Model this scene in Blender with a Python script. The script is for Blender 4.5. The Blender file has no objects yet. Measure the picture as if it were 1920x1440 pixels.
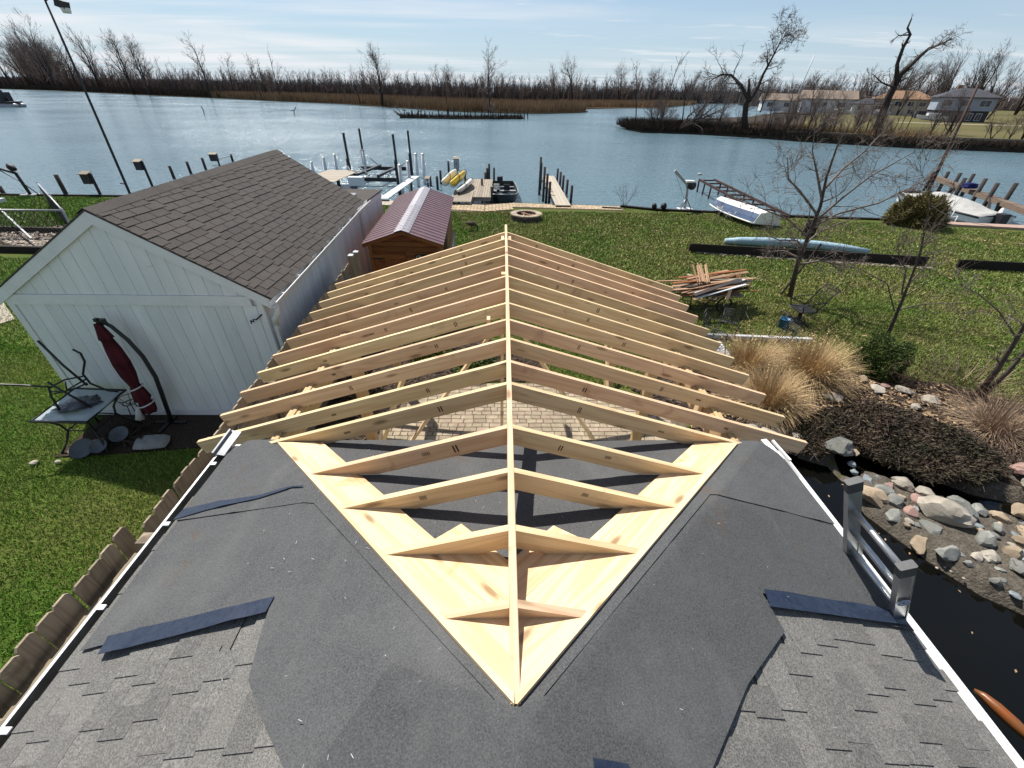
import bpy, bmesh, math, random
import numpy as np
from mathutils import Vector, Matrix, Euler

random.seed(7)
RNG = np.random.default_rng(11)
scene = bpy.context.scene
COL = scene.collection
R = math.radians

# ------------------------------------------------------------------ camera
cam = bpy.data.cameras.new('camera')
cam.sensor_width = 36.0
cam.lens = 14.797
cam.clip_start = 0.05
cam.clip_end = 9000.0
cam_ob = bpy.data.objects.new('camera', cam)
COL.objects.link(cam_ob)
pitch, roll, yaw = 0.6068, 0.0212, 0.0292
fw = Vector((math.sin(yaw)*math.cos(pitch), math.cos(yaw)*math.cos(pitch), -math.sin(pitch)))
ri = Vector((math.cos(yaw), -math.sin(yaw), 0.0))
up = ri.cross(fw)
r2 = math.cos(roll)*ri + math.sin(roll)*up
u2 = -math.sin(roll)*ri + math.cos(roll)*up
mw = Matrix((( r2.x, u2.x, -fw.x, -0.057), (r2.y, u2.y, -fw.y, 0.0), (r2.z, u2.z, -fw.z, 5.0), (0, 0, 0, 1)))
cam_ob.matrix_world = mw
scene.camera = cam_ob

# ------------------------------------------------------------------ sky, sun, exposure
SUN = Vector((-0.38, 0.57, 1.0)).normalized()
sun_el = math.asin(SUN.z)
sun_az = math.atan2(SUN.x, SUN.y)
world = bpy.data.worlds.new('World')
scene.world = world
world.use_nodes = True
wn, wl = world.node_tree.nodes, world.node_tree.links
bg = wn['Background']
sky = wn.new('ShaderNodeTexSky')
sky.sky_type = 'NISHITA'
sky.sun_disc = False
sky.sun_elevation = sun_el
sky.sun_rotation = sun_az
sky.altitude = 100
sky.air_density = 1.0
sky.dust_density = 0.15
sky.ozone_density = 3.0
bg.inputs['Strength'].default_value = 0.072

def wnode(t, **kw):
    n = wn.new(t)
    for k, v in kw.items():
        setattr(n, k, v)
    return n
# thin high cloud: the view direction is laid on a flat cloud deck and broken up with noise
tc = wnode('ShaderNodeTexCoord')
sep = wnode('ShaderNodeSeparateXYZ'); wl.new(tc.outputs['Generated'], sep.inputs[0])
zc = wnode('ShaderNodeMath', operation='MAXIMUM'); wl.new(sep.outputs['Z'], zc.inputs[0]); zc.inputs[1].default_value = 0.0
za = wnode('ShaderNodeMath', operation='ADD'); wl.new(zc.outputs[0], za.inputs[0]); za.inputs[1].default_value = 0.05
dx = wnode('ShaderNodeMath', operation='DIVIDE'); wl.new(sep.outputs['X'], dx.inputs[0]); wl.new(za.outputs[0], dx.inputs[1])
dy = wnode('ShaderNodeMath', operation='DIVIDE'); wl.new(sep.outputs['Y'], dy.inputs[0]); wl.new(za.outputs[0], dy.inputs[1])
cmb = wnode('ShaderNodeCombineXYZ'); wl.new(dx.outputs[0], cmb.inputs[0]); wl.new(dy.outputs[0], cmb.inputs[1])
def cloud_layer(scale, rot, sx, sy, lo, hi, seed, det=6.0, dist=0.6):
    mp = wnode('ShaderNodeMapping'); mp.inputs['Rotation'].default_value = (0, 0, R(rot)); mp.inputs['Scale'].default_value = (sx, sy, 1); mp.inputs['Location'].default_value = (seed, seed*0.7, seed*1.3)
    wl.new(cmb.outputs[0], mp.inputs['Vector'])
    nz = wnode('ShaderNodeTexNoise'); nz.inputs['Scale'].default_value = scale; nz.inputs['Detail'].default_value = det; nz.inputs['Roughness'].default_value = 0.58; nz.inputs['Distortion'].default_value = dist
    wl.new(mp.outputs[0], nz.inputs['Vector'])
    mr = wnode('ShaderNodeMapRange'); mr.interpolation_type = 'SMOOTHSTEP'
    mr.inputs['From Min'].default_value = lo; mr.inputs['From Max'].default_value = hi
    wl.new(nz.outputs['Fac'], mr.inputs['Value'])
    return mr
c1 = cloud_layer(0.50, -10, 0.20, 1.0, 0.40, 0.66, 3.1)
c2 = cloud_layer(1.1, 6, 0.42, 1.0, 0.54, 0.66, 9.4, 8.0, 0.2)
c3 = cloud_layer(0.2, 0, 0.6, 1.0, 0.30, 0.62, 5.0, 3.0)
a1 = wnode('ShaderNodeMath', operation='MULTIPLY'); wl.new(c1.outputs[0], a1.inputs[0]); wl.new(c3.outputs[0], a1.inputs[1])
a2 = wnode('ShaderNodeMath', operation='MULTIPLY'); wl.new(c2.outputs[0], a2.inputs[0]); a2.inputs[1].default_value = 0.55
a3 = wnode('ShaderNodeMath', operation='MAXIMUM'); wl.new(a1.outputs[0], a3.inputs[0]); wl.new(a2.outputs[0], a3.inputs[1])
a4 = wnode('ShaderNodeMath', operation='MULTIPLY'); wl.new(a3.outputs[0], a4.inputs[0]); a4.inputs[1].default_value = 0.95
# milky haze that thickens towards the horizon, the same all round, then the clouds on top
hz = wnode('ShaderNodeMath', operation='MULTIPLY'); wl.new(zc.outputs[0], hz.inputs[0]); hz.inputs[1].default_value = -6.5
hz2 = wnode('ShaderNodeMath', operation='EXPONENT'); wl.new(hz.outputs[0], hz2.inputs[0])
hz3 = wnode('ShaderNodeMapRange'); wl.new(hz2.outputs[0], hz3.inputs[0]); hz3.inputs['To Min'].default_value = 0.06; hz3.inputs['To Max'].default_value = 0.93
mixh = wnode('ShaderNodeMix', data_type='RGBA'); wl.new(hz3.outputs[0], mixh.inputs['Factor'])
wl.new(sky.outputs[0], mixh.inputs['A']); mixh.inputs['B'].default_value = (4.6, 5.8, 7.0, 1)
mixc = wnode('ShaderNodeMix', data_type='RGBA'); wl.new(a4.outputs[0], mixc.inputs['Factor'])
wl.new(mixh.outputs['Result'], mixc.inputs['A']); mixc.inputs['B'].default_value = (8.0, 8.2, 8.5, 1)
wl.new(mixc.outputs['Result'], bg.inputs['Color'])

sl = bpy.data.lights.new('sun', 'SUN')
sl.energy = 5.0
sl.angle = R(0.53)
sl.color = (1.0, 0.955, 0.88)
so = bpy.data.objects.new('sun', sl)
so.rotation_euler = SUN.to_track_quat('Z', 'Y').to_euler()
so.location = (-20, 20, 60)
COL.objects.link(so)
scene.view_settings.view_transform = 'Standard'
scene.view_settings.look = 'None'
scene.view_settings.gamma = 1.0
scene.view_settings.use_curve_mapping = False
scene.view_settings.exposure = 0.62
scene.render.engine = 'CYCLES'
scene.cycles.max_bounces = 6
scene.cycles.use_denoising = True

# ------------------------------------------------------------------ object helpers
WORLD = {}
def wloc(o):
    return WORLD.get(o.name, Vector((0, 0, 0)))

def tag(o, label=None, cat=None, group=None, kind=None):
    if label: o['label'] = label
    if cat: o['category'] = cat
    if group: o['group'] = group
    if kind: o['kind'] = kind
    return o

def thing(name, label, cat, loc, group=None, rz=0.0):
    o = bpy.data.objects.new(name, None)
    o.empty_display_size = 0.2
    o.location = loc
    o.rotation_euler = (0, 0, rz)
    COL.objects.link(o)
    WORLD[o.name] = Vector(loc)
    return tag(o, label, cat, group)

def link_mesh(name, me, parent=None, matrix=None):
    """An object for a mesh; matrix is its place in the world (parents are never rotated when this is used)."""
    o = bpy.data.objects.new(name, me)
    COL.objects.link(o)
    m = matrix if matrix is not None else Matrix.Identity(4)
    WORLD[o.name] = m.translation.copy()
    if parent is not None:
        o.parent = parent
        m = Matrix.Translation(-wloc(parent)) @ m
    o.location = m.translation
    o.rotation_euler = m.to_euler()
    return o

def child_copy(o, parent):
    c = o.copy(); COL.objects.link(c); c.parent = parent
    for ch in o.children:
        child_copy(ch, c)
    return c

def dup(root, loc, rz, label=None, scale=None):
    r = root.copy(); COL.objects.link(r)
    r.location = loc; r.rotation_euler = (0, 0, rz)
    if scale: r.scale = (scale, scale, scale)
    if label: r['label'] = label
    for ch in root.children:
        child_copy(ch, r)
    return r

class MB:
    def __init__(s):
        s.v = []; s.f = []; s.m = []
    def add(s, vs, fs, mi=0):
        b = len(s.v)
        s.v.extend(tuple(v) for v in vs)
        for f in fs:
            s.f.append(tuple(b+i for i in f)); s.m.append(mi)
        return s
    def box(s, x0, x1, y0, y1, z0, z1, mi=0):
        return s.add([(x0,y0,z0),(x1,y0,z0),(x1,y1,z0),(x0,y1,z0),(x0,y0,z1),(x1,y0,z1),(x1,y1,z1),(x0,y1,z1)],
                     [(0,3,2,1),(4,5,6,7),(0,1,5,4),(1,2,6,5),(2,3,7,6),(3,0,4,7)], mi)
    def cbox(s, c, sx, sy, sz, mi=0, rot=None):
        pts = []
        for z in (-.5, .5):
            for x, y in ((-.5,-.5),(.5,-.5),(.5,.5),(-.5,.5)):
                p = Vector((x*sx, y*sy, z*sz))
                if rot is not None: p = rot @ p
                pts.append(p + Vector(c))
        return s.add(pts, [(0,3,2,1),(4,5,6,7),(0,1,5,4),(1,2,6,5),(2,3,7,6),(3,0,4,7)], mi)
    def bar(s, p0, p1, w, h, mi=0, upv=(0,0,1), ch=0.0):
        p0, p1 = Vector(p0), Vector(p1)
        d = (p1-p0); L = d.length; d.normalize()
        u = Vector(upv)
        if abs(d.dot(u)) > .98: u = Vector((1, 0, 0))
        sd = d.cross(u).normalized(); u = sd.cross(d).normalized()
        if ch > 0:
            prof = [(-w/2+ch,-h/2),(w/2-ch,-h/2),(w/2,-h/2+ch),(w/2,h/2-ch),(w/2-ch,h/2),(-w/2+ch,h/2),(-w/2,h/2-ch),(-w/2,-h/2+ch)]
        else:
            prof = [(-w/2,-h/2),(w/2,-h/2),(w/2,h/2),(-w/2,h/2)]
        n = len(prof)
        vs = [p0+sd*a+u*b for a, b in prof] + [p1+sd*a+u*b for a, b in prof]
        fs = [(i, (i+1) % n, n+(i+1) % n, n+i) for i in range(n)]
        fs += [tuple(range(n-1, -1, -1)), tuple(range(n, 2*n))]
        return s.add(vs, fs, mi)
    def tube(s, pts, r, n=6, mi=0, cap=True):
        pts = [Vector(p) for p in pts]
        k = len(pts)
        rs = r if isinstance(r, (list, tuple)) else [r]*k
        d0 = (pts[1]-pts[0]).normalized()
        u = Vector((0, 0, 1)) if abs(d0.z) < .9 else Vector((1, 0, 0))
        vs = []
        sd = d0.cross(u).normalized()
        for i, p in enumerate(pts):
            a = pts[max(i-1, 0)]; b = pts[min(i+1, k-1)]
            d = b-a
            d = d.normalized() if d.length > 1e-9 else d0
            sd = (sd - d*sd.dot(d))
            sd = sd.normalized() if sd.length > 1e-6 else d.orthogonal().normalized()
            w = d.cross(sd)
            for j in range(n):
                t = 2*math.pi*j/n
                vs.append(p + (sd*math.cos(t)+w*math.sin(t))*rs[i])
        fs = []
        for i in range(k-1):
            for j in range(n):
                fs.append((i*n+j, i*n+(j+1) % n, (i+1)*n+(j+1) % n, (i+1)*n+j))
        if cap:
            fs.append(tuple(range(n-1, -1, -1))); fs.append(tuple((k-1)*n+j for j in range(n)))
        return s.add(vs, fs, mi)
    def prism(s, poly, z0, z1, mi=0):
        n = len(poly)
        z0f = z0 if callable(z0) else (lambda x, y: z0)
        z1f = z1 if callable(z1) else (lambda x, y: z1)
        vs = [(x, y, z0f(x, y)) for x, y in poly] + [(x, y, z1f(x, y)) for x, y in poly]
        fs = [(i, (i+1) % n, n+(i+1) % n, n+i) for i in range(n)] + [tuple(range(n-1, -1, -1)), tuple(range(n, 2*n))]
        return s.add(vs, fs, mi)
    def profile(s, prof, axis_o, ax, ay, depth_v, mi=0):
        """a flat outline in the plane (ax, ay) through axis_o, given the thickness vector depth_v"""
        o, ax, ay, dv = Vector(axis_o), Vector(ax), Vector(ay), Vector(depth_v)
        n = len(prof)
        vs = [o+ax*a+ay*b for a, b in prof]
        vs = vs + [v+dv for v in vs]
        fs = [(i, (i+1) % n, n+(i+1) % n, n+i) for i in range(n)] + [tuple(range(n-1, -1, -1)), tuple(range(n, 2*n))]
        return s.add(vs, fs, mi)
    def lathe(s, prof, c=(0,0,0), n=16, mi=0, cap=True):
        k = len(prof); vs = []
        for r, z in prof:
            for j in range(n):
                t = 2*math.pi*j/n
                vs.append((c[0]+r*math.cos(t), c[1]+r*math.sin(t), c[2]+z))
        fs = []
        for i in range(k-1):
            for j in range(n):
                fs.append((i*n+j, i*n+(j+1) % n, (i+1)*n+(j+1) % n, (i+1)*n+j))
        if cap:
            fs.append(tuple(range(n-1, -1, -1))); fs.append(tuple((k-1)*n+j for j in range(n)))
        return s.add(vs, fs, mi)
    def mesh(s, name, mats, origin=(0,0,0), smooth=False, fix=True):
        o = Vector(origin)
        me = bpy.data.meshes.new(name)
        me.from_pydata([tuple(Vector(v)-o) for v in s.v], [], s.f)
        for m in (mats if isinstance(mats, (list, tuple)) else [mats]):
            me.materials.append(m)
        if any(s.m): me.polygons.foreach_set('material_index', s.m)
        if fix:
            bm = bmesh.new(); bm.from_mesh(me); bmesh.ops.recalc_face_normals(bm, faces=bm.faces); bm.to_mesh(me); bm.free()
        if smooth: me.polygons.foreach_set('use_smooth', [True]*len(me.polygons))
        me.update()
        return me
    def build(s, name, mats, parent=None, smooth=False, origin=None, fix=True):
        if origin is None:
            if parent is not None: origin = wloc(parent)
            else:
                a = np.array(s.v); lo, hi = a.min(0), a.max(0)
                origin = ((lo[0]+hi[0])/2, (lo[1]+hi[1])/2, lo[2])
        me = s.mesh(name, mats, origin, smooth, fix)
        return link_mesh(name, me, parent, Matrix.Translation(Vector(origin)))

def tri_mesh(name, verts, tris, mats, mat_idx=None):
    """a big triangle soup from numpy arrays"""
    me = bpy.data.meshes.new(name)
    nv, nt = len(verts), len(tris)
    me.vertices.add(nv); me.vertices.foreach_set('co', np.asarray(verts, np.float32).ravel())
    me.loops.add(nt*3); me.loops.foreach_set('vertex_index', np.asarray(tris, np.int32).ravel())
    me.polygons.add(nt); me.polygons.foreach_set('loop_start', np.arange(0, nt*3, 3, dtype=np.int32))
    for m in (mats if isinstance(mats, (list, tuple)) else [mats]): me.materials.append(m)
    if mat_idx is not None: me.polygons.foreach_set('material_index', np.asarray(mat_idx, np.int32))
    me.update(calc_edges=True)
    return me

def frame(o, x, z=(0,0,1)):
    """matrix with local X along x, local Z as near to z as it can be"""
    X = Vector(x).normalized(); Z = Vector(z)
    Y = Z.cross(X).normalized(); Z = X.cross(Y)
    return Matrix(((X.x,Y.x,Z.x,o[0]),(X.y,Y.y,Z.y,o[1]),(X.z,Y.z,Z.z,o[2]),(0,0,0,1)))

_bc = {}
def board(name, p0, p1, w, h, mat, parent=None, z=(0,0,1), ch=0.003):
    """a straight piece of lumber from p0 to p1 (centre line); w across, h along z; grain runs in local X"""
    p0, p1 = Vector(p0), Vector(p1)
    L = (p1-p0).length
    key = (round(L, 3), w, h, mat.name, ch)
    me = _bc.get(key)
    if me is None:
        me = MB().bar((0,0,0), (L,0,0), w, h, ch=ch).mesh(name, mat)
        _bc[key] = me
    return link_mesh(name, me, parent, frame(p0, p1-p0, z))

# ------------------------------------------------------------------ materials
def lin(c):
    return (c[0], c[1], c[2], 1.0)
class NT:
    def __init__(s, name):
        s.mat = bpy.data.materials.new(name); s.mat.use_nodes = True
        s.n = s.mat.node_tree.nodes; s.l = s.mat.node_tree.links
        s.b = s.n['Principled BSDF']; s.out = s.n['Material Output']
    def new(s, t, **kw):
        n = s.n.new(t)
        for k, v in kw.items(): setattr(n, k, v)
        return n
    def math(s, op, a, b=None, clamp=False):
        n = s.new('ShaderNodeMath', operation=op, use_clamp=clamp)
        for i, x in enumerate((a, b)):
            if x is None: continue
            if isinstance(x, (int, float)): n.inputs[i].default_value = x
            else: s.l.new(x, n.inputs[i])
        return n.outputs[0]
    def coords(s, scale=(1,1,1), rand=True, kind='Object'):
        tc = s.new('ShaderNodeTexCoord')
        v = tc.outputs[kind]
        if rand:
            oi = s.new('ShaderNodeObjectInfo')
            k = s.math('MULTIPLY', oi.outputs['Random'], 57.0)
            ad = s.new('ShaderNodeVectorMath', operation='ADD'); s.l.new(v, ad.inputs[0]); s.l.new(k, ad.inputs[1]); v = ad.outputs[0]
        mp = s.new('ShaderNodeMapping'); mp.inputs['Scale'].default_value = scale; s.l.new(v, mp.inputs[0])
        return mp.outputs[0]
    def noise(s, vec, scale, detail=4, rough=.55, dist=0.0):
        n = s.new('ShaderNodeTexNoise'); n.inputs['Scale'].default_value = scale; n.inputs['Detail'].default_value = detail
        n.inputs['Roughness'].default_value = rough; n.inputs['Distortion'].default_value = dist
        s.l.new(vec, n.inputs['Vector']); return n.outputs['Fac']
    def range(s, v, a, b, c=0.0, d=1.0):
        n = s.new('ShaderNodeMapRange'); s.l.new(v, n.inputs[0])
        for i, x in enumerate((a, b, c, d)): n.inputs[1+i].default_value = x
        return n.outputs[0]
    def mix(s, f, a, b, mode='MIX'):
        n = s.new('ShaderNodeMix', data_type='RGBA', blend_type=mode)
        if isinstance(f, (int, float)): n.inputs['Factor'].default_value = f
        else: s.l.new(f, n.inputs['Factor'])
        for k, x in (('A', a), ('B', b)):
            if isinstance(x, tuple): n.inputs[k].default_value = lin(x)
            else: s.l.new(x, n.inputs[k])
        return n.outputs['Result']
    def randval(s, col, amt, hue=0.0, island=False):
        if island:
            oi = s.new('ShaderNodeNewGeometry'); r = oi.outputs['Random Per Island']
        else:
            oi = s.new('ShaderNodeObjectInfo'); r = oi.outputs['Random']
        h = s.new('ShaderNodeHueSaturation'); s.l.new(col, h.inputs['Color'])
        s.l.new(s.range(r, 0, 1, 1-amt, 1+amt), h.inputs['Value'])
        if hue:
            wn_ = s.new('ShaderNodeTexWhiteNoise', noise_dimensions='1D'); s.l.new(r, wn_.inputs['W'])
            s.l.new(s.range(wn_.outputs['Value'], 0, 1, .5-hue, .5+hue), h.inputs['Hue'])
        return h.outputs['Color']
    def bump(s, h, strength=.3, dist=.01):
        b = s.new('ShaderNodeBump'); b.inputs['Strength'].default_value = strength; b.inputs['Distance'].default_value = dist
        s.l.new(h, b.inputs['Height']); s.l.new(b.outputs[0], s.b.inputs['Normal'])
    def done(s, col, rough=.7, spec=.3, metal=0.0):
        if isinstance(col, tuple): s.b.inputs['Base Color'].default_value = lin(col)
        else: s.l.new(col, s.b.inputs['Base Color'])
        if isinstance(rough, (int, float)): s.b.inputs['Roughness'].default_value = rough
        else: s.l.new(rough, s.b.inputs['Roughness'])
        s.b.inputs['Specular IOR Level'].default_value = spec
        s.b.inputs['Metallic'].default_value = metal
        return s.mat

def plain(name, a, b=None, scale=6, rough=.65, spec=.3, metal=0.0, rand=0.08, bump=0.15, bscale=60, bdist=.004, stretch=(1,1,1), hue=0.0, island=False, lohi=(.32,.68)):
    """two colours broken up by noise, each object a little lighter or darker than the next, fine relief"""
    t = NT(name)
    v = t.coords(stretch)
    b = b or tuple(x*.78 for x in a)
    col = t.mix(t.range(t.noise(v, scale, 5), *lohi), a, b)
    fine = t.noise(v, bscale, 3)
    col = t.mix(t.range(fine, .3, .7, 0, .25), col, tuple(x*.6 for x in a))
    if rand or hue: col = t.randval(col, rand, hue, island)
    if bump: t.bump(fine, bump, bdist)
    return t.done(col, rough, spec, metal)

def wood(name, light, dark, knots=True, grain=1.0, rand=.09, rough=.62, hue=.008, stain=None, cath=1.0, spec=.25):
    t = NT(name)
    v = t.coords((1, 1, 1))
    st = t.new('ShaderNodeMapping'); st.inputs['Scale'].default_value = (.55, 7.5, 7.5); t.l.new(v, st.inputs[0])
    warp = t.noise(st.outputs[0], .62, 3, .5)
    rings = t.math('SINE', t.math('MULTIPLY', warp, 62*cath))
    rings = t.range(rings, -.2, 1, 0, 1)
    st2 = t.new('ShaderNodeMapping'); st2.inputs['Scale'].default_value = (3, 160, 160); t.l.new(v, st2.inputs[0])
    fine = t.noise(st2.outputs[0], 1.0, 3)
    col = t.mix(t.math('MULTIPLY', rings, .42*grain), light, dark)
    col = t.mix(t.range(fine, .4, .75, 0, .35*grain), col, dark)
    big = t.noise(v, 1.1, 3)
    col = t.mix(t.range(big, .45, .75, 0, .4), col, tuple(l*.55+d*.45 for l, d in zip(light, dark)))
    if stain:
        sn = t.noise(v, 2.3, 5, .6, .8)
        col = t.mix(t.range(sn, .6, .72, 0, .75), col, stain)
    if knots:
        km = t.new('ShaderNodeMapping'); km.inputs['Scale'].default_value = (1.9, 6.5, 6.5); t.l.new(v, km.inputs[0])
        vo = t.new('ShaderNodeTexVoronoi'); vo.inputs['Scale'].default_value = 1.0; vo.inputs['Randomness'].default_value = 1.0
        t.l.new(km.outputs[0], vo.inputs['Vector'])
        col = t.mix(t.range(vo.outputs['Distance'], .07, .17, .8, 0), col, tuple(x*.42 for x in dark))
    col = t.randval(col, rand, hue)
    t.bump(t.math('ADD', fine, rings), .12, .0015)
    return t.done(col, rough, spec)

def granules(name, a, b, rand=.16, tone=None, big=.35):
    t = NT(name)
    v = t.coords((1,1,1))
    g = t.noise(v, 150, 2, .7)
    g2 = t.noise(v, 45, 3, .7)
    col = t.mix(t.range(g, .34, .62), a, b)
    col = t.mix(t.range(g2, .35, .7, 0, .5), col, a)
    bigv = t.coords((1,1,1), rand=False, kind='Object')
    col = t.mix(t.range(t.noise(v, 2.0, 3), .4, .7, 0, big), col, tone or tuple(x*.55 for x in a))
    col = t.randval(col, rand, .006)
    t.bump(g, .6, .004)
    return t.done(col, .92, .12)

M = {}
M['pine'] = wood('fresh_pine', (.66,.495,.30), (.43,.265,.135), grain=1.0, rand=.15, hue=.016, stain=(.36,.23,.14))
M['pine2'] = wood('fresh_pine_wide', (.70,.54,.335), (.46,.285,.14), grain=1.25, cath=.7, stain=(.42,.22,.09))
M['treated'] = wood('treated_beam_wood', (.52,.37,.19), (.33,.20,.09), grain=.8)
M['fence'] = wood('weathered_fence_wood', (.30,.245,.175), (.14,.105,.072), grain=1.0, rand=.22, rough=.85, stain=(.10,.075,.055))
M['greywood'] = wood('grey_dock_wood', (.30,.255,.20), (.15,.12,.09), grain=1.0, rand=.2, rough=.9, knots=False)
M['browndock'] = wood('brown_dock_wood', (.16,.115,.085), (.08,.056,.043), grain=1.0, rand=.2, rough=.9, knots=False)
M['darkwood'] = wood('black_creosote_wood', (.022,.017,.015), (.010,.008,.007), grain=1.0, rand=.2, rough=.85, knots=False)
M['cedar'] = wood('stained_cedar', (.235,.085,.026), (.11,.034,.011), grain=1.0, rand=.18, rough=.5)
M['redscrap'] = wood('scrap_cedar', (.36,.225,.14), (.22,.115,.06), grain=1.0, rand=.3, rough=.8)
M['pilewood'] = wood('piling_wood', (.055,.045,.04), (.02,.017,.016), grain=1.0, rand=.25, rough=.9, knots=False)
def siding_mat():
    t = NT('white_siding_paint')
    v = t.coords((1,1,.16)); v2 = t.coords((1,1,1), rand=False)
    col = t.mix(t.range(t.noise(v, 3.5, 5), .35, .68), (.80,.805,.795), (.69,.705,.70))
    col = t.mix(t.range(t.noise(v, 11, 5, .65), .58, .74, 0, .45), col, (.50,.50,.47))
    col = t.mix(t.range(t.noise(v2, 9, 5, .7, .6), .66, .74, 0, .55), col, (.44,.43,.40))
    col = t.randval(col, .035)
    t.bump(t.noise(t.coords((1,1,.15)), 70, 3), .15, .003)
    return t.done(col, .6, .25)
M['white'] = siding_mat()
M['whitetrim'] = plain('white_trim_paint', (.82,.82,.81), (.74,.745,.735), 4, .5, .3, rand=.02)
M['gutter'] = plain('white_gutter_metal', (.74,.75,.74), (.62,.62,.6), 8, .35, .45, rand=.02, bump=.03)
M['gutterin'] = plain('weathered_gutter_inside', (.17,.165,.145), (.09,.083,.07), 7, .8, .2)
M['granA'] = granules('grey_roof_granules', (.074,.072,.067), (.225,.219,.206), tone=(.115,.112,.104), rand=.10, big=.25)
M['granB'] = granules('grey_roof_granules_dark_tab', (.062,.061,.058), (.195,.190,.180), tone=(.095,.092,.087), rand=.10, big=.25)
M['granC'] = granules('brown_grey_roof_granules', (.046,.041,.037), (.125,.111,.101), rand=.09, tone=(.045,.040,.037), big=.2)
M['alu'] = plain('ladder_aluminium', (.62,.62,.61), (.5,.5,.5), 9, .32, .5, metal=.85, rand=.03, bump=.05)
M['cap'] = plain('grey_plastic_cap', (.06,.062,.066), None, 6, .5, .4)
M['black'] = plain('black_powder_coat', (.018,.018,.02), None, 6, .4, .45, rand=.05, bump=.03)
M['blackiron'] = plain('black_wrought_iron', (.022,.021,.022), None, 8, .5, .4)
M['steel'] = plain('rusty_dark_steel', (.07,.035,.027), (.035,.02,.018), 7, .75, .3, rand=.1)
M['darksteel'] = plain('dark_steel', (.030,.030,.033), (.016,.016,.018), 7, .55, .4, rand=.1)
M['galv'] = plain('galvanised_metal', (.36,.37,.38), (.25,.26,.27), 7, .45, .5, metal=.5, rand=.06)
M['pvc'] = plain('white_pvc_sleeve', (.62,.64,.66), (.5,.52,.54), 5, .5, .4, rand=.08)
M['red'] = plain('dark_red_canvas', (.095,.018,.026), (.050,.010,.014), 4, .85, .15, bump=.3, bscale=40)
M['redplastic'] = plain('red_plastic', (.36,.02,.03), None, 4, .5, .4)
M['strap'] = plain('white_strap', (.6,.6,.6), None, 9, .8, .2)
M['bag'] = plain('grey_weathered_bag', (.26,.27,.255), (.17,.18,.17), 6, .7, .25, bump=.4, bscale=25, bdist=.01)
M['polybag'] = plain('dark_grey_plastic_sheet', (.10,.115,.13), (.045,.05,.06), 7, .28, .5, bump=.7, bscale=16, bdist=.02)
M['conc'] = plain('pale_concrete', (.42,.37,.30), (.30,.26,.21), 5, .9, .2)
M['dish'] = plain('grey_blue_stone_dish', (.135,.155,.17), (.085,.10,.11), 5, .75, .3)
M['gold'] = plain('zinc_ridge_metal', (.36,.345,.37), (.25,.24,.265), 14, .5, .45, metal=.35, rand=.05)
M['maroon'] = plain('maroon_roof_metal', (.155,.088,.098), (.12,.066,.075), 4, .38, .5, rand=.03, bump=.03)
M['tape'] = plain('navy_butyl_tape', (.010,.016,.036), (.024,.034,.058), 30, .33, .5, rand=.03, bump=.5, bscale=30, bdist=.006)
M['yellow'] = plain('yellow_kayak_plastic', (.74,.50,.02), (.62,.40,.015), 5, .4, .4, rand=.03)
M['whitehull'] = plain('white_gelcoat', (.74,.735,.69), (.62,.6,.54), 5, .35, .45, rand=.02, bump=.05)
M['bluehull'] = plain('slate_blue_gelcoat', (.075,.115,.20), (.055,.085,.155), 5, .35, .45, rand=.02, bump=.04)
M['greenhull'] = plain('dark_green_hull_paint', (.026,.036,.032), (.018,.026,.024), 5, .45, .4, rand=.02)
M['canvas'] = plain('grey_boat_canvas', (.46,.455,.43), (.34,.335,.315), 4, .9, .15, bump=.4, bscale=14, bdist=.02)
M['ltblue'] = plain('pale_blue_tarp', (.34,.46,.52), (.20,.31,.38), 9, .55, .3, bump=.5, bscale=12, bdist=.02)
M['blue'] = plain('bright_blue_plastic', (.01,.10,.22), None, 5, .4, .4)
M['navy'] = plain('navy_blue_cloth', (.012,.018,.10), None, 5, .8, .2)
M['firebrick'] = plain('tan_wall_block', (.38,.31,.235), (.26,.205,.15), 7, .9, .15, rand=.2, hue=.01, bump=.5, bscale=35)
M['fireside'] = plain('charcoal_wall_block', (.10,.088,.078), (.06,.052,.046), 7, .9, .15, rand=.2, bump=.5, bscale=35)
M['ash'] = plain('fire_pit_ash', (.06,.045,.038), (.25,.17,.12), 9, .95, .1)
M['paver'] = plain('tan_patio_brick', (.345,.285,.205), (.24,.19,.135), 8, .85, .2, rand=.15, hue=.012, bump=.5, bscale=45, bdist=.003)
M['joint'] = plain('patio_joint', (.15,.115,.08), (.09,.07,.05), 9, .95, .1)
M['paver2'] = plain('buff_edge_brick', (.43,.335,.22), (.32,.25,.165), 5, .9, .2, rand=.15, hue=.012, island=True)
M['plankbuff'] = wood('weathered_buff_boards', (.38,.335,.27), (.26,.22,.175), grain=.8, rand=.14, rough=.9, knots=False)
M['pinkcap'] = plain('pink_concrete_cap', (.42,.30,.24), (.34,.235,.19), 5, .9, .2)
M['mulch'] = plain('dark_mulch', (.030,.022,.017), (.075,.056,.042), 26, .98, .1, bump=.9, bscale=40, bdist=.03, rand=0)
M['chip'] = plain('mulch_chip', (.085,.062,.047), (.05,.037,.028), 4, .95, .1, rand=.55, island=True, bump=0)
M['litter'] = plain('dry_leaf_litter', (.32,.225,.135), (.22,.145,.085), 4, .95, .1, rand=.5, island=True, bump=0)
M['pebble'] = plain('small_pale_gravel', (.33,.28,.235), (.24,.2,.165), 4, .9, .2, rand=.45, island=True, bump=0)
M['bark'] = plain('grey_brown_bark', (.115,.092,.078), (.06,.047,.04), 18, .95, .1, rand=.12, bump=.6, bscale=50, stretch=(1,1,.3))
M['barkdark'] = plain('dark_bark', (.060,.047,.040), (.032,.025,.022), 6, .95, .1, rand=.2, bump=.6, bscale=12, stretch=(1,1,.3))
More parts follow.
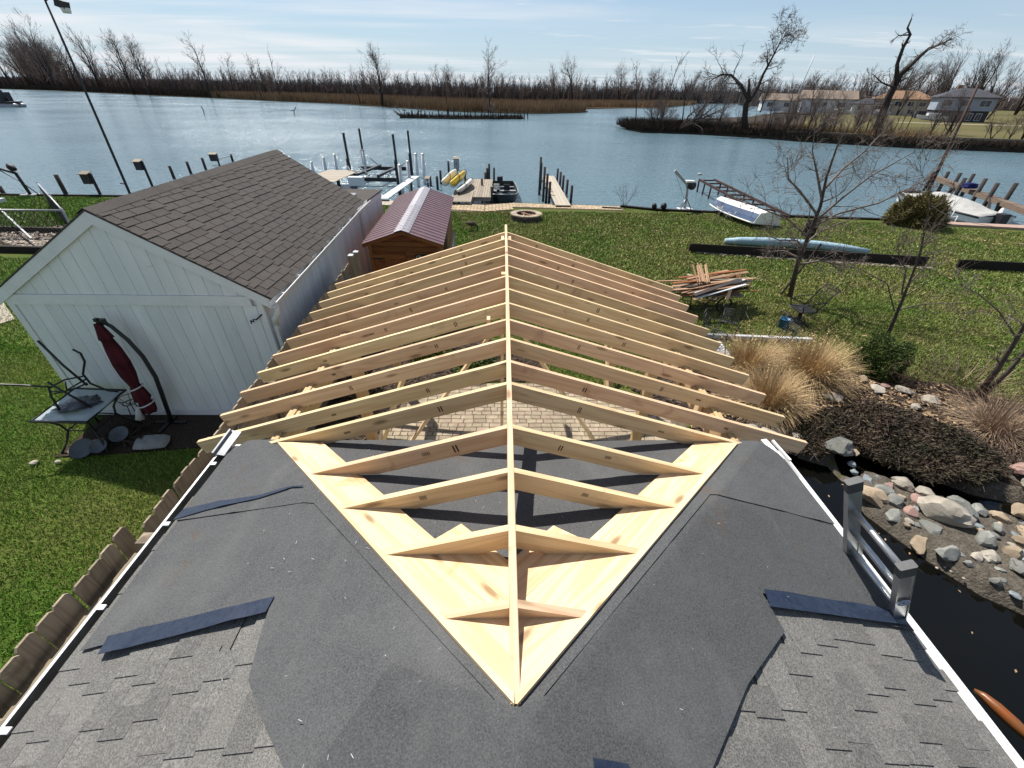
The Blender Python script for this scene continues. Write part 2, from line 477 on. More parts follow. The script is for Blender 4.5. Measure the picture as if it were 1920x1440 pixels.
M['twig'] = plain('pale_twig', (.19,.155,.135), (.12,.096,.083), 6, .9, .1, rand=.2, bump=0)
M['fartwig'] = plain('far_bare_twigs', (.175,.140,.126), (.12,.096,.088), .3, .95, .05, rand=.22, bump=0)
M['fartwig2'] = plain('far_grey_twigs', (.150,.128,.118), (.105,.088,.082), .3, .95, .05, rand=.2, bump=0)
M['reddtwig'] = plain('reddish_brown_shrub_twigs', (.19,.125,.095), (.12,.078,.06), 3, .9, .1, rand=.2, bump=0)
M['redtwig'] = plain('reddish_spring_twigs', (.150,.066,.058), (.10,.046,.042), .3, .95, .05, rand=.15, bump=0)
M['reed'] = plain('dry_reed', (.30,.205,.12), (.20,.13,.075), .06, .95, .05, rand=.3, island=True, bump=0)
M['straw'] = plain('dry_ornamental_grass', (.52,.375,.20), (.30,.20,.105), 1.5, .75, .2, rand=.32, island=True, bump=0, hue=.008)
M['strawpale'] = plain('pale_dry_grass_plume', (.62,.47,.24), (.48,.34,.17), 1.5, .8, .2, rand=.25, island=True, bump=0)
M['strawgrey'] = plain('bleached_dry_grass', (.40,.30,.21), (.27,.19,.13), 1.5, .85, .1, rand=.32, island=True, bump=0)
M['needle'] = plain('dark_juniper_sprig', (.040,.038,.022), (.100,.070,.052), 2.2, .8, .2, rand=.5, island=True, bump=0, hue=.02)
M['box'] = plain('boxwood_leaf', (.034,.066,.010), (.075,.10,.016), 3.0, .6, .3, rand=.4, island=True, bump=0, hue=.012)
M['bushleaf'] = plain('olive_evergreen_leaf', (.17,.135,.042), (.095,.088,.026), 2.5, .7, .2, rand=.45, island=True, bump=0, hue=.015)
M['stoneG'] = plain('grey_field_stone', (.235,.235,.212), (.12,.125,.112), 5, .8, .3, rand=.25, bump=.5, bscale=28, bdist=.012)
M['stoneT'] = plain('tan_field_stone', (.36,.285,.20), (.21,.16,.11), 5, .85, .25, rand=.2, bump=.5, bscale=28, bdist=.012)
M['stoneP'] = plain('pink_granite_stone', (.36,.225,.19), (.25,.16,.135), 9, .8, .3, rand=.15, bump=.4, bscale=40, bdist=.008)
M['stoneB'] = plain('blue_grey_stone', (.22,.25,.265), (.15,.175,.185), 6, .7, .35, rand=.2, bump=.4, bscale=28)
M['stoneW'] = plain('pale_flat_stone', (.38,.345,.29), (.24,.21,.17), 5, .85, .25, rand=.15, bump=.5, bscale=24, bdist=.012)
M['stoneM'] = plain('wet_mossy_stone', (.09,.062,.03), (.05,.055,.018), 4, .25, .5, rand=.2, bump=.5, bscale=24, bdist=.012)
M['feather'] = plain('brown_goose_feathers', (.10,.078,.058), (.05,.038,.03), 14, .85, .15)
M['featherblk'] = plain('black_feathers', (.012,.012,.013), None, 8, .6, .3)
M['featherwht'] = plain('pale_feathers', (.5,.47,.43), None, 8, .85, .15)
M['koi'] = plain('orange_koi_scales', (.20,.055,.010), (.12,.06,.02), 5, .35, .5, rand=.02)  # darkened: the dimming by water over the fish is put into the colour
M['ink'] = plain('black_lumber_ink', (.05,.03,.02), None, 5, .8, .1, bump=0)
M['paint'] = plain('white_lettering_paint', (.72,.72,.70), None, 5, .6, .3, bump=0)
M['sticker'] = plain('pale_blue_sticker', (.34,.38,.48), None, 5, .5, .3, bump=0)
M['stickerink'] = plain('blue_sticker_ink', (.06,.09,.26), None, 5, .5, .3, bump=0)
M['signblack'] = plain('dark_green_sign_board', (.016,.024,.018), None, 5, .6, .3)
M['slate'] = plain('far_dark_roof', (.075,.078,.088), (.06,.06,.07), .5, .9, .1)
M['brownroof'] = plain('far_tan_roof', (.26,.165,.105), (.21,.13,.085), .5, .9, .1)
M['tanroof'] = plain('far_pale_brown_roof', (.24,.19,.155), (.19,.15,.12), .5, .9, .1)
M['farwhite'] = plain('far_white_wall', (.62,.62,.61), (.55,.55,.55), .5, .8, .2)
M['fartan'] = plain('far_cream_wall', (.50,.43,.34), (.44,.37,.29), .5, .8, .2)
M['fargrey'] = plain('far_blue_grey_wall', (.30,.34,.40), (.25,.29,.35), .5, .8, .2)
M['glassdark'] = plain('far_window_glass', (.03,.035,.045), None, .5, .1, .5, rand=.1, bump=0)
M['bush'] = plain('bank_brush', (.066,.050,.038), (.035,.027,.021), .5, .95, .05, rand=.4, island=True, bump=0)
M['mud'] = plain('dark_bank_mud', (.055,.042,.032), (.03,.023,.018), .5, .95, .1)
M['bankmud'] = plain('dark_gravelly_pond_bank', (.060,.050,.038), (.13,.112,.088), 14, .85, .25, bump=1.0, bscale=34, bdist=.03, rand=0)
M['farlawn'] = plain('far_spring_lawn', (.092,.090,.036), (.130,.108,.055), .08, .95, .05, rand=0, bump=0)
M['marsh'] = plain('marsh_ground', (.16,.105,.06), (.11,.072,.042), .03, .95, .05, rand=0, bump=0)
M['greenplant'] = plain('yellow_green_plant', (.12,.16,.02), (.07,.10,.015), 5, .7, .2, rand=.4, island=True, bump=0)

# glass table top: clear with a pale haze
def glass_mat():
    t = NT('frosted_table_glass')
    t.b.inputs['Transmission Weight'].default_value = .55
    t.b.inputs['IOR'].default_value = 1.45
    v = t.coords()
    return t.done(t.mix(t.noise(v, 4, 3), (.42,.50,.54), (.62,.70,.74)), .22, .5)
M['glass'] = glass_mat()

def felt_mat(name, a, b):
    t = NT(name)
    v = t.coords((1,1,1), rand=False)
    base = t.mix(t.range(t.noise(v, 2.2, 5, .6), .35, .68), a, b)
    fine = t.noise(v, 130, 3, .75)
    base = t.mix(t.range(fine, .35, .7, 0, .85), base, tuple(min(1, x*2.1) for x in b))
    # pale fibres and dust specks
    sp = t.new('ShaderNodeTexVoronoi'); sp.inputs['Scale'].default_value = 34; t.l.new(v, sp.inputs['Vector'])
    base = t.mix(t.range(sp.outputs['Distance'], .035, .07, .35, 0), base, (.33,.32,.30))
    # brown scuffs left by boots
    sc = t.noise(v, 3.1, 6, .62, .9)
    m = t.math('MULTIPLY', t.range(sc, .57, .68), t.range(t.noise(v, .55, 2), .5, .62))
    base = t.mix(t.math('MULTIPLY', m, .75), base, (.095,.062,.040))
    # pale chalky bands where the roll was creased
    bd_ = t.new('ShaderNodeMapping'); bd_.inputs['Scale'].default_value = (3.2, .5, 1); bd_.inputs['Rotation'].default_value = (0,0,.35); t.l.new(v, bd_.inputs[0])
    base = t.mix(t.range(t.noise(bd_.outputs[0], 1.3, 4, .6), .57, .70, 0, .30), base, (.115,.115,.114))
    # faint dust streaks running down the slope
    du = t.noise(v, 1.2, 4, .6)
    base = t.mix(t.range(du, .52, .75, 0, .35), base, (.15,.15,.148))
    t.bump(t.math('ADD', fine, t.math('MULTIPLY', t.noise(v, 9, 4), 3.0)), .5, .006)
    return t.done(base, .86, .18)
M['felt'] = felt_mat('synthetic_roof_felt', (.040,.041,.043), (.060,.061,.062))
M['felt_shade'] = felt_mat('synthetic_roof_felt_painted_shade', (.034,.035,.037), (.050,.051,.052))  # same felt darkened: the right slope's duller sheen is painted into the colour

def water_mat(name, deep, rough, s1, s2, strength, dist, spec=.5):
    t = NT(name)
    v = t.coords((1,1,1), rand=False)
    st = t.new('ShaderNodeMapping'); st.inputs['Scale'].default_value = (.55, 1.5, 1); st.inputs['Rotation'].default_value = (0,0,.15); t.l.new(v, st.inputs[0])
    n1 = t.noise(st.outputs[0], s1, 4, .6, .3)
    n2 = t.noise(st.outputs[0], s2, 2, .5)
    h = t.math('ADD', t.math('MULTIPLY', n1, .7), t.math('MULTIPLY', n2, .3))
    gust = t.range(t.noise(v, .035, 3), .35, .65, .6, 1.15)
    t.bump(t.math('MULTIPLY', h, gust), strength, dist)
    t.b.inputs['IOR'].default_value = 1.33
    return t.done(deep, t.math('MULTIPLY', gust, rough) if rough > .1 else rough, spec)
M['water'] = water_mat('river_water', (.10,.16,.19), .19, 1.1, 4.5, 1.0, .30)
M['pond'] = water_mat('dark_pond_water', (.0035,.0035,.0028), .03, 1.2, 5.0, .12, .02)
def ground_mat():
    t = NT('lawn_soil_and_thatch')
    v = t.coords((1,1,1), rand=False)
    a = t.mix(t.range(t.noise(v, .45, 5), .38, .66), (.060,.095,.016), (.115,.115,.034))
    a = t.mix(t.range(t.noise(v, 22, 4, .7), .35, .7, 0, .7), a, (.035,.055,.010))
    t.bump(t.noise(v, 30, 4), .8, .03)
    return t.done(a, .95, .1)
M['lawn'] = ground_mat()
def blade_mat(name='grass_blades', ca_=(.105,.225,.022), cb_=(.165,.250,.040), patch=.35):
    t = NT(name)
    v = t.coords((1,1,1), rand=False)
    a = t.mix(t.range(t.noise(v, .42, 5), .40, .66), ca_, cb_)
    a = t.mix(t.range(t.noise(v, 1.1, 5, .62), .48, .66, 0, patch), a, (.235,.20,.085))
    a = t.randval(a, .42, .012, True)
    return t.done(a, .6, .22)
M['blade'] = blade_mat()
M['blade2'] = blade_mat('spring_grass_blades', (.135,.200,.036), (.25,.245,.080), .85)

# ================================================================== GROUND, WATER, FAR LAND
def sea_y(x):
    xs = [-60, -24, -10.4, -7.1, -2.85, -1.06, .45, 6.3, 8.1, 10.7, 14.5, 19, 21.1, 25.2, 60]
    ys = [24.6, 24.55, 24.9, 24.7, 24.1, 23.8, 24.4, 23.95, 23.2, 22.9, 22.2, 21.8, 21.4, 20.6, 14.5]
    return float(np.interp(x, xs, ys))
POND = [(2.2,-3.5),(2.2,4.5),(3.4,5.1),(4.7,5.45),(5.5,5.0),(5.55,4.5),(5.45,4.0),(5.6,3.6),(5.75,3.25),(6.05,2.75),(6.35,2.5),(6.55,2.2),(6.75,1.85),(7.3,1.6),(7.9,1.2),(8.2,-3.5)]
STREAM = [(5.55,4.75),(5.75,5.3),(6.1,5.35),(6.7,4.95),(7.4,4.4),(8.2,4.1),(8.1,3.8),(7.5,3.95),(6.9,4.2),(6.4,4.55),(6.0,4.85),(5.8,4.6)]
def in_depth(P, X, Y):
    P = np.array(P); inside = np.zeros(X.shape, bool); dmin = np.full(X.shape, 1e9); n = len(P)
    for i in range(n):
        (x0, y0), (x1, y1) = P[i], P[(i+1) % n]
        ex, ey = x1-x0, y1-y0
        t = np.clip(((X-x0)*ex+(Y-y0)*ey)/(ex*ex+ey*ey), 0, 1)
        dmin = np.minimum(dmin, np.hypot(X-(x0+t*ex), Y-(y0+t*ey)))
        c = ((y0 > Y) != (y1 > Y)) & (X < (x1-x0)*(Y-y0)/(y1-y0+1e-12)+x0)
        inside ^= c
    return np.where(inside, dmin, -dmin)
def pond_depth(X, Y):
    """how far inside the pond or stream outline (metres, negative outside)"""
    return np.maximum(in_depth(POND, X, Y), in_depth(STREAM, X, Y))
def ground_z(X, Y):
    d = pond_depth(X, Y)
    z = -.75*np.clip((d+.12)/.6, 0, 1)
    return z + .012*np.sin(X*.9+1)*np.cos(Y*.7)
def gz(x, y):
    return float(ground_z(np.array([x]), np.array([y]))[0])

xs = np.concatenate([np.linspace(-70, -14, 40), np.linspace(-13.6, 1.8, 60), np.linspace(1.9, 9.5, 90), np.linspace(9.8, 30, 50), np.linspace(31, 60, 20)])
ts = np.concatenate([np.linspace(0, .12, 5), np.linspace(.13, .60, 90), np.linspace(.61, 1, 40)])
gv = []
for t in ts:
    for x in xs:
        gv.append((x, -12+t*(sea_y(x)+12), 0))
gv = np.array(gv); gv[:,2] = ground_z(gv[:,0], gv[:,1])
nx = len(xs)
qi = np.array([(j*nx+i, j*nx+i+1, (j+1)*nx+i+1, (j+1)*nx+i) for j in range(len(ts)-1) for i in range(nx-1)])
tri = np.concatenate([qi[:, [0,1,2]], qi[:, [0,2,3]]])
me = tri_mesh('lawn', gv, tri, M['lawn']); me.polygons.foreach_set('use_smooth', [True]*len(me.polygons))
tag(link_mesh('lawn', me), kind='structure', label='spring lawn sloping to the seawall')

# dark gravelly bank that lines the pond and the stream, following the ground
bxs, bys = np.arange(2.0, 9.01, .10), np.arange(-3.4, 6.01, .10)
BX, BY = np.meshgrid(bxs, bys); BZ = ground_z(BX, BY)+.045+.02*np.sin(BX*7.1+BY*3)*np.cos(BY*6.3)
dep = pond_depth(BX, BY)
okv = (dep > -.55) | ((BX > 5.3) & (BX < 8.8) & (BY > 1.5-.0*BX) & (BY < 5.0))
vid = np.arange(BX.size).reshape(BX.shape)
tq = []
for j in range(len(bys)-1):
    for i in range(len(bxs)-1):
        if okv[j,i] and okv[j+1,i] and okv[j,i+1] and okv[j+1,i+1]:
            a, b, c, d = vid[j,i], vid[j,i+1], vid[j+1,i+1], vid[j+1,i]; tq += [(a,b,c),(a,c,d)]
me = tri_mesh('pond_bank', np.stack([BX.ravel(),BY.ravel(),BZ.ravel()],1), np.array(tq), M['bankmud']); me.polygons.foreach_set('use_smooth', [True]*len(me.polygons))
tag(link_mesh('pond_bank', me), kind='structure')

mb = MB(); mb.box(-2600, 2600, -40, 4200, -3.0, -.7)
tag(mb.build('river', M['water'], origin=(0,0,0)), kind='structure')
mb = MB(); mb.prism([(2.2,-3.5),(2.2,5.6),(8.6,5.6),(8.6,-3.5)], -.30, -.14)
tag(mb.build('pond', M['pond'], origin=(0,0,0)), kind='structure')

# marsh beyond the river, right bank with its houses
marsh = [(-2500,700),(-900,560),(-428,446),(-361,418),(-270,354),(-203,306),(-149,273.5),(-108,243.5),(-71,222),(-41,190),(-18.2,165.3),(2.8,158.7),(14,162),(24,172),(31,183),(30,196),(38,224),(58,245),(86,262),(140,420),(300,700),(1200,1300),(2500,2200),(2500,4200),(-2500,4200)]
mb = MB(); mb.prism(marsh, -3.0, -.35); tag(mb.build('marsh_land', M['marsh'], origin=(0,0,0)), kind='structure')
bank = [(23.8,95.6),(24.9,88.6),(34,87),(41.3,82.2),(46.7,75.9),(52.7,72.1),(58.1,68.6),(64.4,67),(71.5,65),(140,46),(400,-30),(1500,-200),(2500,600),(2500,2100),(600,620),(200,330),(120,215),(78,157),(54,138),(42,124),(27.6,106)]
mb = MB(); mb.prism(bank, -3.0, lambda x, y: -.35 if (x < 45 and y > 74) else -.2)
tag(mb.build('far_bank', M['mud'], origin=(0,0,0)), kind='structure')
lawn2 = [(50,77),(54,75.2),(61,73.6),(67.5,71.5),(75,69.6),(142,51),(400,-20),(1500,-180),(2400,600),(2400,2000),(600,600),(205,320),(130,205),(86,140),(64,104)]
mb = MB(); mb.prism(lawn2, -2.5, .55)
tag(mb.build('far_lawn', M['farlawn'], origin=(0,0,0)), kind='structure')
road = MB(); road.prism([(95,118),(150,103),(260,72),(260,74.5),(150,105.5),(96,120.2)], .3, .56)
tag(road.build('far_road', M['conc'], origin=(0,0,0)), kind='structure')

# ================================================================== THE HOUSE WE LOOK DOWN FROM
RZ, RS, HS, HD = 3.10, .293, .294, .5
EX, EY = 2.40, 2.78
def roof_z(x, y):
    return min(RZ-RS*abs(x), RZ-HS*(y-HD))
house = thing('house', 'low house right under the viewer, hipped roof half covered in dark felt', 'house', (0,0,0))
mb = MB()
YB = -4.5
pts = {'rb':(0,YB,RZ), 'ra':(0,HD,RZ), 'lb':(-EX,YB,RZ-RS*EX), 'rbk':(EX,YB,RZ-RS*EX), 'lf':(-EX,EY,roof_z(-EX,EY)), 'rf':(EX,EY,roof_z(EX,EY))}
ks = list(pts); vs = [Vector(pts[k]) for k in ks]
ix = {k:i for i,k in enumerate(ks)}
lowv = [v-Vector((0,0,.10)) for v in vs]; n = len(vs)
F = [('rb','ra','lf','lb'),('rb','rbk','rf','ra'),('ra','rf','lf')]
fs = [tuple(ix[k] for k in f) for f in F] + [tuple(ix[k]+n for k in reversed(f)) for f in F]
for a, b in (('lb','lf'),('lf','rf'),('rf','rbk')):
    fs.append((ix[a], ix[b], ix[b]+n, ix[a]+n))
mb.add(vs+lowv, fs)
roof = mb.build('roof', M['granA'], house)
mb = MB(); mb.prism([(-2.25,YB),(2.25,YB),(2.25,2.6),(-2.25,2.6)], -.9, 2.30); mb.build('wall', M['white'], house)

# architectural shingles: one strip each, with raised tabs of uneven width
def shingle_mesh(seed):
    r = random.Random(seed); mb = MB()
    E_ = .143
    mb.box(0, .985, -.004, E_+.05, 0, .004, 0)
    x = 0
    while x < .985:
        w = r.uniform(.10, .22); g = r.uniform(.06, .15)
        x1 = min(.985, x+w)
        if x1-x > .03: mb.box(x, x1, -.004, E_-.003, .004, .0100, 1 if r.random() < .45 else 0)
        x = x1+g
    return mb.mesh('shingle', [M['granA'], M['granB']])
SH = [shingle_mesh(s) for s in range(9)]
def lay_shingles(side):
    X = Vector((0, side*-1.0, 0))            # along the eave
    sl_ = math.sqrt(1+RS*RS)
    Yv = Vector((-side, 0, RS))/sl_          # up the slope
    X = Yv.cross(Vector((side*RS, 0, 1)).normalized())
    N = X.cross(Yv).normalized()
    for c in range(17):
        s = c*.143
        off = (c*.39) % .985
        for k in range(-1, 4):
            y0 = -1.75+k*.987+off
            if y0 > 1.75 or y0 < -2.2: continue
            xx = side*(EX+.012) - side*s/sl_
            start = y0 if X.y > 0 else y0+.985
            o = Vector((xx, start, RZ-RS*abs(xx)))+N*.010
            t = (Yv - N*.030).normalized(); n2 = X.cross(t).normalized()
            m = Matrix(((X.x,t.x,n2.x,o.x),(X.y,t.y,n2.y,o.y),(X.z,t.z,n2.z,o.z),(0,0,0,1)))
            if abs(xx) < .25: continue
            if y0+.985 > HD+abs(xx)-.12 or y0 > 1.5: continue
            link_mesh('shingle', random.choice(SH), roof, Matrix.Translation(-wloc(house)) @ m)
for s in (-1, 1): lay_shingles(s)

# felt: sheets draped over the deck, with laps and small wrinkles
def drape(name, poly, off, mat, parent, step=.06, wr=.0028, seed=0., edge_curl=0.0):
    bm = bmesh.new()
    f = bm.faces.new([bm.verts.new((x, y, 0)) for x, y in poly])
    xs_ = [p[0] for p in poly]; ys_ = [p[1] for p in poly]
    cuts = [((x,0,0),(1,0,0)) for x in np.arange(min(xs_)+step, max(xs_), step)] + [((0,y,0),(0,1,0)) for y in np.arange(min(ys_)+step, max(ys_), step)]
    cuts += [((0,0,0),(1,0,0))]
    k = RS/HS
    cuts += [((0,HD,0),Vector((HS,RS,0)).normalized().cross(Vector((0,0,1)))), ((0,HD,0),Vector((-HS,RS,0)).normalized().cross(Vector((0,0,1))))]
    for co, no in cuts:
        bmesh.ops.bisect_plane(bm, geom=bm.verts[:]+bm.edges[:]+bm.faces[:], plane_co=co, plane_no=no, dist=1e-5)
    from mathutils import noise as mn
    for v in bm.verts:
        x, y = v.co.x, v.co.y
        w = mn.noise(Vector((x*2.1+seed, y*3.3, seed)))*.5 + mn.noise(Vector((x*6+seed, y*4, seed+3)))*.5
        ridge = max(0, 1-abs(mn.noise(Vector((x*1.6+y*1.1+seed, y*1.9-x*.9, 4+seed))))*9)
        edge = 1 if v.is_boundary else 0
        z = roof_z(x, y)
        if y > EY-.1: z -= .5*(y-(EY-.1))**1.5
        v.co.z = z + off + wr*w + wr*1.6*ridge + edge_curl*edge*max(0, w)*2
    bmesh.ops.recalc_face_normals(bm, faces=bm.faces)
    if sum(f.normal.z for f in bm.faces) < 0: bmesh.ops.reverse_faces(bm, faces=bm.faces)
    o = Vector(wloc(parent))
    for v in bm.verts: v.co -= o
    me = bpy.data.meshes.new(name); bm.to_mesh(me); bm.free()
    me.materials.append(mat); me.polygons.foreach_set('use_smooth', [True]*len(me.polygons))
    ob = link_mesh(name, me, parent, Matrix.Translation(o))
    s = ob.modifiers.new('thickness', 'SOLIDIFY'); s.thickness = .0025; s.offset = 1
    e = ob.modifiers.new('crisp_edges', 'EDGE_SPLIT'); e.split_angle = R(40)
    return ob
LO = .034
drape('felt_sheet', [(-2.36,1.10),(-1.27,1.20),(-1.25,1.05),(-1.20,.82),(-1.05,.66),(-.86,.48),(-.62,.20),(-.5,0),(-.02,0),(-.02,.62),(-1.45,2.05),(-2.37,2.0)], LO, M['felt'], house, seed=2.0)
drape('felt_sheet', [(2.37,1.16),(1.40,1.24),(1.42,1.04),(1.06,.77),(.74,.46),(.5,.2),(.38,0),(.02,0),(.02,.62),(1.55,2.1),(2.37,2.0)], LO, M['felt_shade'], house, seed=7.0)
drape('felt_sheet', [(-2.38,1.95),(-1.3,1.86),(-.0,.55),(0.0,.50),(.02,.55),(1.4,1.95),(2.38,1.9),(2.37,2.60),(2.22,EY+.01),(-2.24,EY+.01),(-2.37,2.62)], LO+.007, M['felt'], house, seed=4.0)
drape('felt_sheet', [(-.62,-.3),(.62,-.3),(.74,.35),(.52,.80),(.02,.60),(-.02,.60),(-.52,.80),(-.80,.40)], LO+.013, M['felt_shade'], house, seed=11.0)

# strips of navy flashing tape, running up the slopes
drape('tape_strip', [(-2.19,1.05),(-1.27,1.135),(-1.26,1.215),(-2.22,1.15)], LO+.012, M['tape'], house, step=.04, wr=.006, seed=1.)
drape('tape_strip', [(-2.40,1.955),(-2.15,1.985),(-1.75,1.99),(-1.45,2.035),(-1.45,2.05),(-1.78,2.02),(-2.12,2.05),(-2.38,2.045)], LO+.017, M['tape'], house, step=.04, wr=.004, seed=5.)
drape('tape_strip', [(1.40,1.16),(2.34,1.185),(2.37,1.275),(1.42,1.26)], LO+.012, M['tape'], house, step=.04, wr=.005, seed=8.)
drape('tape_strip', [(.27,.40),(.40,.40),(.40,.452),(.27,.462)], LO+.022, M['tape'], house, step=.03, wr=.003, seed=9.)
# saw shavings and nails lying on the felt
mb = MB()
for i in range(120):
    x = random.uniform(-1.6, 1.6); y = random.uniform(.15, 2.6)
    if -.05 < x < .05: continue
    a = random.uniform(0, 3.14); L = random.uniform(.003, .011); w = .0022
    z = roof_z(x, y)+LO+.019
    c, s_ = math.cos(a), math.sin(a)
    mb.add([(x-c*L, y-s_*L, z), (x+c*L, y+s_*L, z), (x+c*L-s_*w, y+s_*L+c*w, z+.002), (x-c*L-s_*w, y-s_*L+c*w, z+.002)], [(0,1,2,3)])
o = mb.build('sawdust', M['strap'], house); o['kind'] = 'stuff'
# eaves: white gutter with a rolled lip on the left, drip edge and gutter on the right
ez = RZ-RS*EX
mb = MB(); mb.profile([(0,0),(-.055,0),(-.078,.06),(-.082,.098),(-.094,.100),(-.094,.110),(-.076,.110),(-.071,.062),(-.05,.006),(-.006,.006),(-.006,.10),(0,.10)], (-EX-.02,YB,ez-.115), (1,0,0), (0,0,1), (0,EY-YB+.04,0))
mb.m = [1 if i in (6,7,8,9) else 0 for i in range(len(mb.f))]
mb.build('gutter', [M['gutter'], M['gutterin']], house)
mb = MB(); mb.profile([(0,0),(.045,0),(.062,.055),(.064,.098),(.074,.100),(.074,.109),(.060,.109),(.056,.062),(.04,.006),(.006,.006),(.006,.10),(0,.10)], (EX+.004,YB,ez-.125), (1,0,0), (0,0,1), (0,EY-YB-.02,0))
mb.build('gutter', M['gutter'], house)
for y in (.75, 1.35, 1.95, 2.55):
    mb = MB(); mb.box(-EX-.095, -EX-.055, y, y+.03, ez-.012, ez-.002); mb.build('gutter_bracket', M['whitetrim'], house)
mb = MB(); mb.box(-EX-.02, -EX-.001, YB, EY, ez-.17, ez-.012); mb.box(EX-.012, EX+.003, YB, EY, ez-.17, ez-.012); mb.box(-EX-.001, EX-.012, EY-.02, EY, roof_z(0,EY)-.19, roof_z(0,EY)-.02)
mb.build('fascia', M['whitetrim'], house)
mb = MB(); mb.profile([(0,0),(.05,0),(.05,-.03),(.046,-.03),(.046,-.004),(0,-.004)], (EX-.03,YB,ez+.024), (1,0,0), (0,0,1), (0,EY-YB-.4,0)); mb.build('drip_edge', M['gutter'], house)
# a torn scrap of flashing at each front corner of the roof
mb = MB(); mb.bar((-EX-.08,2.66,ez+.0),(-EX-.03,2.90,ez+.06),.10,.012); mb.bar((-EX-.125,2.66,ez+.02),(-EX-.08,2.90,ez+.08),.016,.02); mb.build('flashing', M['galv'], house)
mb = MB(); mb.bar((EX-.05,2.56,ez+.05),(EX-.09,2.80,ez+.06),.055,.010); mb.bar((EX+.01,2.54,ez+.055),(EX-.02,2.78,ez+.065),.018,.02); mb.build('flashing', M['whitetrim'], house)

# ================================================================== NEW GABLE FRAME
fr = thing('roof_frame', 'new gable roof frame of pale pine rafters standing open over the brick patio', 'roof frame', (0,0,0))
TZ, AN = 3.12, math.atan(.312)
ca, sa, ta = math.cos(AN), math.sin(AN), math.tan(AN)
mb = MB(); mb.bar((0,0,0),(6.92,0,0),.038,.20,ch=.003)
link_mesh('ridge_board', mb.mesh('ridge_board', M['pine']), fr, frame((0.0,.61,TZ-.10),(0,1,0)))
def rafter_mesh(L, jack=False, h=.145):
    if jack:
        s = L*ca; t = s*sa
        pr = [(0,0),(L,0)] + ([(t*ta,-t)] if t < h else [(L-h*ca/sa,-h),(h*ta,-h)])
    else:
        pr = [(0,0),(L-.004,0),(L,-.004),(L,-h),(h*ta,-h)]
    mb = MB(); mb.profile(pr, (0,.019,0), (1,0,0), (0,0,1), (0,-.038,0))
    return mb.mesh('rafter', M['pine'])
stamp_me = MB(); stamp_me.box(-.006,.006,0,.001,-.045,.045); stamp_me.box(.022,.034,0,.001,-.045,.045); stamp_bars = stamp_me.mesh('stamp', M['ink'])
sm = MB()
for i in range(4):
    sm.box(-.03+i*.018, -.022+i*.018, 0, .001, -.018, .018); sm.box(-.03+i*.018, -.016+i*.018, 0, .0012, -.004+(i%2)*.01, .002+(i%2)*.01)
stamp_grade = sm.mesh('stamp', M['ink'])
sm = MB(); sm.box(-.034,.034,0,.001,-.022,-.018); sm.box(-.034,.034,0,.001,.018,.022); sm.box(-.034,-.030,0,.0012,-.018,.018); sm.box(.030,.034,0,.0012,-.018,.018)
for i in range(3): sm.box(-.02+i*.016,-.012+i*.016,0,.001,-.011,.011)
stamp_box = sm.mesh('stamp', M['ink'])
def place_rafter(side, y, me, L):
    A = Vector((side*ca, 0, -sa)); N = Vector((side*sa, 0, ca)); Yv = N.cross(A)
    o = Vector((side*.019, y, TZ))
    m = Matrix(((A.x,Yv.x,N.x,o.x),(A.y,Yv.y,N.y,o.y),(A.z,Yv.z,N.z,o.z),(0,0,0,1)))
    r = link_mesh('rafter', me, fr, m)
    # printed marks on the face turned to the house
    if L > .9:
        face = 1 if Yv.y < 0 else -1
        picks = [(stamp_bars, random.uniform(.25,.9)*L*.6, -.075), (stamp_grade, random.uniform(.35,.8)*L, -.08)][:random.choice((1,2,2))]
        if L < 2: picks = [(stamp_box, random.uniform(.4,.6)*L, -.06), (stamp_bars, random.uniform(.2,.35)*L, -.075)][:random.choice((0,1,2))]
        for sme, px_, pz_ in picks:
            s = bpy.data.objects.new('stamp', sme); COL.objects.link(s); s.parent = r
            s.scale = (random.uniform(.55,.85),1,random.uniform(.5,.75))
            s.location = (px_, face*.0195 if face > 0 else -.0195-.0008, pz_)
            if face < 0: s.rotation_euler = (0, 0, 0)
        if random.random() < .0: pass
    return r
full = rafter_mesh(3.09)
for y in (7.05,6.667,6.28,5.886,5.446,5.055,4.645,4.246,3.845,3.446,3.046):
    for s in (-1, 1): place_rafter(s, y, full, 3.09)
shortm = rafter_mesh(2.55, jack=True)
for s in (-1, 1): place_rafter(s, 2.72, shortm, 2.55)
for y, tipx in ((2.20,1.44),(1.795,1.07),(1.385,.69),(.985,.32)):
    jm = rafter_mesh(tipx/ca, jack=True)
    for s in (-1, 1): place_rafter(s, y, jm, tipx/ca)
# nailing blocks beside the ridge and near the far rafters
for x, y, z, sx, sy in ((-.055,6.86,3.05,.05,.33),(.055,6.86,3.05,.05,.33),(-.045,5.30,3.05,.05,.09),(-.20,4.0,3.04,.035,.09)):
    mb = MB(); mb.box(x-sx/2,x+sx/2,y-sy/2,y+sy/2,z-.13,z+.02); mb.build('block', M['pine'], fr)
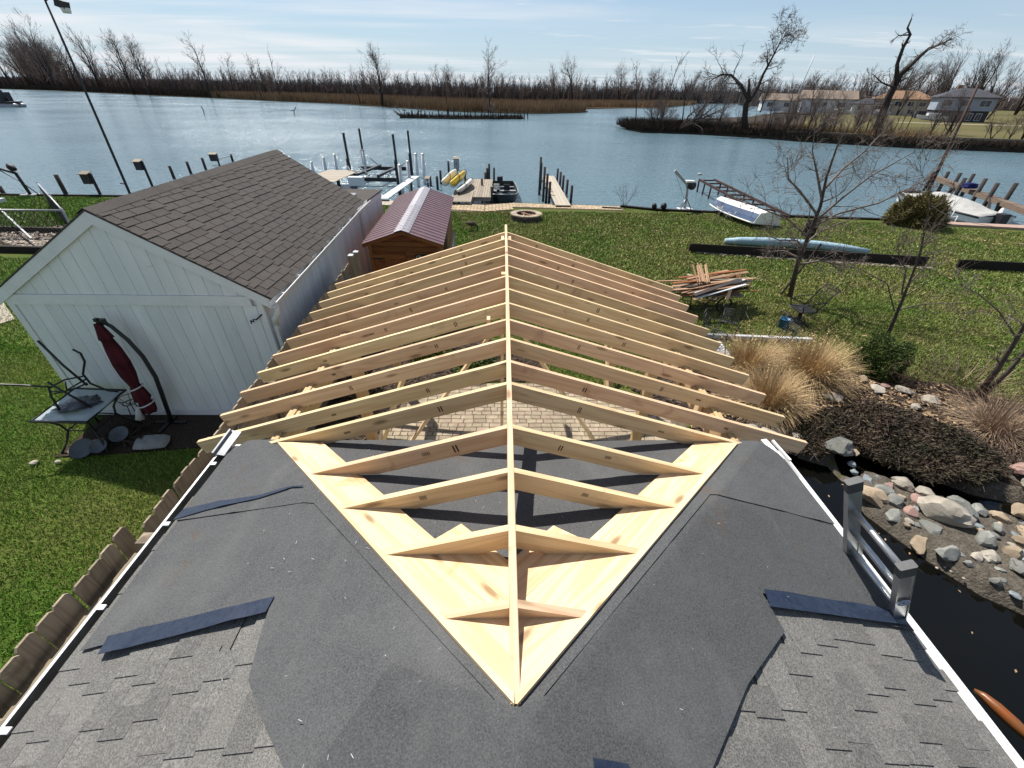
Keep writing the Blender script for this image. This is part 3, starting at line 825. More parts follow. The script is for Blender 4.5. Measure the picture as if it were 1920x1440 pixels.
# valley sleepers: wide boards lying in a V on the hip
def hip_board(poly, lift, mname):
    """a board lying on the hip, its outline in plan; grain follows its long side"""
    c = Vector((sum(p[0] for p in poly)/len(poly), sum(p[1] for p in poly)/len(poly), 0))
    zf = lambda x, y: RZ-HS*(y-HD)
    P3 = [Vector((x, y, zf(x,y)+lift)) for x, y in poly]
    ax = (P3[0]-P3[1]).normalized()
    Nn = Vector((0, HS, 1)).normalized()
    m = frame(P3[1], ax, Nn); im = m.inverted()
    pts = [im @ p for p in P3]
    mb = MB()
    mb.prism([(p.x, p.y) for p in pts], 0, .019)
    return link_mesh('valley_board', mb.mesh('valley_board', M[mname]), fr, m)
hip_board([(-1.96,2.68),(-.006,.60),(-.006,1.02),(-.30,1.34),(-1.58,2.68)], LO+.012, 'pine2')
hip_board([(2.00,2.68),(.006,.60),(.006,1.02),(.34,1.36),(1.62,2.68)], LO+.012, 'pine2')
hip_board([(-.305,1.345),(-.006,1.024),(-.006,1.30),(-.30,1.62),(-.44,1.485)], LO+.012, 'pine2')
hip_board([(.345,1.365),(.006,1.024),(.006,1.33),(.26,1.60),(.44,1.46)], LO+.012, 'pine2')
# doubled beams, posts, ridge post and braces
for s in (-1, 1):
    for k in range(3):
        board('beam', (s*(2.13+(k-1)*.0395),2.9,2.225-.012*abs(k-1)), (s*(2.13+(k-1)*.0395),7.16,2.225-.012*abs(k-1)), .038, .235, M['treated'], fr)
    for y in (3.05, 5.1, 7.08):
        mb = MB(); mb.bar((0,0,0),(2.10,0,0),.14,.14,ch=.006)
        link_mesh('post', mb.mesh('post', M['treated']), fr, frame((s*2.13,y,0),(0,0,1),(0,1,0)))
board('block', (2.03,3.5,2.03),(2.03,3.5,2.36),.038,.09,M['pine'],fr,z=(0,1,0))
board('block', (2.03,4.1,2.03),(2.03,4.1,2.36),.038,.09,M['pine'],fr,z=(0,1,0))
board('ridge_post', (-.055,4.42,.02),(-.055,4.42,2.9), .038,.089,M['pine'],fr,z=(0,1,0))
board('brace', (-.10,4.40,2.80),(-1.68,4.40,.42), .038,.089,M['pine'],fr,z=(0,1,0))
board('brace', (.10,4.40,2.80),(1.60,4.40,.42), .038,.089,M['pine'],fr,z=(0,1,0))
board('brace', (-2.06,3.4,.06),(-1.35,4.9,1.9), .038,.089,M['pine'],fr)
board('brace', (-2.05,3.3,1.95),(-2.05,5.0,.3), .038,.14,M['pine'],fr,z=(1,0,0))
for a, b in (((-2.3,4.9,.05),(-1.55,3.9,.07)),((-2.5,4.3,.05),(-1.7,4.25,.08))):
    tag(board('scrap_board', a, b, .14, .038, M['pine']), 'pine offcut dropped on the ground under the new roof frame', 'board', 'pine offcuts on the ground by the fence')
board('brace', (2.08,6.9,.1),(2.08,7.9,1.1), .038,.089,M['pine'],fr)

# ================================================================== PATIO
pat = thing('patio', 'tan stamped brick patio beneath the new rafters', 'patio', (0,0,0))
PATIO = [(-2.25,2.0),(-2.25,5.2),(-2.2,5.9),(-1.95,6.6),(-1.3,7.05),(-.3,7.2),(.6,7.22),(1.6,7.15),(2.5,6.95),(3.1,6.4),(3.35,5.9),(3.42,5.3),(3.3,4.2),(2.9,3.4),(2.4,2.8),(2.2,2.0)]
mb = MB(); mb.prism(PATIO, -.1, .012); mb.build('slab', M['joint'], pat)
def in_poly(x, y, P):
    c = False; n = len(P)
    for i in range(n):
        (x0,y0),(x1,y1) = P[i], P[(i+1)%n]
        if (y0 > y) != (y1 > y) and x < (x1-x0)*(y-y0)/(y1-y0)+x0: c = not c
    return c
def brick_mesh(w, h, seed):
    r = random.Random(seed); j = lambda: r.uniform(-.003,.003)
    mb = MB(); b = [(j(),j()),(w+j(),j()),(w+j(),h+j()),(j(),h+j())]; q = .006
    vs = [(x,y,0) for x,y in b]+[(x,y,.010) for x,y in b]+[(x+(q if i in (0,3) else -q), y+(q if i<2 else -q), .016+j()) for i,(x,y) in enumerate(b)]
    fs = [(i,(i+1)%4,4+(i+1)%4,4+i) for i in range(4)]+[(4+i,4+(i+1)%4,8+(i+1)%4,8+i) for i in range(4)]+[(8,9,10,11)]
    mb.add(vs, fs); return mb
BW = [(w, [brick_mesh(w, .107, s+int(w*1000)).mesh('brick', M['paver']) for s in range(3)]) for w in (.12,.17,.22)]
cells = []
y = 2.9; row = 0
while y < 7.2:
    x = -2.4+random.uniform(0,.1)
    while x < 3.4:
        w, ms = random.choice(BW)
        if all(in_poly(px_,py_,PATIO) for px_,py_ in ((x,y),(x+w,y),(x+w,y+.107),(x,y+.107))): cells.append((x,y,w,random.choice(ms)))
        x += w+.009
    y += .116; row += 1
# those seen largest through the frame come first
def seen_key(c): return (0 if 3.3 < c[1] < 5.3 and -1.2 < c[0]+.1 < 1.5 else 1, abs(c[0]-.1)+abs(c[1]-4.3))
cells.sort(key=seen_key)
rest = MB()
for i, (x, y, w, ms) in enumerate(cells):
    if i < 300:
        link_mesh('brick', ms, pat, Matrix.Translation((x,y,.012)))
    else:
        b = brick_mesh(w, .107, i)
        rest.add([(vx+x, vy+y, vz+.012) for vx,vy,vz in b.v], b.f)
mrest = plain('tan_patio_brick_far', (.345,.285,.205), (.24,.19,.135), 8, .85, .2, rand=.15, hue=.012, island=True, bump=.5, bscale=45, bdist=.003)
o = rest.build('brick_field', mrest, pat); o['kind'] = 'stuff'

# planting beds of dark mulch (flat sheets a few millimetres over the lawn)
def bed(poly, z, mat, name='mulch_bed'):
    mb = MB(); mb.prism(poly, -.12, z)
    return tag(mb.build(name, mat, origin=(0,0,0)), kind='structure')
bed([(-3.6,.2),(-2.26,.2),(-2.26,5.2),(-2.2,5.95),(-1.95,6.65),(-1.3,7.1),(-.2,7.26),(.9,7.28),(.9,8.3),(-.2,9.0),(-1.2,9.5),(-1.0,12.0),(-1.2,15.5),(-3.9,15.5)], .020, M['mulch'])
bed([(2.25,2.85),(2.95,3.5),(3.35,4.2),(3.47,5.3),(3.40,5.95),(3.15,6.45),(2.6,7.0),(3.1,7.6),(4.5,8.6),(6.6,8.7),(8.0,7.6),(9.6,7.2),(10.8,6.0),(11.2,4.2),(9.5,3.2),(8.8,3.7),(8.35,4.3),(7.5,4.7),(6.8,5.25),(6.1,5.68),(4.7,5.63),(3.5,5.3),(2.3,4.7)], .024, M['mulch'])
# ground between fence and shed on the left
bed([(-7.3,5.05),(-5.0,5.3),(-3.5,5.5),(-3.5,6.2),(-7.3,6.2)], .016, M['mulch'])
bed([(-20.5,17.2),(-17.0,15.2),(-15.2,17.0),(-17.5,19.8)], .02, M['mulch'], 'gravel_bed')

# ================================================================== FENCE
fence = thing('picket_fence', 'weathered dog-eared board fence running between the dark roof and the white garage', 'fence', (-3.4,4,0))
def fx(y): return -3.40 if y < 2.3 else -3.27-.036*(y-2.4)
def picket_mesh(h, seed):
    r = random.Random(seed); w = .140; mb = MB()
    mb.profile([(0,0),(h-.026,0),(h,.024+r.uniform(-.004,.004)),(h,w-.024),(h-.026,w),(0,w)], (0,0,-.009), (1,0,0), (0,1,0), (0,0,.018))
    return mb.mesh('picket', M['fence'])
PK = [picket_mesh(h, i) for i, h in enumerate((1.74,1.755,1.735,1.76,1.745))]
y = -.55
while y < 9.3:
    x = fx(y)
    m = Matrix.Translation((x+random.uniform(-.004,.004), y, .02)) @ Euler((random.uniform(-.006,.006), random.uniform(-.008,.008), random.uniform(-.03,.03))).to_matrix().to_4x4() @ frame((0,0,0),(0,0,1),(-1,0,0))
    link_mesh('picket', random.choice(PK), fence, m)
    y += .1485
for y0, y1, x in ((-.6,2.28,-3.36),(2.34,4.9,-3.27),(4.9,7.3,-3.36),(7.3,9.3,-3.45)):
    for z in (.35,.95,1.52):
        board('rail', (x+.05,y0,z),(x+.05-(.09 if y0 > 2 else 0),y1,z), .038,.089,M['fence'],fence)
for y, h in ((-.5,1.62),(1.0,1.6),(2.31,1.72),(4.9,1.62),(7.3,1.62),(9.35,1.95),(9.75,1.90)):
    mb = MB(); x = fx(y)+.10
    mb.bar((0,0,0),(h,0,0),.095,.095,ch=.004)
    link_mesh('post', mb.mesh('post', M['fence']), fence, frame((x,y,0),(0,0,1),(1,0,0)))
    mb = MB(); mb.box(x-.055,x+.055,y-.055,y+.055,h,h+.02); mb.add([(x-.055,y-.055,h+.02),(x+.055,y-.055,h+.02),(x+.055,y+.055,h+.02),(x-.055,y+.055,h+.02),(x,y,h+.05)],[(0,1,4),(1,2,4),(2,3,4),(3,0,4)])
    mb.build('post_cap', M['pvc'] if y > 9 else M['fence'], fence)
# planks stored along the foot of the fence, on the house side
mb = MB()
tag(board('plank', (-2.92,-.4,.62),(-2.95,2.75,.66), .19,.038, M['cedar'], None), 'long brown plank lying along the foot of the fence beside the gutter', 'board')
bed([(-3.25,-1.0),(-2.3,-1.0),(-2.3,2.8),(-3.25,2.8)], .03, M['mulch'])

# ================================================================== WHITE GARAGE
gar = thing('garage', 'white grooved-board garage with a brown shingle roof', 'garage', (-5.7,6.1,0))
SK = -.068                                   # the building stands slightly turned: x drifts with y
GY0, GY1 = 6.15, 12.95
GXL, GXR, GPK = -7.62, -3.78, -5.70
EZ_, PZ_ = 2.34, 3.58
def gx(x, y): return x + SK*(y-6.1)
def gsl(x): return PZ_ - (PZ_-EZ_)/2.06*abs(x-GPK)      # height of the roof underside at x (front plane)
mb = MB()
poly = [(GXL+.02,0),(GXR-.02,0),(GXR-.02,gsl(GXR)-.03),(GPK,PZ_-.03),(GXL+.02,gsl(GXL)-.03)]
vs = [(gx(x,GY0+.03),GY0+.03,z) for x,z in poly]+[(gx(x,GY1),GY1,z) for x,z in poly]
n = 5; fs = [(i,(i+1)%n,n+(i+1)%n,n+i) for i in range(n)]+[tuple(range(n-1,-1,-1)),tuple(range(n,2*n))]
mb.add(vs, fs); mb.build('wall', M['white'], gar)
# front boards below and above the band
def board_poly(x0, x1, zlo, zhi0, zhi1):
    mb = MB(); mb.profile([(x0,zlo),(x1,zlo),(x1,zhi1),(x0,zhi0)], (0,GY0-.012,0), (1,0,0), (0,0,1), (0,.036,0))
    return mb
BWD = .2135
x = GXL+.10
while x < GXR-.10:
    x1 = min(x+BWD-.007, GXR-.09)
    o = board_poly(x,x1,.13,2.19,2.19).build('siding_board', M['white'], gar)
    zt0, zt1 = gsl(x)-.16, gsl(x1)-.16
    if x < GPK < x1:
        mb = MB(); mb.profile([(x,2.36),(x1,2.36),(x1,zt1),(GPK,gsl(GPK)-.16),(x,zt0)], (0,GY0-.012,0), (1,0,0), (0,0,1), (0,.036,0)); mb.build('siding_board', M['white'], gar)
    elif min(zt0, zt1) > 2.37:
        board_poly(x,x1,2.36,zt0,zt1).build('siding_board', M['white'], gar)
    elif max(zt0, zt1) > 2.40:
        board_poly(x,x1,2.36,max(zt0,2.365),max(zt1,2.365)).build('siding_board', M['white'], gar)
    x += BWD
mb = MB(); mb.box(GXL+.09,GXR-.16,GY0-.030,GY0,2.195,2.355); mb.build('band_board', M['whitetrim'], gar)
mb = MB(); mb.box(GXL,GXR,GY0-.02,GY0+.03,.02,.125); mb.build('base_board', M['whitetrim'], gar)
for xa, xb in ((GXL-.01,GXL+.09),(GXR-.085,GXR+.005)):
    mb = MB(); mb.box(xa,xb,GY0-.028,GY0+.03,.02,gsl(xa if xa < GPK else xb)-.05); mb.build('corner_board', M['whitetrim'], gar)
for s in (-1, 1):
    xe = GPK+s*2.06
    mb = MB(); mb.profile([(GPK,PZ_-.005),(xe,EZ_-.005),(xe,EZ_-.17),(GPK,PZ_-.18)], (0,GY0-.055,0), (1,0,0), (0,0,1), (0,.026,0)); mb.build('rake_board', M['whitetrim'], gar)
# right-hand side wall boards
y = GY0+.08
while y < GY1-.05:
    y1 = min(y+BWD-.007, GY1-.03)
    mb = MB(); mb.profile([(y,.1),(y1,.1),(y1,EZ_-.15),(y,EZ_-.15)], (0,0,0), (SK,1,0), (0,0,1), (.03,0,0))
    mb.v = [(vx+gx(GXR,0)-.022, vy, vz) for vx,vy,vz in mb.v]
    mb.build('siding_board', M['white'], gar); y += BWD
mb = MB(); mb.profile([(GY0-.05,EZ_-.17),(GY1+.03,EZ_-.17),(GY1+.03,EZ_-.03),(GY0-.05,EZ_-.03)], (gx(GPK+2.06,0)-.02,0,0), (SK,1,0), (0,0,1), (.022,0,0)); mb.build('fascia', M['whitetrim'], gar)
# roof planes
mb = MB()
for s in (-1, 1):
    a = (GPK, PZ_); b = (GPK+s*2.09, EZ_-.018)
    vs = []
    for yy in (GY0-.065, GY1+.06):
        for (xx, zz) in (a, b): vs += [(gx(xx,yy),yy,zz),(gx(xx,yy),yy,zz+.02)]
    mb.add(vs, [(0,1,5,4),(2,6,7,3),(0,2,3,1),(4,5,7,6),(1,3,7,5),(0,4,6,2)])
groof = mb.build('roof', M['granC'], gar)
sl_len = math.hypot(2.09, PZ_-EZ_+.018)
# three-tab shingle strips on the slope that faces us
def strip(seed, a=0.0, b=.985):
    r = random.Random(seed); mb = MB(); L = .985; E_ = .140
    mb.box(a, b, E_*.90, E_+.06, 0, .003)
    for k in range(3):
        u, v = max(a, k*L/3+.007), min(b, (k+1)*L/3-.007)
        if v-u > .01: mb.box(u, v, -.001+r.uniform(-.0025,.0025), E_*.93, -.001, .0085)
    return mb.mesh('shingle', M['granC'])
ST = [strip(i) for i in range(6)]
Yv = Vector((-(2.09), 0, PZ_-EZ_+.018)).normalized()
Xv = Vector((-SK*-1, 1, 0)); Xv = Vector((SK,1,0)).normalized()
Xd = -Xv
Nn = Xd.cross(Yv)
if Nn.z < 0: Xd = Xv; Nn = Xd.cross(Yv)
Nn.normalize()
nc = int(sl_len/.141)
for c in range(nc):
    off = (c % 2)*.164 + (c % 3)*.02
    k = -2
    while True:
        yy = GY0-.07+k*.986+off
        if yy > GY1+.05: break
        if yy < GY0-1.05: k += 1; continue
        fr_ = c*.141/sl_len
        xx = GPK+2.105-2.09*fr_; zz = EZ_-.02+(PZ_-EZ_+.018)*fr_
        st_y = yy if Xd.y > 0 else yy+.985
        o = Vector((gx(xx,st_y), st_y, zz))+Nn*.0225
        t = (Yv-Nn*.040).normalized(); n2 = Xd.cross(t).normalized(); X2 = t.cross(n2)
        m = Matrix(((X2.x,t.x,n2.x,o.x),(X2.y,t.y,n2.y,o.y),(X2.z,t.z,n2.z,o.z),(0,0,0,1)))
        lo_, hi_ = max(0, GY0-.072-yy), min(.985, GY1+.065-yy)
        if hi_-lo_ < .02: k += 1; continue
        if Xd.y < 0: lo_, hi_ = .985-hi_, .985-lo_
        if hi_-lo_ < .98:
            link_mesh('shingle', strip(k+c, lo_, hi_), groof, m); k += 1; continue
        link_mesh('shingle', random.choice(ST), groof, m)
        k += 1
# ridge caps, folded over the top
capm = MB(); 
for s in (-1, 1):
    q = Vector((s*2.09, 0, -(PZ_-EZ_+.018))).normalized()
    nn_ = Vector((s*(PZ_-EZ_+.018),0,2.09)).normalized()
    a0 = Vector((0,0,.036)); a1 = a0+q*.155
    capm.add([a0, a0+Vector((0,.30,-.006)), a1+Vector((0,.30,-.006)), a1, a0-nn_*.006, a0+Vector((0,.30,-.012)), a1+Vector((0,.30,-.012))-nn_*.0, a1-nn_*.006],
             [(0,1,2,3),(0,3,7,4),(3,2,6,7)])
capme = capm.mesh('ridge_cap', M['granC'], fix=False)
k = 0
yy = GY0-.07
while yy < GY1-.1:
    link_mesh('ridge_cap', capme, groof, Matrix.Translation((gx(GPK,yy),yy,PZ_+.004+random.uniform(0,.003)))); yy += .145
# gutter with hangers and the downspout elbow
mb = MB(); mb.profile([(0,0),(.08,0),(.105,.05),(.108,.085),(.118,.086),(.118,.094),(.102,.094),(.098,.052),(.075,.006),(.006,.006),(.006,.095),(0,.095)], (gx(GPK+2.075,GY0-.1),GY0-.1,EZ_-.135), (1,0,0), (0,0,1), (SK*6.0,6.0,0)); mb.build('gutter', M['gutter'], gar)
mb = MB(); mb.profile([(0,0),(.08,0),(.105,.05),(.108,.085),(.118,.086),(.118,.094),(.102,.094),(.098,.052),(.075,.006),(.006,.006),(.006,.095),(0,.095)], (gx(GPK+2.075,GY0+5.9),GY0+5.9,EZ_-.135), (1,0,0), (0,0,1), (SK*1.1+.10,1.1,.05)); mb.build('gutter', M['gutter'], gar)
for y in np.arange(GY0+.25, GY1, .78):
    mb = MB(); x = gx(GPK+2.07,y); mb.box(x,x+.125,y,y+.02,EZ_-.045,EZ_-.034); mb.build('gutter_bracket', M['whitetrim'], gar)
mb = MB(); x = gx(GPK+2.13,GY0)
mb.tube([(x,GY0-.02,EZ_-.12),(x,GY0-.03,EZ_-.22),(x-.04,GY0-.02,EZ_-.30),(x-.10,GY0-.01,EZ_-.36),(x-.105,GY0,EZ_-.48)], .042, 8)
mb.build('downspout_elbow', M['gutter'], gar, smooth=True)
mb = MB(); mb.bar((x-.105,GY0,EZ_-.46),(x-.105,GY0,.2),.075,.055); mb.build('downspout', M['gutter'], gar)
# iron hook with a small lamp arm near the corner
mb = MB(); hx, hz = -3.93, 1.96
mb.tube([(hx-.10,GY0-.05,hz-.05),(hx-.085,GY0-.07,hz+.01),(hx-.04,GY0-.07,hz-.01),(hx-.04,GY0-.07,hz+.03),(hx,GY0-.06,hz+.02),(hx+.10,GY0-.03,hz+.10)], .011, 6); mb.build('wall_hook', M['blackiron'], gar, smooth=True)

# lean-to shed behind the garage
lt = thing('lean_to', 'small white lean-to with a flat shingled roof at the far end of the garage', 'shed', (-5.2,14.1,0))
mb = MB(); P = [(-6.3,13.05),(-4.22,13.05),(-4.10,15.05),(-6.4,15.05)]
mb.prism(P, 0, lambda x, y: 2.17+.02*(y-13)); mb.build('wall', M['white'], lt)
for (xa,ya),(xb,yb) in (((-4.20,13.1),(-4.175,13.55)),((-4.175,13.56),(-4.145,14.0)),((-4.143,14.01),(-4.118,14.5)),((-4.116,14.51),(-4.085,15.04))):
    mb = MB(); mb.prism([(xa-.02,ya),(xb-.02,yb),(xb+.006,yb),(xa+.006,ya)], .03, 2.02); mb.build('siding_board', M['white'], lt)
mb = MB(); mb.prism([(-4.245,13.0),(-4.13,15.1),(-4.085,15.1),(-4.19,13.0)], 2.03, 2.20); mb.build('fascia', M['whitetrim'], lt)
mb = MB(); mb.prism([(-6.45,12.98),(-4.17,12.98),(-4.04,15.15),(-6.5,15.15)], lambda x,y: 2.20+.02*(y-13), lambda x,y: 2.235+.02*(y-13)); mb.build('roof', M['granC'], lt)
w = MB(); w.cbox((-4.75,14.2,2.30),.28,.05,.05); w.cbox((-4.68,14.16,2.28),.1,.1,.05)
tag(w.build('scrap_block', M['pvc']), 'white scrap left lying on the lean-to roof', 'scrap')

# ================================================================== CEDAR SHED
cs = thing('cedar_shed', 'little brown cedar shed with a ribbed maroon metal roof', 'shed', (-2.6,13,0))
SK2 = -.05
CY0, CY1 = 10.40, 15.95
def sx2(x, y): return x+SK2*(y-10.4)
cpk, cez, cpz, chw = -2.49, 1.90, 2.22, .99
mb = MB(); poly = [(cpk-.86,0),(cpk+.86,0),(cpk+.86,1.90),(cpk,2.15),(cpk-.86,1.90)]
vs = [(sx2(x,CY0+.16),CY0+.16,z) for x,z in poly]+[(sx2(x,CY1-.1),CY1-.1,z) for x,z in poly]
mb.add(vs, [(i,(i+1)%5,5+(i+1)%5,5+i) for i in range(5)]+[(4,3,2,1,0),(5,6,7,8,9)]); mb.build('wall', M['cedar'], cs)
def ceil_at(x): return 2.16-.30*abs(x-cpk)
z = .08
while z < 2.02:
    h = .132
    wmax = .87 if z+h < 1.88 else max(.05, (2.15-(z+h))/.30)
    for xa, xb in ((cpk-wmax, cpk+wmax),):
        # split around the door on the left
        segs = [(xa, cpk-.80), (cpk+.02, xb)] if z < 1.66 else [(xa, xb)]
        for a, b in segs:
            if b-a < .05: continue
            me = MB(); me.bar((0,0,0),(b-a,0,0),.03,h-.006,ch=.012)
            link_mesh('plank', me.mesh('plank', M['cedar']), cs, frame((a,CY0+.15,z+h/2),(1,0,0),(0,0,1)))
    z += h
y0 = CY0+.18
z = .08
while z < 1.80:
    me = MB(); L = CY1-CY0-.3; me.bar((0,0,0),(L,0,0),.03,.132-.006,ch=.012)
    mme = me.mesh('plank', M['cedar'])
    for sx_ in (-1, 1): link_mesh('plank', mme, cs, frame((sx2(cpk+sx_*.875,y0),y0,z+.066),(SK2,1,0),(0,0,1)))
    z += .132
door = MB(); door.box(cpk-.79,cpk+.01,CY0+.118,CY0+.15,.10,1.64); d = door.build('door', M['cedar'], cs)
for i in range(6):
    mb = MB(); x0 = cpk-.78+i*.131; mb.box(x0,x0+.124,CY0+.100,CY0+.118,.12,1.62); mb.build('board', M['cedar'], d)
for a, b in (((cpk-.79,1.56),(cpk+.01,1.56)),((cpk-.79,.86),(cpk+.01,.86)),((cpk-.74,1.50),(cpk-.40,.92)),((cpk-.04,1.50),(cpk-.38,.92))):
    mb = MB(); mb.bar((a[0],CY0+.088,a[1]),(b[0],CY0+.088,b[1]),.09,.022,upv=(0,1,0)); mb.build('brace', M['cedar'], d)
mb = MB(); mb.box(cpk-.80,cpk-.58,CY0+.070,CY0+.078,1.50,1.54); mb.tube([(cpk-.60,CY0+.07,1.52),(cpk-.54,CY0+.06,1.545),(cpk-.5,CY0+.06,1.52)],.012,5); mb.build('hinge', M['blackiron'], d)
mb = MB(); mb.tube([(cpk-.1,CY0+.08,.82),(cpk-.1,CY0+.04,.86),(cpk-.1,CY0+.04,.96),(cpk-.1,CY0+.08,1.0)],.012,6); mb.build('handle', M['blackiron'], d)
for x in (cpk-.86, cpk+.80):
    mb = MB(); mb.box(x,x+.075,CY0+.08,CY0+.13,.0,1.86); mb.build('corner_board', M['cedar'], cs)
mb = MB(); mb.cbox((cpk+.42,CY0+.105,1.55),.34,.012,.15); sg = mb.build('sign', M['signblack'], cs)
def text_obj(body, size, m, mat, parent=None, name='lettering', shear=0.0, extrude=.002):
    cu = bpy.data.curves.new(name, 'FONT'); cu.body = body; cu.size = size; cu.align_x = 'CENTER'; cu.align_y = 'CENTER'; cu.extrude = extrude; cu.shear = shear; cu.resolution_u = 3
    tmp = bpy.data.objects.new('text_tmp', cu); COL.objects.link(tmp)
    dg = bpy.context.evaluated_depsgraph_get(); me = bpy.data.meshes.new_from_object(tmp.evaluated_get(dg)); 
    bpy.data.objects.remove(tmp); me.name = name; me.materials.clear(); me.materials.append(mat)
    return link_mesh(name, me, parent, m)
text_obj("Chad's", .125, frame((cpk+.42,CY0+.096,1.55),(1,0,0),(0,-1,0)), M['paint'], sg, shear=.35)
# roof: ribbed sheets and a folded zinc cap
def ribbed(side):
    mb = MB(); n = 22; ys = []
    L = CY1-CY0; p = L/n
    for i in range(n):
        b = CY0+i*p
        ys += [(b,0),(b+p*.58,0),(b+p*.68,.022),(b+p*.90,.022)]
    ys.append((CY1,0))
    sl_ = Vector((side*chw,0,cez-cpz)).normalized(); nn = Vector((side*(cpz-cez),0,chw)).normalized()
    rows = []
    for yy, hh in ys:
        a = Vector((sx2(cpk,yy)+side*.02,yy,cpz))+nn*hh; b = Vector((sx2(cpk+side*chw,yy),yy,cez))+nn*hh
        rows.append((a,b))
    vs = [p for r in rows for p in r]
    fs = [(2*i,2*i+1,2*i+3,2*i+2) for i in range(len(rows)-1)]
    k = len(vs); vs2 = [v-nn*.006 for v in vs]
    fs2 = [tuple(k+j for j in reversed(f)) for f in fs]
    mb.add(vs+vs2, fs+fs2+[(0,k,k+1,1)]+[(2*i+1,k+2*i+1,k+2*i+3,2*i+3) for i in range(len(rows)-1)])
    return mb.build('roof_sheet', M['maroon'], cs)
ribbed(-1); ribbed(1)
for (ya, yb, dz) in ((CY0-.02, CY0+2.75, .026), (CY0+2.70, CY1+.02, .031)):
    mb = MB()
    for s in (-1, 1):
        a = [Vector((sx2(cpk,yy),yy,cpz+dz)) for yy in (ya,yb)]; b = [Vector((sx2(cpk+s*.19,yy),yy,cpz+dz-.19*(cpz-cez)/chw)) for yy in (ya,yb)]
        mid = [(p*.45+q*.55)+Vector((0,0,.004)) for p, q in zip(a,b)]
        vs = [a[0],a[1],mid[1],mid[0],b[1],b[0]]; k = 6
        mb.add(vs+[v-Vector((0,0,.006)) for v in vs], [(0,1,2,3),(3,2,4,5),(0,3,9,6),(3,5,11,9),(5,4,10,11),(6,9,8,7),(9,11,10,8)])
    mb.build('ridge_cap', M['gold'], cs)
for s in (-1, 1):
    mb = MB(); mb.profile([(cpk,cpz-.012),(cpk+s*chw,cez-.012),(cpk+s*chw,cez-.10),(cpk,cpz-.10)], (0,CY0+.02,0),(1,0,0),(0,0,1),(0,.025,0)); mb.build('rake_board', M['cedar'], cs)
# grey side panel fence by the shed's right side
mb = MB(); mb.prism([(-1.42,10.75),(-1.36,10.75),(-1.50,13.1),(-1.56,13.1)], 0, 1.5); tag(mb.build('fence_panel', M['greywood']), 'short grey fence panel along the right side of the cedar shed', 'fence')
pn = thing('lattice_panel', 'dark lattice panel leaning on the white garage behind the fence end', 'panel', (-3.75,8.9,0))
mb = MB()
for i in range(5): mb.bar((-3.80,8.2+i*.24,.05),(-3.86,8.2+i*.24,1.25),.03,.02)
for z in (.1,.6,1.2): mb.bar((-3.80-.05*z,8.1,z),(-3.80-.05*z,9.3,z),.03,.03)
mb.build('frame', M['darkwood'], pn)

# ================================================================== LEFT YARD
tb = thing('patio_table', 'black framed patio table with a misty glass top beside the white garage', 'table', (-6.88,5.5,0))
TP = [(-7.28,5.10),(-6.42,5.08),(-6.46,5.93),(-7.34,5.98)]
mb = MB(); mb.prism([(-7.25,5.13),(-6.45,5.11),(-6.49,5.90),(-7.31,5.95)], .712, .72); mb.build('glass_top', M['glass'], tb)
mb = MB(); pr = [(x,y,.716) for x,y in TP]; mb.tube(pr+[pr[0], pr[1]], .022, 8); mb.build('frame', M['black'], tb, smooth=True)
for (x, y), (ox, oy) in zip(TP, ((.08,.06),(-.08,.06),(-.08,-.06),(.08,-.06))):
    mb = MB(); cx_, cy_ = -6.88, 5.52
    mb.tube([(x+ox,y+oy,.70),(x+ox+(cx_-x)*.25,y+oy+(cy_-y)*.25,.50),(x+ox+(cx_-x)*.30,y+oy+(cy_-y)*.30,.36),(x+ox+(cx_-x)*.12,y+oy+(cy_-y)*.12,.16),(x+ox*.5,y+oy*.5,.02)], .017, 7); mb.build('leg', M['black'], tb, smooth=True)
mb = MB(); mb.tube([(-7.1,5.3,.36),(-6.65,5.3,.36),(-6.66,5.74,.36),(-7.12,5.76,.36),(-7.1,5.3,.36)],.012,6); mb.build('stretcher', M['black'], tb, smooth=True)
# the upturned chair on the table
ch = thing('patio_chair', 'black tube patio chair turned upside down on the glass table', 'chair', (-6.9,5.5,.74))
def tubep(name, pts, r, parent, mat=M['black']): 
    mb = MB(); mb.tube(pts, r, 7); return mb.build(name, mat, parent, smooth=True)
tubep('leg', [(-6.98,5.30,.745),(-7.03,5.36,1.0),(-7.08,5.45,1.12),(-7.38,5.38,1.20),(-7.80,5.32,1.26),(-7.93,5.30,1.36)], .016, ch)
tubep('leg', [(-6.50,5.85,.745),(-6.60,5.80,.80),(-6.72,5.72,1.0),(-6.74,5.72,1.18),(-6.58,5.72,1.42),(-6.54,5.70,1.58),(-6.60,5.68,1.66)], .016, ch)
tubep('leg', [(-6.60,5.42,.745),(-6.86,5.42,1.05),(-7.02,5.44,1.22)], .017, ch)
tubep('leg', [(-6.86,5.78,.92),(-7.05,5.80,1.30),(-7.22,5.84,1.72)], .018, ch)
tubep('seat_rail', [(-7.08,5.45,1.10),(-7.0,5.65,1.12),(-6.76,5.72,1.14)], .013, ch)
tubep('seat_rail', [(-7.05,5.43,1.00),(-6.85,5.58,1.0),(-6.74,5.70,1.02)], .013, ch)
tubep('seat_rail', [(-7.10,5.44,1.05),(-6.86,5.42,1.05),(-6.72,5.70,1.10)], .012, ch)
tubep('seat_rail', [(-6.95,5.60,1.12),(-6.90,5.50,1.02)], .010, ch)
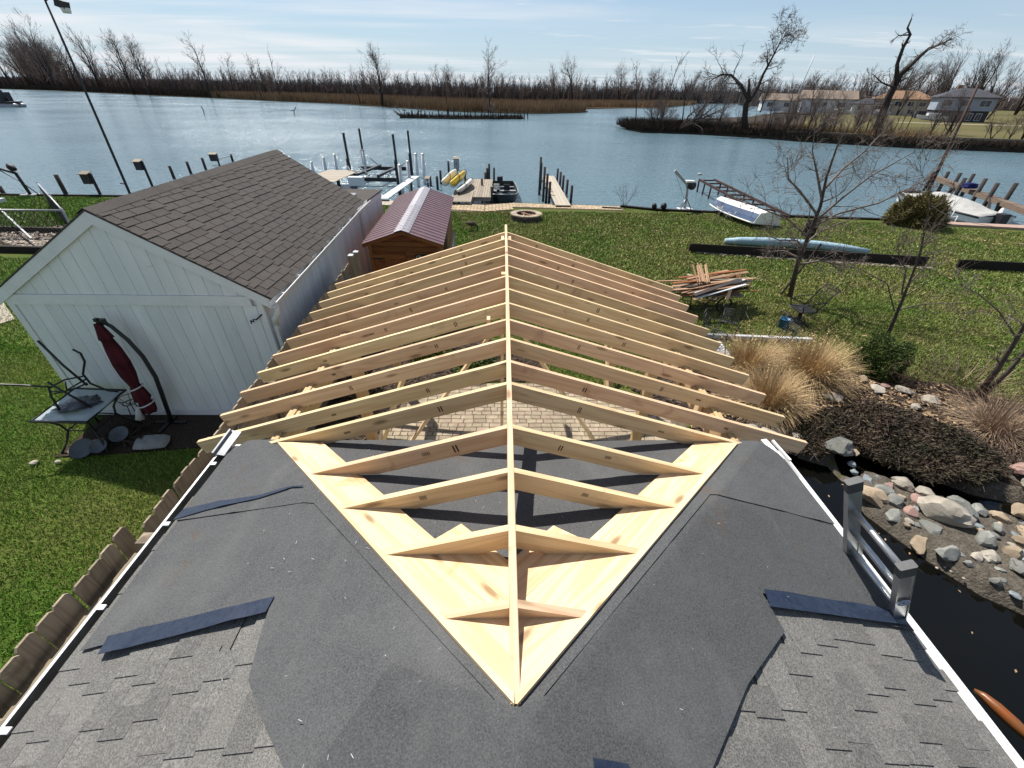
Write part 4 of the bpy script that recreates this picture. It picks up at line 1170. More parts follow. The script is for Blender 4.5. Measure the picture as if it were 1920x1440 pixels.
def blob(name, c, sx_, sy_, sz_, mat, seed=0, amp=.2, sub=3, parent=None, flat=True, freq=2.2, rz=0):
    from mathutils import noise as mn
    bm = bmesh.new(); bmesh.ops.create_icosphere(bm, subdivisions=sub, radius=1)
    rot = Matrix.Rotation(rz, 3, 'Z')
    for v in bm.verts:
        n = mn.noise(v.co*freq*.6+Vector((seed*3.7, seed*1.3, seed)))+.5*mn.noise(v.co*freq*1.6+Vector((seed,9,seed*2.)))
        p = v.co*(1+amp*n)
        if name == 'stone':
            for fn in ((.7,.5,.5),(-.6,.6,.53),(.2,-.8,.56),(-.75,-.3,.59),(.05,.1,.99),(.85,-.45,.25),(-.2,.95,.2)):
                fnv = Vector(fn).normalized(); fnv.rotate(Euler((seed*.9,seed*1.7,seed*2.9))) ; lim = .64+.16*math.sin(seed*5.3+fn[0]*9)
                e_ = p.dot(fnv)-lim
                if e_ > 0: p = p-fnv*e_*.97
        p = Vector((p.x*sx_, p.y*sy_, p.z*sz_))
        if flat and p.z < -.35*sz_: p.z = -.35*sz_+(p.z+.35*sz_)*.2
        v.co = rot @ p
    me = bpy.data.meshes.new(name); bm.to_mesh(me); bm.free(); me.materials.append(mat)
    me.polygons.foreach_set('use_smooth', [True]*len(me.polygons))
    o = link_mesh(name, me, parent, Matrix.Translation(Vector(c)))
    if name == 'stone':
        e = o.modifiers.new('crisp_edges', 'EDGE_SPLIT'); e.split_angle = R(24)
    return o
tag(blob('plastic_sheet', (-6.86,5.50,.755), .26, .17, .07, M['polybag'], 3, .5, 4, freq=4, rz=.5), 'crumpled dark plastic sheet lying on the glass table top', 'plastic sheet')
# cantilever umbrella
um = thing('umbrella', 'closed dark red cantilever umbrella strapped in white, leaning by the garage wall', 'umbrella', (-6.05,5.9,0))
tubep('mast', [(-5.98,5.92,.02),(-5.90,5.92,.5),(-5.82,5.92,1.0),(-5.84,5.92,1.4),(-5.93,5.92,1.7),(-6.06,5.92,1.93),(-6.16,5.92,2.02)], [.036,.036,.034,.032,.030,.028,.026], um)
mb = MB(); mb.cbox((-6.15,5.90,2.02),.10,.08,.08); mb.cbox((-6.19,5.88,2.06),.05,.05,.05); mb.build('hub', M['black'], um)
def canopy(p0, p1, prof, n=20, folds=5, seed=0):
    p0, p1 = Vector(p0), Vector(p1); d = (p1-p0).normalized(); u = d.cross(Vector((0,1,0))).normalized(); w = d.cross(u)
    mb = MB(); vs = []; K = len(prof)
    for i, (t, r) in enumerate(prof):
        for j in range(n):
            a = 2*math.pi*j/n
            rr = r*.84*(1+.26*math.sin(folds*a+seed+t*1.5))
            vs.append(p0.lerp(p1,t)+(u*math.cos(a)+w*math.sin(a))*rr)
    fs = [(i*n+j,i*n+(j+1)%n,(i+1)*n+(j+1)%n,(i+1)*n+j) for i in range(K-1) for j in range(n)]
    fs += [tuple(range(n)), tuple((K-1)*n+j for j in range(n))]
    mb.add(vs, fs); return mb
canopy((-6.17,5.84,2.02),(-6.02,5.72,.42),[(0,.045),(.05,.06),(.12,.085),(.16,.10),(.165,.075),(.28,.105),(.42,.12),(.55,.11),(.66,.075),(.68,.07),(.74,.10),(.84,.125),(.87,.085),(.92,.12),(1.0,.10)]).build('canopy', M['red'], um, smooth=True)
for z, r, dx_ in ((.90,.085,.0),(.585,.10,.05)):
    mb = MB(); 
    c = Vector((-6.17,5.84,2.02)).lerp(Vector((-6.02,5.72,.42)), (2.02-z)/1.6)
    mb.tube([(c.x+r*1.15*math.cos(a),c.y+r*1.15*math.sin(a),c.z+.03*math.cos(a)) for a in np.linspace(0,2*math.pi,14)], .012, 5); mb.build('strap', M['strap'], um, smooth=True)
canopy((-6.12,5.64,.58),(-6.15,5.60,.36),[(0,.02),(.3,.04),(1,.07)],14,6).build('valance', M['strap'], um, smooth=True)
mb = MB(); mb.bar((-6.3,5.9,.03),(-5.7,5.9,.03),.06,.04); mb.bar((-6.0,5.6,.03),(-6.0,6.05,.03),.06,.04); mb.build('base', M['black'], um)
mb = MB(); nb_ = 15; vs = []
for sgn in (1, -1):
    for j in range(nb_):
        for i in range(nb_):
            u, v = -1+2*i/(nb_-1), -1+2*j/(nb_-1)
            hgt_ = .075*((1-u**4)*(1-v**4))**.5+.008*math.sin(u*7+v*5)*(1-u*u)*(1-v*v)
            vs.append((-5.90+.27*u*(1-.10*v*v)-.05*v, 5.32+.16*v*(1-.12*u*u)+.03*u, .085+sgn*hgt_*(1 if sgn > 0 else .7)))
q_ = nb_*nb_
fs = [(j*nb_+i,j*nb_+i+1,(j+1)*nb_+i+1,(j+1)*nb_+i) for j in range(nb_-1) for i in range(nb_-1)]
fs += [tuple(q_+k for k in reversed(f)) for f in list(fs)]
mb.add(vs, fs)
tag(mb.build('sand_bag', M['bag'], smooth=True), 'flat grey sand bag lying on the shaded grass by the umbrella', 'bag')
for i, (x, y, z, r, lab) in enumerate(((-6.86,5.14,.10,.17,'grey stone dish tilted on edge under the near edge of the glass table'),(-6.60,5.16,.13,.12,'smaller grey dish behind the stone dish under the table'),(-6.45,5.42,.16,.14,'round grey basin deep in the shade beneath the table'))):
    mb = MB(); mb.lathe([(0,-.02),(r*.5,-.02),(r*.92,.02),(r,.05),(r*.97,.055),(r*.86,.03),(0,.0)],(0,0,0),18)
    me = mb.mesh('stone_dish', M['dish'], smooth=True); o = link_mesh('stone_dish', me, None, Matrix.Translation((x,y,z)) @ Euler((R(28),R(10),0)).to_matrix().to_4x4())
    tag(o, lab, 'dish')
ws = thing('plant_stand', 'small black wire plant stand with a loop basket by the garage wall', 'plant stand', (-6.42,5.80,0))
mb = MB()
for rr, z in ((.13,.62),(.10,.52)): mb.tube([(-6.42+rr*math.cos(a),5.84+rr*math.sin(a),z) for a in np.linspace(0,2*math.pi,16)], .006, 5)
for k in range(6):
    a = k*math.pi/3; mb.tube([(-6.42+.13*math.cos(a),5.84+.13*math.sin(a),.62),(-6.42+.07*math.cos(a),5.84+.07*math.sin(a),.50),(-6.42,5.84,.50)], .005, 4)
mb.build('basket', M['blackiron'], ws, smooth=True)
for a in (0.3, 2.4, 4.5):
    mb = MB(); mb.tube([(-6.42+.06*math.cos(a),5.84+.06*math.sin(a),.5),(-6.42+.10*math.cos(a),5.84+.10*math.sin(a),.25),(-6.42+.2*math.cos(a),5.84+.2*math.sin(a),.0)], .008, 5); mb.build('leg', M['blackiron'], ws, smooth=True)
mb = MB()
for i in range(36):
    a = random.uniform(0, math.pi); x, y, z = random.uniform(-6.75,-5.95), random.uniform(5.25,5.75), random.uniform(.03,.14); L = random.uniform(.1,.38)
    mb.tube([(x-L*math.cos(a)/2,y-L*math.sin(a)*.4,z),(x,y,z+.03),(x+L*math.cos(a)/2,y+L*math.sin(a)*.4,z)], random.uniform(.008,.02), 5)
tag(mb.build('kindling_pile', M['barkdark']), 'dark heap of sticks and dead stems on the bare ground beneath table and umbrella', 'sticks', kind='stuff')
mb = MB(); mb.box(-8.02,-7.74,7.2,7.45,.0,.34); mb.box(-8.04,-7.72,7.18,7.47,.34,.37)
tag(mb.build('crate', M['redplastic']), 'red plastic crate showing past the left corner of the garage', 'crate')
for i,(x,y,r,m_,lab) in enumerate(((-7.0,5.20,.13,'stoneT','rough tan edging stone under the left corner of the glass table'),(-6.82,5.32,.12,'stoneP','pinkish edging stone next to the tan one under the glass table'),(-7.47,4.90,.045,'stoneW','small white stone on the grass left of the stone dish'),(-7.12,4.92,.035,'stoneW','tiny pale stone on the grass between the dish and the white stone'),(-8.9,8.3,.09,'stoneW','white rock at the grass edge left of the garage corner'),(-8.75,8.02,.07,'stoneW','smaller pale rock below the white rock left of the garage'))):
    tag(blob('edging_stone' if i<2 else 'pale_stone', (x,y,.04), r*1.3, r, r*.6, M[m_], i+40, .25, 3), lab, 'stone')
sb = thing('walkway', 'pale concrete walkway slab at the left edge behind the garage', 'walkway', (-13,9.8,0))
mb = MB(); mb.prism([(-15.0,10.9),(-12.60,9.64),(-12.46,9.96),(-14.6,11.7)], -.05, .03); mb.build('slab', M['conc'], sb)

# ================================================================== LADDER AT THE RIGHT EAVE
ld = thing('ladder', 'aluminium extension ladder leaning on the right eave above the dark pond', 'ladder', (3.4,1.45,-.4))
LT, LBm = Vector((2.02,0,3.12)), Vector((3.72,0,-.55))
for y, top, cap_ in ((1.66, 3.14, 1), (1.245, 2.95, 1)):
    k = (3.12-top)/(3.12+.55)
    a = LT.lerp(LBm, k); a.y = y; b = LBm.copy(); b.y = y
    mb = MB(); d = (b-a).normalized(); nn = Vector((d.z,0,-d.x))
    # channel rail: web and two flanges
    mb.bar(a, b, .028, .075, upv=nn); mb.bar(a+nn*.036, b+nn*.036, .040, .006, upv=nn); mb.bar(a-nn*.036, b-nn*.036, .040, .006, upv=nn)
    mb.build('rail', M['alu'], ld)
    mb = MB(); mb.bar(a-d*.035, a+d*.05, .046, .088, upv=nn, ch=.006); mb.build('end_cap', M['cap'], ld)
    a2 = LT.lerp(LBm, .17 if y > 1.5 else .34); a2.y = y+(.034 if y > 1.5 else -.034); b2 = LBm.copy(); b2.y = a2.y
    mb = MB(); mb.bar(a2+nn*-.05, b2+nn*-.05, .028, .08, upv=nn); mb.build('lower_rail', M['alu'], ld)
for k in np.arange(.055, .95, .055):
    p = LT.lerp(LBm, k)
    mb = MB(); mb.tube([(p.x,1.25,p.z),(p.x,1.655,p.z)], .019, 8); mb.build('rung', M['alu'], ld, smooth=True)
    if k > .2:
        mb = MB(); q = p+Vector((.045,0,.03)); mb.tube([(q.x,1.22,q.z),(q.x,1.69,q.z)], .017, 8); mb.build('rung', M['alu'], ld, smooth=True)
a = LT.lerp(LBm, .13); d = (LBm-LT).normalized()
mb = MB(); m = frame((a.x+.0,1.245-.0235,a.z),d,(0,-1,0))
mb.lathe([(0,0),(.034,0),(.034,.0012),(0,.0012)],(0,0,0),20); st_ = link_mesh('sticker', mb.mesh('sticker', M['sticker']), ld, m)
mb = MB(); mb.lathe([(.021,.0013),(.026,.0013),(.026,.002),(.021,.002)],(0,0,0),20,cap=False); mb.bar((-.012,0,.0016),(.012,0,.0016),.006,.0008); mb.bar((0,-.012,.0016),(0,.012,.0016),.006,.0008)
o = bpy.data.objects.new('emblem', mb.mesh('emblem', M['stickerink'])); COL.objects.link(o); o.parent = st_

# ================================================================== POND STONES, FISH
stones = [ # x, y, r, material, z, squash, label
 (5.62,5.13,.30,'stoneG',.20,.75,'big grey boulder under the juniper at the head of the pond'),
 (5.86,5.02,.09,'stoneT',.12,.8,'cream stone tucked against the right side of the big grey boulder'),
 (5.72,4.86,.085,'stoneB',.02,.8,'blue-grey cobble just below the big grey boulder'),
 (5.68,4.70,.095,'stoneB',-.02,.7,'blue cobble second below the big grey boulder'),
 (5.74,4.52,.15,'stoneB',.0,.75,'rounded blue-grey stone above the tan boulder'),
 (5.52,4.20,.29,'stoneT',.05,.72,'large flat tan boulder at the pond edge behind the ladder'),
 (5.98,4.36,.11,'stoneP',.04,.7,'small dusty pink stone right of the tan boulder'),
 (6.22,4.10,.23,'stoneP',.02,.45,'flat pale pink stone lying over the stream'),
 (6.33,3.82,.36,'stoneW',.10,.65,'largest pale boulder in the middle of the pond edge'),
 (5.66,3.86,.19,'stoneG',-.02,.7,'grey-green stone below the tan boulder'),
 (5.88,3.86,.155,'stoneP',.03,.8,'rosy round stone between two grey ones'),
 (6.02,3.58,.22,'stoneG',.0,.65,'long grey-green stone below the rosy stone'),
 (5.74,3.46,.22,'stoneT',-.08,.65,'olive brown stone half in the pond water'),
 (6.28,3.42,.09,'stoneP',-.02,.75,'small terracotta cobble below the pale boulder'),
 (6.20,3.28,.09,'stoneB',-.05,.75,'small blue cobble beside the terracotta one'),
 (6.58,3.42,.24,'stoneG',.0,.7,'broad dark grey stone right of the terracotta cobble'),
 (6.20,2.98,.15,'stoneG',-.10,.6,'pale green-grey stone at the water line'),
 (6.76,3.24,.19,'stoneT',.02,.8,'upright brownish stone leaning on the mossy rock'),
 (6.92,3.58,.15,'stoneG',.05,.7,'grey cobble above the upright brownish stone'),
 (7.08,3.36,.15,'stoneT',.04,.7,'buff cobble in the middle of the right bank'),
 (7.15,3.14,.14,'stoneB',.04,.65,'blue-grey cobble below the buff cobble'),
 (7.38,3.10,.18,'stoneG',.05,.6,'flat pale grey stone beside the blue-grey cobble'),
 (6.98,2.80,.34,'stoneM',-.10,.5,'wet brown mossy rock where the stream spills in'),
 (6.48,2.78,.24,'stoneM',-.12,.45,'wet dark slab under the mossy rock'),
 (7.42,2.78,.17,'stoneG',.0,.7,'greenish stone right of the mossy rock'),
 (7.68,2.88,.20,'stoneW',.05,.6,'pale angular stone at the right edge above the flat slab'),
 (7.30,2.46,.30,'stoneW',.0,.5,'white angular boulder below the mossy rock'),
 (7.18,2.10,.38,'stoneW',-.04,.28,'broad pale slab sloping into the dark water'),
 (7.12,2.20,.14,'stoneB',.10,.75,'blue-grey cobble resting on the pale slab'),
 (6.78,2.30,.24,'stoneW',-.08,.35,'flat white flagstone at the water line left of the slab'),
 (7.00,1.92,.22,'stoneW',-.10,.35,'lower flagstone tipping into the pond'),
 (7.55,2.28,.16,'stoneB',.02,.7,'slate coloured cobble at the right frame edge'),
 (7.62,2.0,.22,'stoneG',.0,.6,'grey boulder at the far right below the slab'),
 (7.55,3.86,.22,'stoneT',.08,.65,'buff stone by the black hose end'),
 (7.98,3.60,.24,'stoneT',.08,.6,'orange tan stone at the right end of the stream'),
 (8.22,4.30,.32,'stoneW',.12,.6,'pale boulder above the hose on the far right'),
 (8.35,4.62,.24,'stoneP',.12,.6,'pinkish boulder behind the pale one on the far right'),
 (8.30,3.25,.14,'stoneB',.05,.65,'bluish stone at the right edge of the stream'),
 (5.08,5.42,.22,'stoneW',.06,.6,'pale stone beside the roof corner at the top of the pond'),
 (4.70,5.52,.26,'stoneW',.08,.5,'flat white stone against the rafter tail'),
 (4.42,5.70,.20,'stoneW',.08,.5,'flat pale stone under the second rafter tail'),
 (5.42,6.80,.20,'stoneG',.08,.6,'grey stone at the foot of the nearer grass clump'),
 (6.50,6.60,.24,'stoneW',.09,.55,'whitish boulder in the bed right of the nearer grass clump'),
 (6.70,6.84,.14,'stoneT',.07,.6,'small buff stone behind the whitish boulder'),
 (7.75,6.95,.24,'stoneW',.07,.4,'flat pale rock below the boxwood'),
 (8.20,6.90,.20,'stoneW',.07,.4,'second flat pale rock below the boxwood, farther right'),
 (8.55,6.62,.26,'stoneW',.06,.35,'pale slab at the lawn edge below the sapling'),
 (7.65,7.3,.16,'stoneT',.08,.5,'tan rock left of the boxwood foot'),
 (7.95,7.05,.13,'stoneP',.06,.5,'pinkish rock between the flat pale rocks'),
 (8.05,6.35,.15,'stoneW',.06,.5,'pale stone above the juniper'),
 (6.62,5.92,.10,'stoneW',.18,.6,'white stone poking out of the juniper top'),
]
for i,(x,y,r,m_,z,q,lab) in enumerate(stones):
    tag(blob('stone', (x,y,z+ .02), r*.72*(1.12+.2*math.sin(i*1.7)), r*.72*(.82+.15*math.cos(i*2.3)), r*.78*q, M[m_], i*1.37, .34, 3, freq=1.9, rz=i*1.1), lab, 'stone', 'stones around the pond')
gs2 = random.Random(91)
BELT = [(5.62,4.45),(5.6,4.0),(5.75,3.5),(5.95,3.05),(6.3,2.6),(6.6,2.25),(6.85,1.95),(7.4,1.75),(8.2,1.6),(8.4,2.4),(8.4,3.3),(7.7,3.75),(6.9,4.0),(6.3,4.4),(5.9,4.65)]
kinds = (('stoneG','grey'),('stoneT','buff'),('stoneB','bluish'),('stoneW','pale'),('stoneG','grey'))
taken = [(x,y,r*.75) for x,y,r,*_ in stones]; cnt = 0; tries = 0
while cnt < 95 and tries < 6000:
    tries += 1
    x, y = gs2.uniform(5.5,8.4), gs2.uniform(1.6,4.7)
    r = gs2.uniform(.05,.15) if cnt > 25 else gs2.uniform(.12,.22)
    if not in_poly(x,y,BELT) or any(math.hypot(x-a,y-b) < (c+r)*.80 for a,b,c in taken): continue
    taken.append((x,y,r)); m_, cn = gs2.choice(kinds)
    tag(blob('stone', (x,y,max(gz(x,y),-.2)+.03+r*.2), r*gs2.uniform(.9,1.25), r*gs2.uniform(.75,1.0), r*gs2.uniform(.5,.8), M[m_], 200+cnt*1.7, .38, 2 if r < .1 else 3, freq=2.1, rz=gs2.uniform(0,3)), 'smaller %s filler stone wedged among the boulders of the pond bank' % cn, 'stone', '%s filler stones of the pond bank' % cn); cnt += 1
mb = MB()
for i in range(150):
    x, y = random.gauss(6.35,.22), random.gauss(3.1,.16); r = random.uniform(.015,.04)
    mb.lathe([(0,0),(r*.8,r*.1),(r,r*.5),(r*.6,r*.95),(0,r*1.0)],(x,y,-.14+random.uniform(0,.08)),6)
tag(mb.build('pebbles', M['pebble'], smooth=True), 'small pebbles between the stones at the water line', 'pebbles', kind='stuff')
mb = MB(); mb.tube([(7.42,3.72,.02),(7.62,3.80,.07),(7.86,4.0,.12),(8.05,4.3,.10)], .035, 8); tag(mb.build('hose', M['black'], smooth=True), 'thick black hose feeding the stream at the right', 'hose')
koi = thing('koi', 'orange koi gliding just under the dark pond surface', 'fish', (5.1,1.5,-.14))
mb = MB()
kp = [Vector((4.98,1.74,-.135)),Vector((5.02,1.68,-.13)),Vector((5.06,1.58,-.128)),Vector((5.11,1.44,-.128)),Vector((5.17,1.28,-.13)),Vector((5.24,1.14,-.135))]
mb.tube(kp, [.012,.040,.058,.060,.04,.014], 10); mb.build('body', M['koi'], koi, smooth=True)
mb = MB(); mb.add([(5.24,1.14,-.132),(5.22,1.0,-.13),(5.30,1.06,-.128),(5.34,1.02,-.13)],[(0,1,2),(0,2,3)]); mb.build('tail_fin', M['koi'], koi)
mb = MB(); mb.add([(5.10,1.56,-.10),(5.14,1.40,-.10),(5.12,1.46,-.07)],[(0,1,2)]); mb.build('dorsal_fin', M['koi'], koi)
mb = MB()
for i in range(46):
    x, y = random.uniform(2.7,5.9), random.uniform(-.3,4.6); r = random.uniform(.008,.03); a = random.uniform(0,6)
    mb.add([(x+r*math.cos(a),y+r*math.sin(a),-.135),(x-r*.5*math.sin(a),y+r*.5*math.cos(a),-.134),(x-r*math.cos(a),y-r*math.sin(a),-.135),(x+r*.5*math.sin(a),y-r*.5*math.cos(a),-.134)],[(0,1,2,3)])
tag(mb.build('floating_leaves', M['litter']), 'pale leaves and foam flecks floating on the pond', 'leaves', kind='stuff')

# ================================================================== PLANT GENERATORS
def blades(n, cx_, cy_, cz_, r0, Lmin, Lmax, w, spread, droop, seed, segs=4, up_bias=.55):
    """arching grass leaves from a small crown"""
    g = np.random.default_rng(seed)
    V_, T_ = [], []
    for i in range(n):
        a = g.uniform(0, 2*math.pi); tilt = abs(g.normal(0, spread)); L = g.uniform(Lmin, Lmax)
        rr = r0*math.sqrt(g.uniform()); px_, py_, pz_ = cx_+rr*math.cos(a+.4*g.normal()), cy_+rr*math.sin(a), cz_
        dv = np.array([math.cos(a)*math.sin(tilt), math.sin(a)*math.sin(tilt), math.cos(tilt)])
        side = np.array([-math.sin(a), math.cos(a), 0])*w*g.uniform(.6,1.2)
        p = np.array([px_,py_,pz_]); b = len(V_)
        for k in range(segs+1):
            ww = side*(1-k/segs*.85)
            V_ += [p-ww, p+ww]
            dv = dv+np.array([0,0,-droop*g.uniform(.6,1.4)])*(k+1)/segs; dv /= np.linalg.norm(dv)
            p = p+dv*L/segs
            if p[2] < cz_+.01: p[2] = cz_+.01
        for k in range(segs): T_ += [(b+2*k,b+2*k+1,b+2*k+3),(b+2*k,b+2*k+3,b+2*k+2)]
    return V_, T_
def grass_clump(name, label, x, y, n, Lm, LM, mat, seed, plume=0, spread=.75, droop=.42, r0=.28, w=.006, cat='ornamental grass'):
    z = max(gz(x,y), 0)+.02
    t = thing(name, label, cat, (x,y,z))
    V_, T_ = blades(n,0,0,0,r0,Lm,LM,w,spread,droop,seed)
    me = tri_mesh('leaves', np.array(V_), np.array(T_), mat); o = link_mesh('leaves', me, t, Matrix.Translation((x,y,z))); 
    if plume:
        V_, T_ = blades(plume,0,0,0,r0*.8,LM*.85,LM*1.1,w*.6,spread*.62,droop*.35,seed+5,6)
        me = tri_mesh('plumes', np.array(V_), np.array(T_), M['strawpale']); link_mesh('plumes', me, t, Matrix.Translation((x,y,z)))
        g = np.random.default_rng(seed+9); tips = np.array(V_).reshape(plume,7,2,3).mean(2)
        V2, T2 = [], []
        for q in range(plume):
            for e in range(14):
                f = g.uniform(.72,1.0)*6; k = min(int(f),5); p = tips[q,k]*(1-(f-k))+tips[q,k+1]*(f-k)
                dd = g.normal(0,.016,3); s_ = g.normal(0,.006,3); b = len(V2); V2 += [p-s_, p+s_, p+dd]; T2.append((b,b+1,b+2))
        me = tri_mesh('seed_heads', np.array(V2), np.array(T2), M['strawpale']); link_mesh('seed_heads', me, t, Matrix.Translation((x,y,z)))
    return t
grass_clump('ornamental_grass','round clump of dry tan grass beside the rafter tails, the nearer of the pair',5.12,6.45,1900,.45,.92,M['straw'],3,24)
grass_clump('ornamental_grass','largest mound of golden dry grass with feathery plumes, left of the boxwood',6.50,7.40,3000,.5,1.02,M['straw'],4,70,r0=.34)
grass_clump('ornamental_grass','dry plumed grass in front of the tipped iron chair',5.35,7.75,1100,.45,.98,M['straw'],5,46,r0=.3,spread=.6)
grass_clump('ornamental_grass','bleached fallen grass clump under the leaning bare trunk at the right edge',9.0,5.75,1000,.4,.90,M['strawgrey'],6,0,spread=.95,r0=.3)
grass_clump('ornamental_grass','low scatter of bleached dry stems on the far right of the bed',10.2,4.9,900,.4,.95,M['strawgrey'],8,0,spread=1.0,r0=.6)
grass_clump('ornamental_grass','thin dry stems standing at the lawn edge right of the sapling',9.9,7.3,160,.4,.9,M['strawgrey'],9,0,spread=.5,r0=.7,w=.005)

def leaf_mass(n, shape, size, seed, lay=.6, tuft=4):
    """small sprigs spread through a volume; shape(g) gives a point and an outward direction"""
    g = np.random.default_rng(seed); V_, T_ = [], []
    for i in range(n):
        p, o = shape(g)
        for k in range(tuft):
            d = o*lay+g.normal(0,.6,3); d /= np.linalg.norm(d)
            s_ = np.cross(d, g.normal(0,1,3)); s_ /= (np.linalg.norm(s_)+1e-9)
            L = size*g.uniform(.6,1.5); b = len(V_)
            q = p+g.normal(0,size*.3,3)
            V_ += [q-s_*L*.16, q+s_*L*.16, q+d*L]; T_.append((b,b+1,b+2))
    return np.array(V_), np.array(T_)
from mathutils import noise as mnz
def shrub(name, label, cat, c, rx, ry, rz_, n, size, mat, seed, lump=.18, fill=.55, core=.0):
    t = thing(name, label, cat, c)
    def shp(g):
        d = g.normal(0,1,3); d[2] = abs(d[2])*1.0-.15; d /= np.linalg.norm(d)
        k = 1+lump*mnz.noise(Vector(d*2.6)+Vector((seed,seed*.7,1)))*1.6
        r = (g.uniform()**fill)*.35+.65 if g.uniform() < .8 else g.uniform(.2,.7)
        return np.array([d[0]*rx,d[1]*ry,max(d[2],-.1)*rz_+.1*rz_])*k*r, d
    V_, T_ = leaf_mass(n, shp, size, seed)
    me = tri_mesh('foliage', V_, T_, mat); link_mesh('foliage', me, t, Matrix.Translation(Vector(c)))
    g = random.Random(seed); mb = MB()
    for i in range(14):
        a = g.uniform(0,6.28); q = g.uniform(.3,.85)
        mb.tube([(c[0],c[1],c[2]),(c[0]+rx*q*.5*math.cos(a),c[1]+ry*q*.5*math.sin(a),c[2]+rz_*.35),(c[0]+rx*q*math.cos(a),c[1]+ry*q*math.sin(a),c[2]+rz_*.75)],[.02,.014,.005],5)
    mb.build('branches', M['barkdark'], t); return t
shrub('boxwood','clipped round dark green boxwood at the lawn edge behind the plumed grass','shrub',(8.22,7.72,0.0),.52,.50,.80,5200,.045,M['box'],12,.22)
shrub('round_shrub','big olive evergreen bush by the seawall in front of the covered boat','shrub',(19.9,20.9,0.0),1.05,.95,1.30,7000,.13,M['bushleaf'],13,.30)
# creeping juniper: a low dark mat hanging over the stream
jt = thing('juniper', 'wide low dark juniper sprawling over the head of the pond', 'shrub', (6.6,5.3,.0))
JP = [(4.85,5.15),(5.0,5.55),(5.6,5.95),(6.3,6.25),(7.2,6.28),(7.9,5.8),(8.2,5.1),(8.0,4.55),(7.3,4.35),(6.6,4.45),(6.2,4.85),(5.9,5.25),(5.3,5.0)]
gj = np.random.default_rng(21); jp = []
while len(jp) < 13000:
    x, y = gj.uniform(4.6,8.4), gj.uniform(4.1,6.5)
    if not in_poly(x,y,JP): continue
    e = float(pond_depth(np.array([x]),np.array([y]))[0]); 
    dd = min(math.hypot(x-a,y-b) for a,b in JP)
    h = (.08+.42*min(1,dd/.8))*(.75+.5*mnz.noise(Vector((x*1.5,y*1.5,0))))
    h *= (1.15 if x > 6 else .9)
    jp.append((x-6.6,y-5.3,max(.02,h*gj.uniform(.35,1.0))+.05))
it = iter(jp*1)
def jshape(g):
    p = np.array(next(it)); o = np.array([.25,-.55,.35])+np.array([p[0]*.3,p[1]*.4,.15]); return p, o/np.linalg.norm(o)
V_, T_ = leaf_mass(len(jp), jshape, .060, 22, .7, 6)
link_mesh('foliage', tri_mesh('foliage', V_, T_, M['needle']), jt, Matrix.Translation((6.6,5.3,0)))
mb = MB()
for i in range(150):
    p = jp[i*37 % len(jp)]; a = random.uniform(3.6,5.9); L = random.uniform(.2,.5)
    x, y, z = p[0]+6.6, p[1]+5.3, p[2]
    mb.tube([(x-L*.5*math.cos(a),y-L*.5*math.sin(a),z*.5),(x,y,z+.03),(x+L*.5*math.cos(a),y+L*.5*math.sin(a),z*.9)],[.006,.004,.002],4)
mb.build('stems', M['twig'], jt)
# a small yellow-green plant and dark foliage in the bed beyond the patio
def low_plant(label, x, y, r, h, n, mat, seed, size=.09):
    t = thing('low_shrub', label, 'shrub', (x,y,0))
    def shp(g):
        d = g.normal(0,1,3); d[2] = abs(d[2]); d /= np.linalg.norm(d)
        return np.array([d[0]*r,d[1]*r,d[2]*h])*g.uniform(.4,1), d
    V_, T_ = leaf_mass(n, shp, size, seed)
    link_mesh('foliage', tri_mesh('foliage', V_, T_, mat), t, Matrix.Translation((x,y,0)))
    mb = MB()
    for i in range(7): a = i*.9; mb.tube([(x,y,0),(x+r*.6*math.cos(a),y+r*.6*math.sin(a),h*.7)],[.012,.004],4)
    mb.build('stems', M['barkdark'], t)
low_plant('yellow-green low shrub in the dark bed left of the ridge, beyond the patio',-1.75,8.4,.55,.40,420,M['greenplant'],31)
low_plant('dark leafy low shrub beside the yellow-green one beyond the patio',-.65,7.75,.50,.36,500,M['box'],32)
low_plant('straggly dark shrub in the left bed by the fence',-2.75,6.6,.5,.55,420,M['needle'],33)

# loose chips on the beds, leaf litter, pale gravel under the timbers
def scatter_chips(name, label, mat, n, region, size, z=.03, seed=1, cat='mulch', pile=.03):
    g = np.random.default_rng(seed); V_, T_ = [], []
    xs_ = [p[0] for p in region]; ys_ = [p[1] for p in region]; k = 0
    while k < n:
        x, y = g.uniform(min(xs_),max(xs_)), g.uniform(min(ys_),max(ys_))
        if not in_poly(x,y,region): continue
        a = g.uniform(0,6.28); L = size*g.uniform(.5,1.6); w = L*g.uniform(.2,.5); zz = z+g.uniform(0,pile)
        c, s_ = math.cos(a), math.sin(a); b = len(V_); t1, t2 = g.normal(0,.35*L,2)
        V_ += [(x-c*L+s_*w,y-s_*L-c*w,zz),(x-c*L-s_*w,y-s_*L+c*w,zz+t1*.4),(x+c*L-s_*w,y+s_*L+c*w,zz+t2),(x+c*L+s_*w,y+s_*L-c*w,zz)]
        T_ += [(b,b+1,b+2),(b,b+2,b+3)]; k += 1
    tag(link_mesh(name, tri_mesh(name, np.array(V_), np.array(T_), mat)), label, cat, kind='stuff')
BEDR = [(2.3,4.8),(2.95,3.5),(3.35,4.2),(3.47,5.3),(3.40,5.95),(3.15,6.45),(2.6,7.0),(3.1,7.6),(4.5,8.6),(6.6,8.7),(8.0,7.6),(9.6,7.2),(10.8,6.0),(11.2,4.2),(9.5,3.2),(8.8,3.9),(8.3,4.6),(7.5,5.0),(6.8,5.5),(6.1,5.8),(4.7,5.75),(3.5,5.4)]
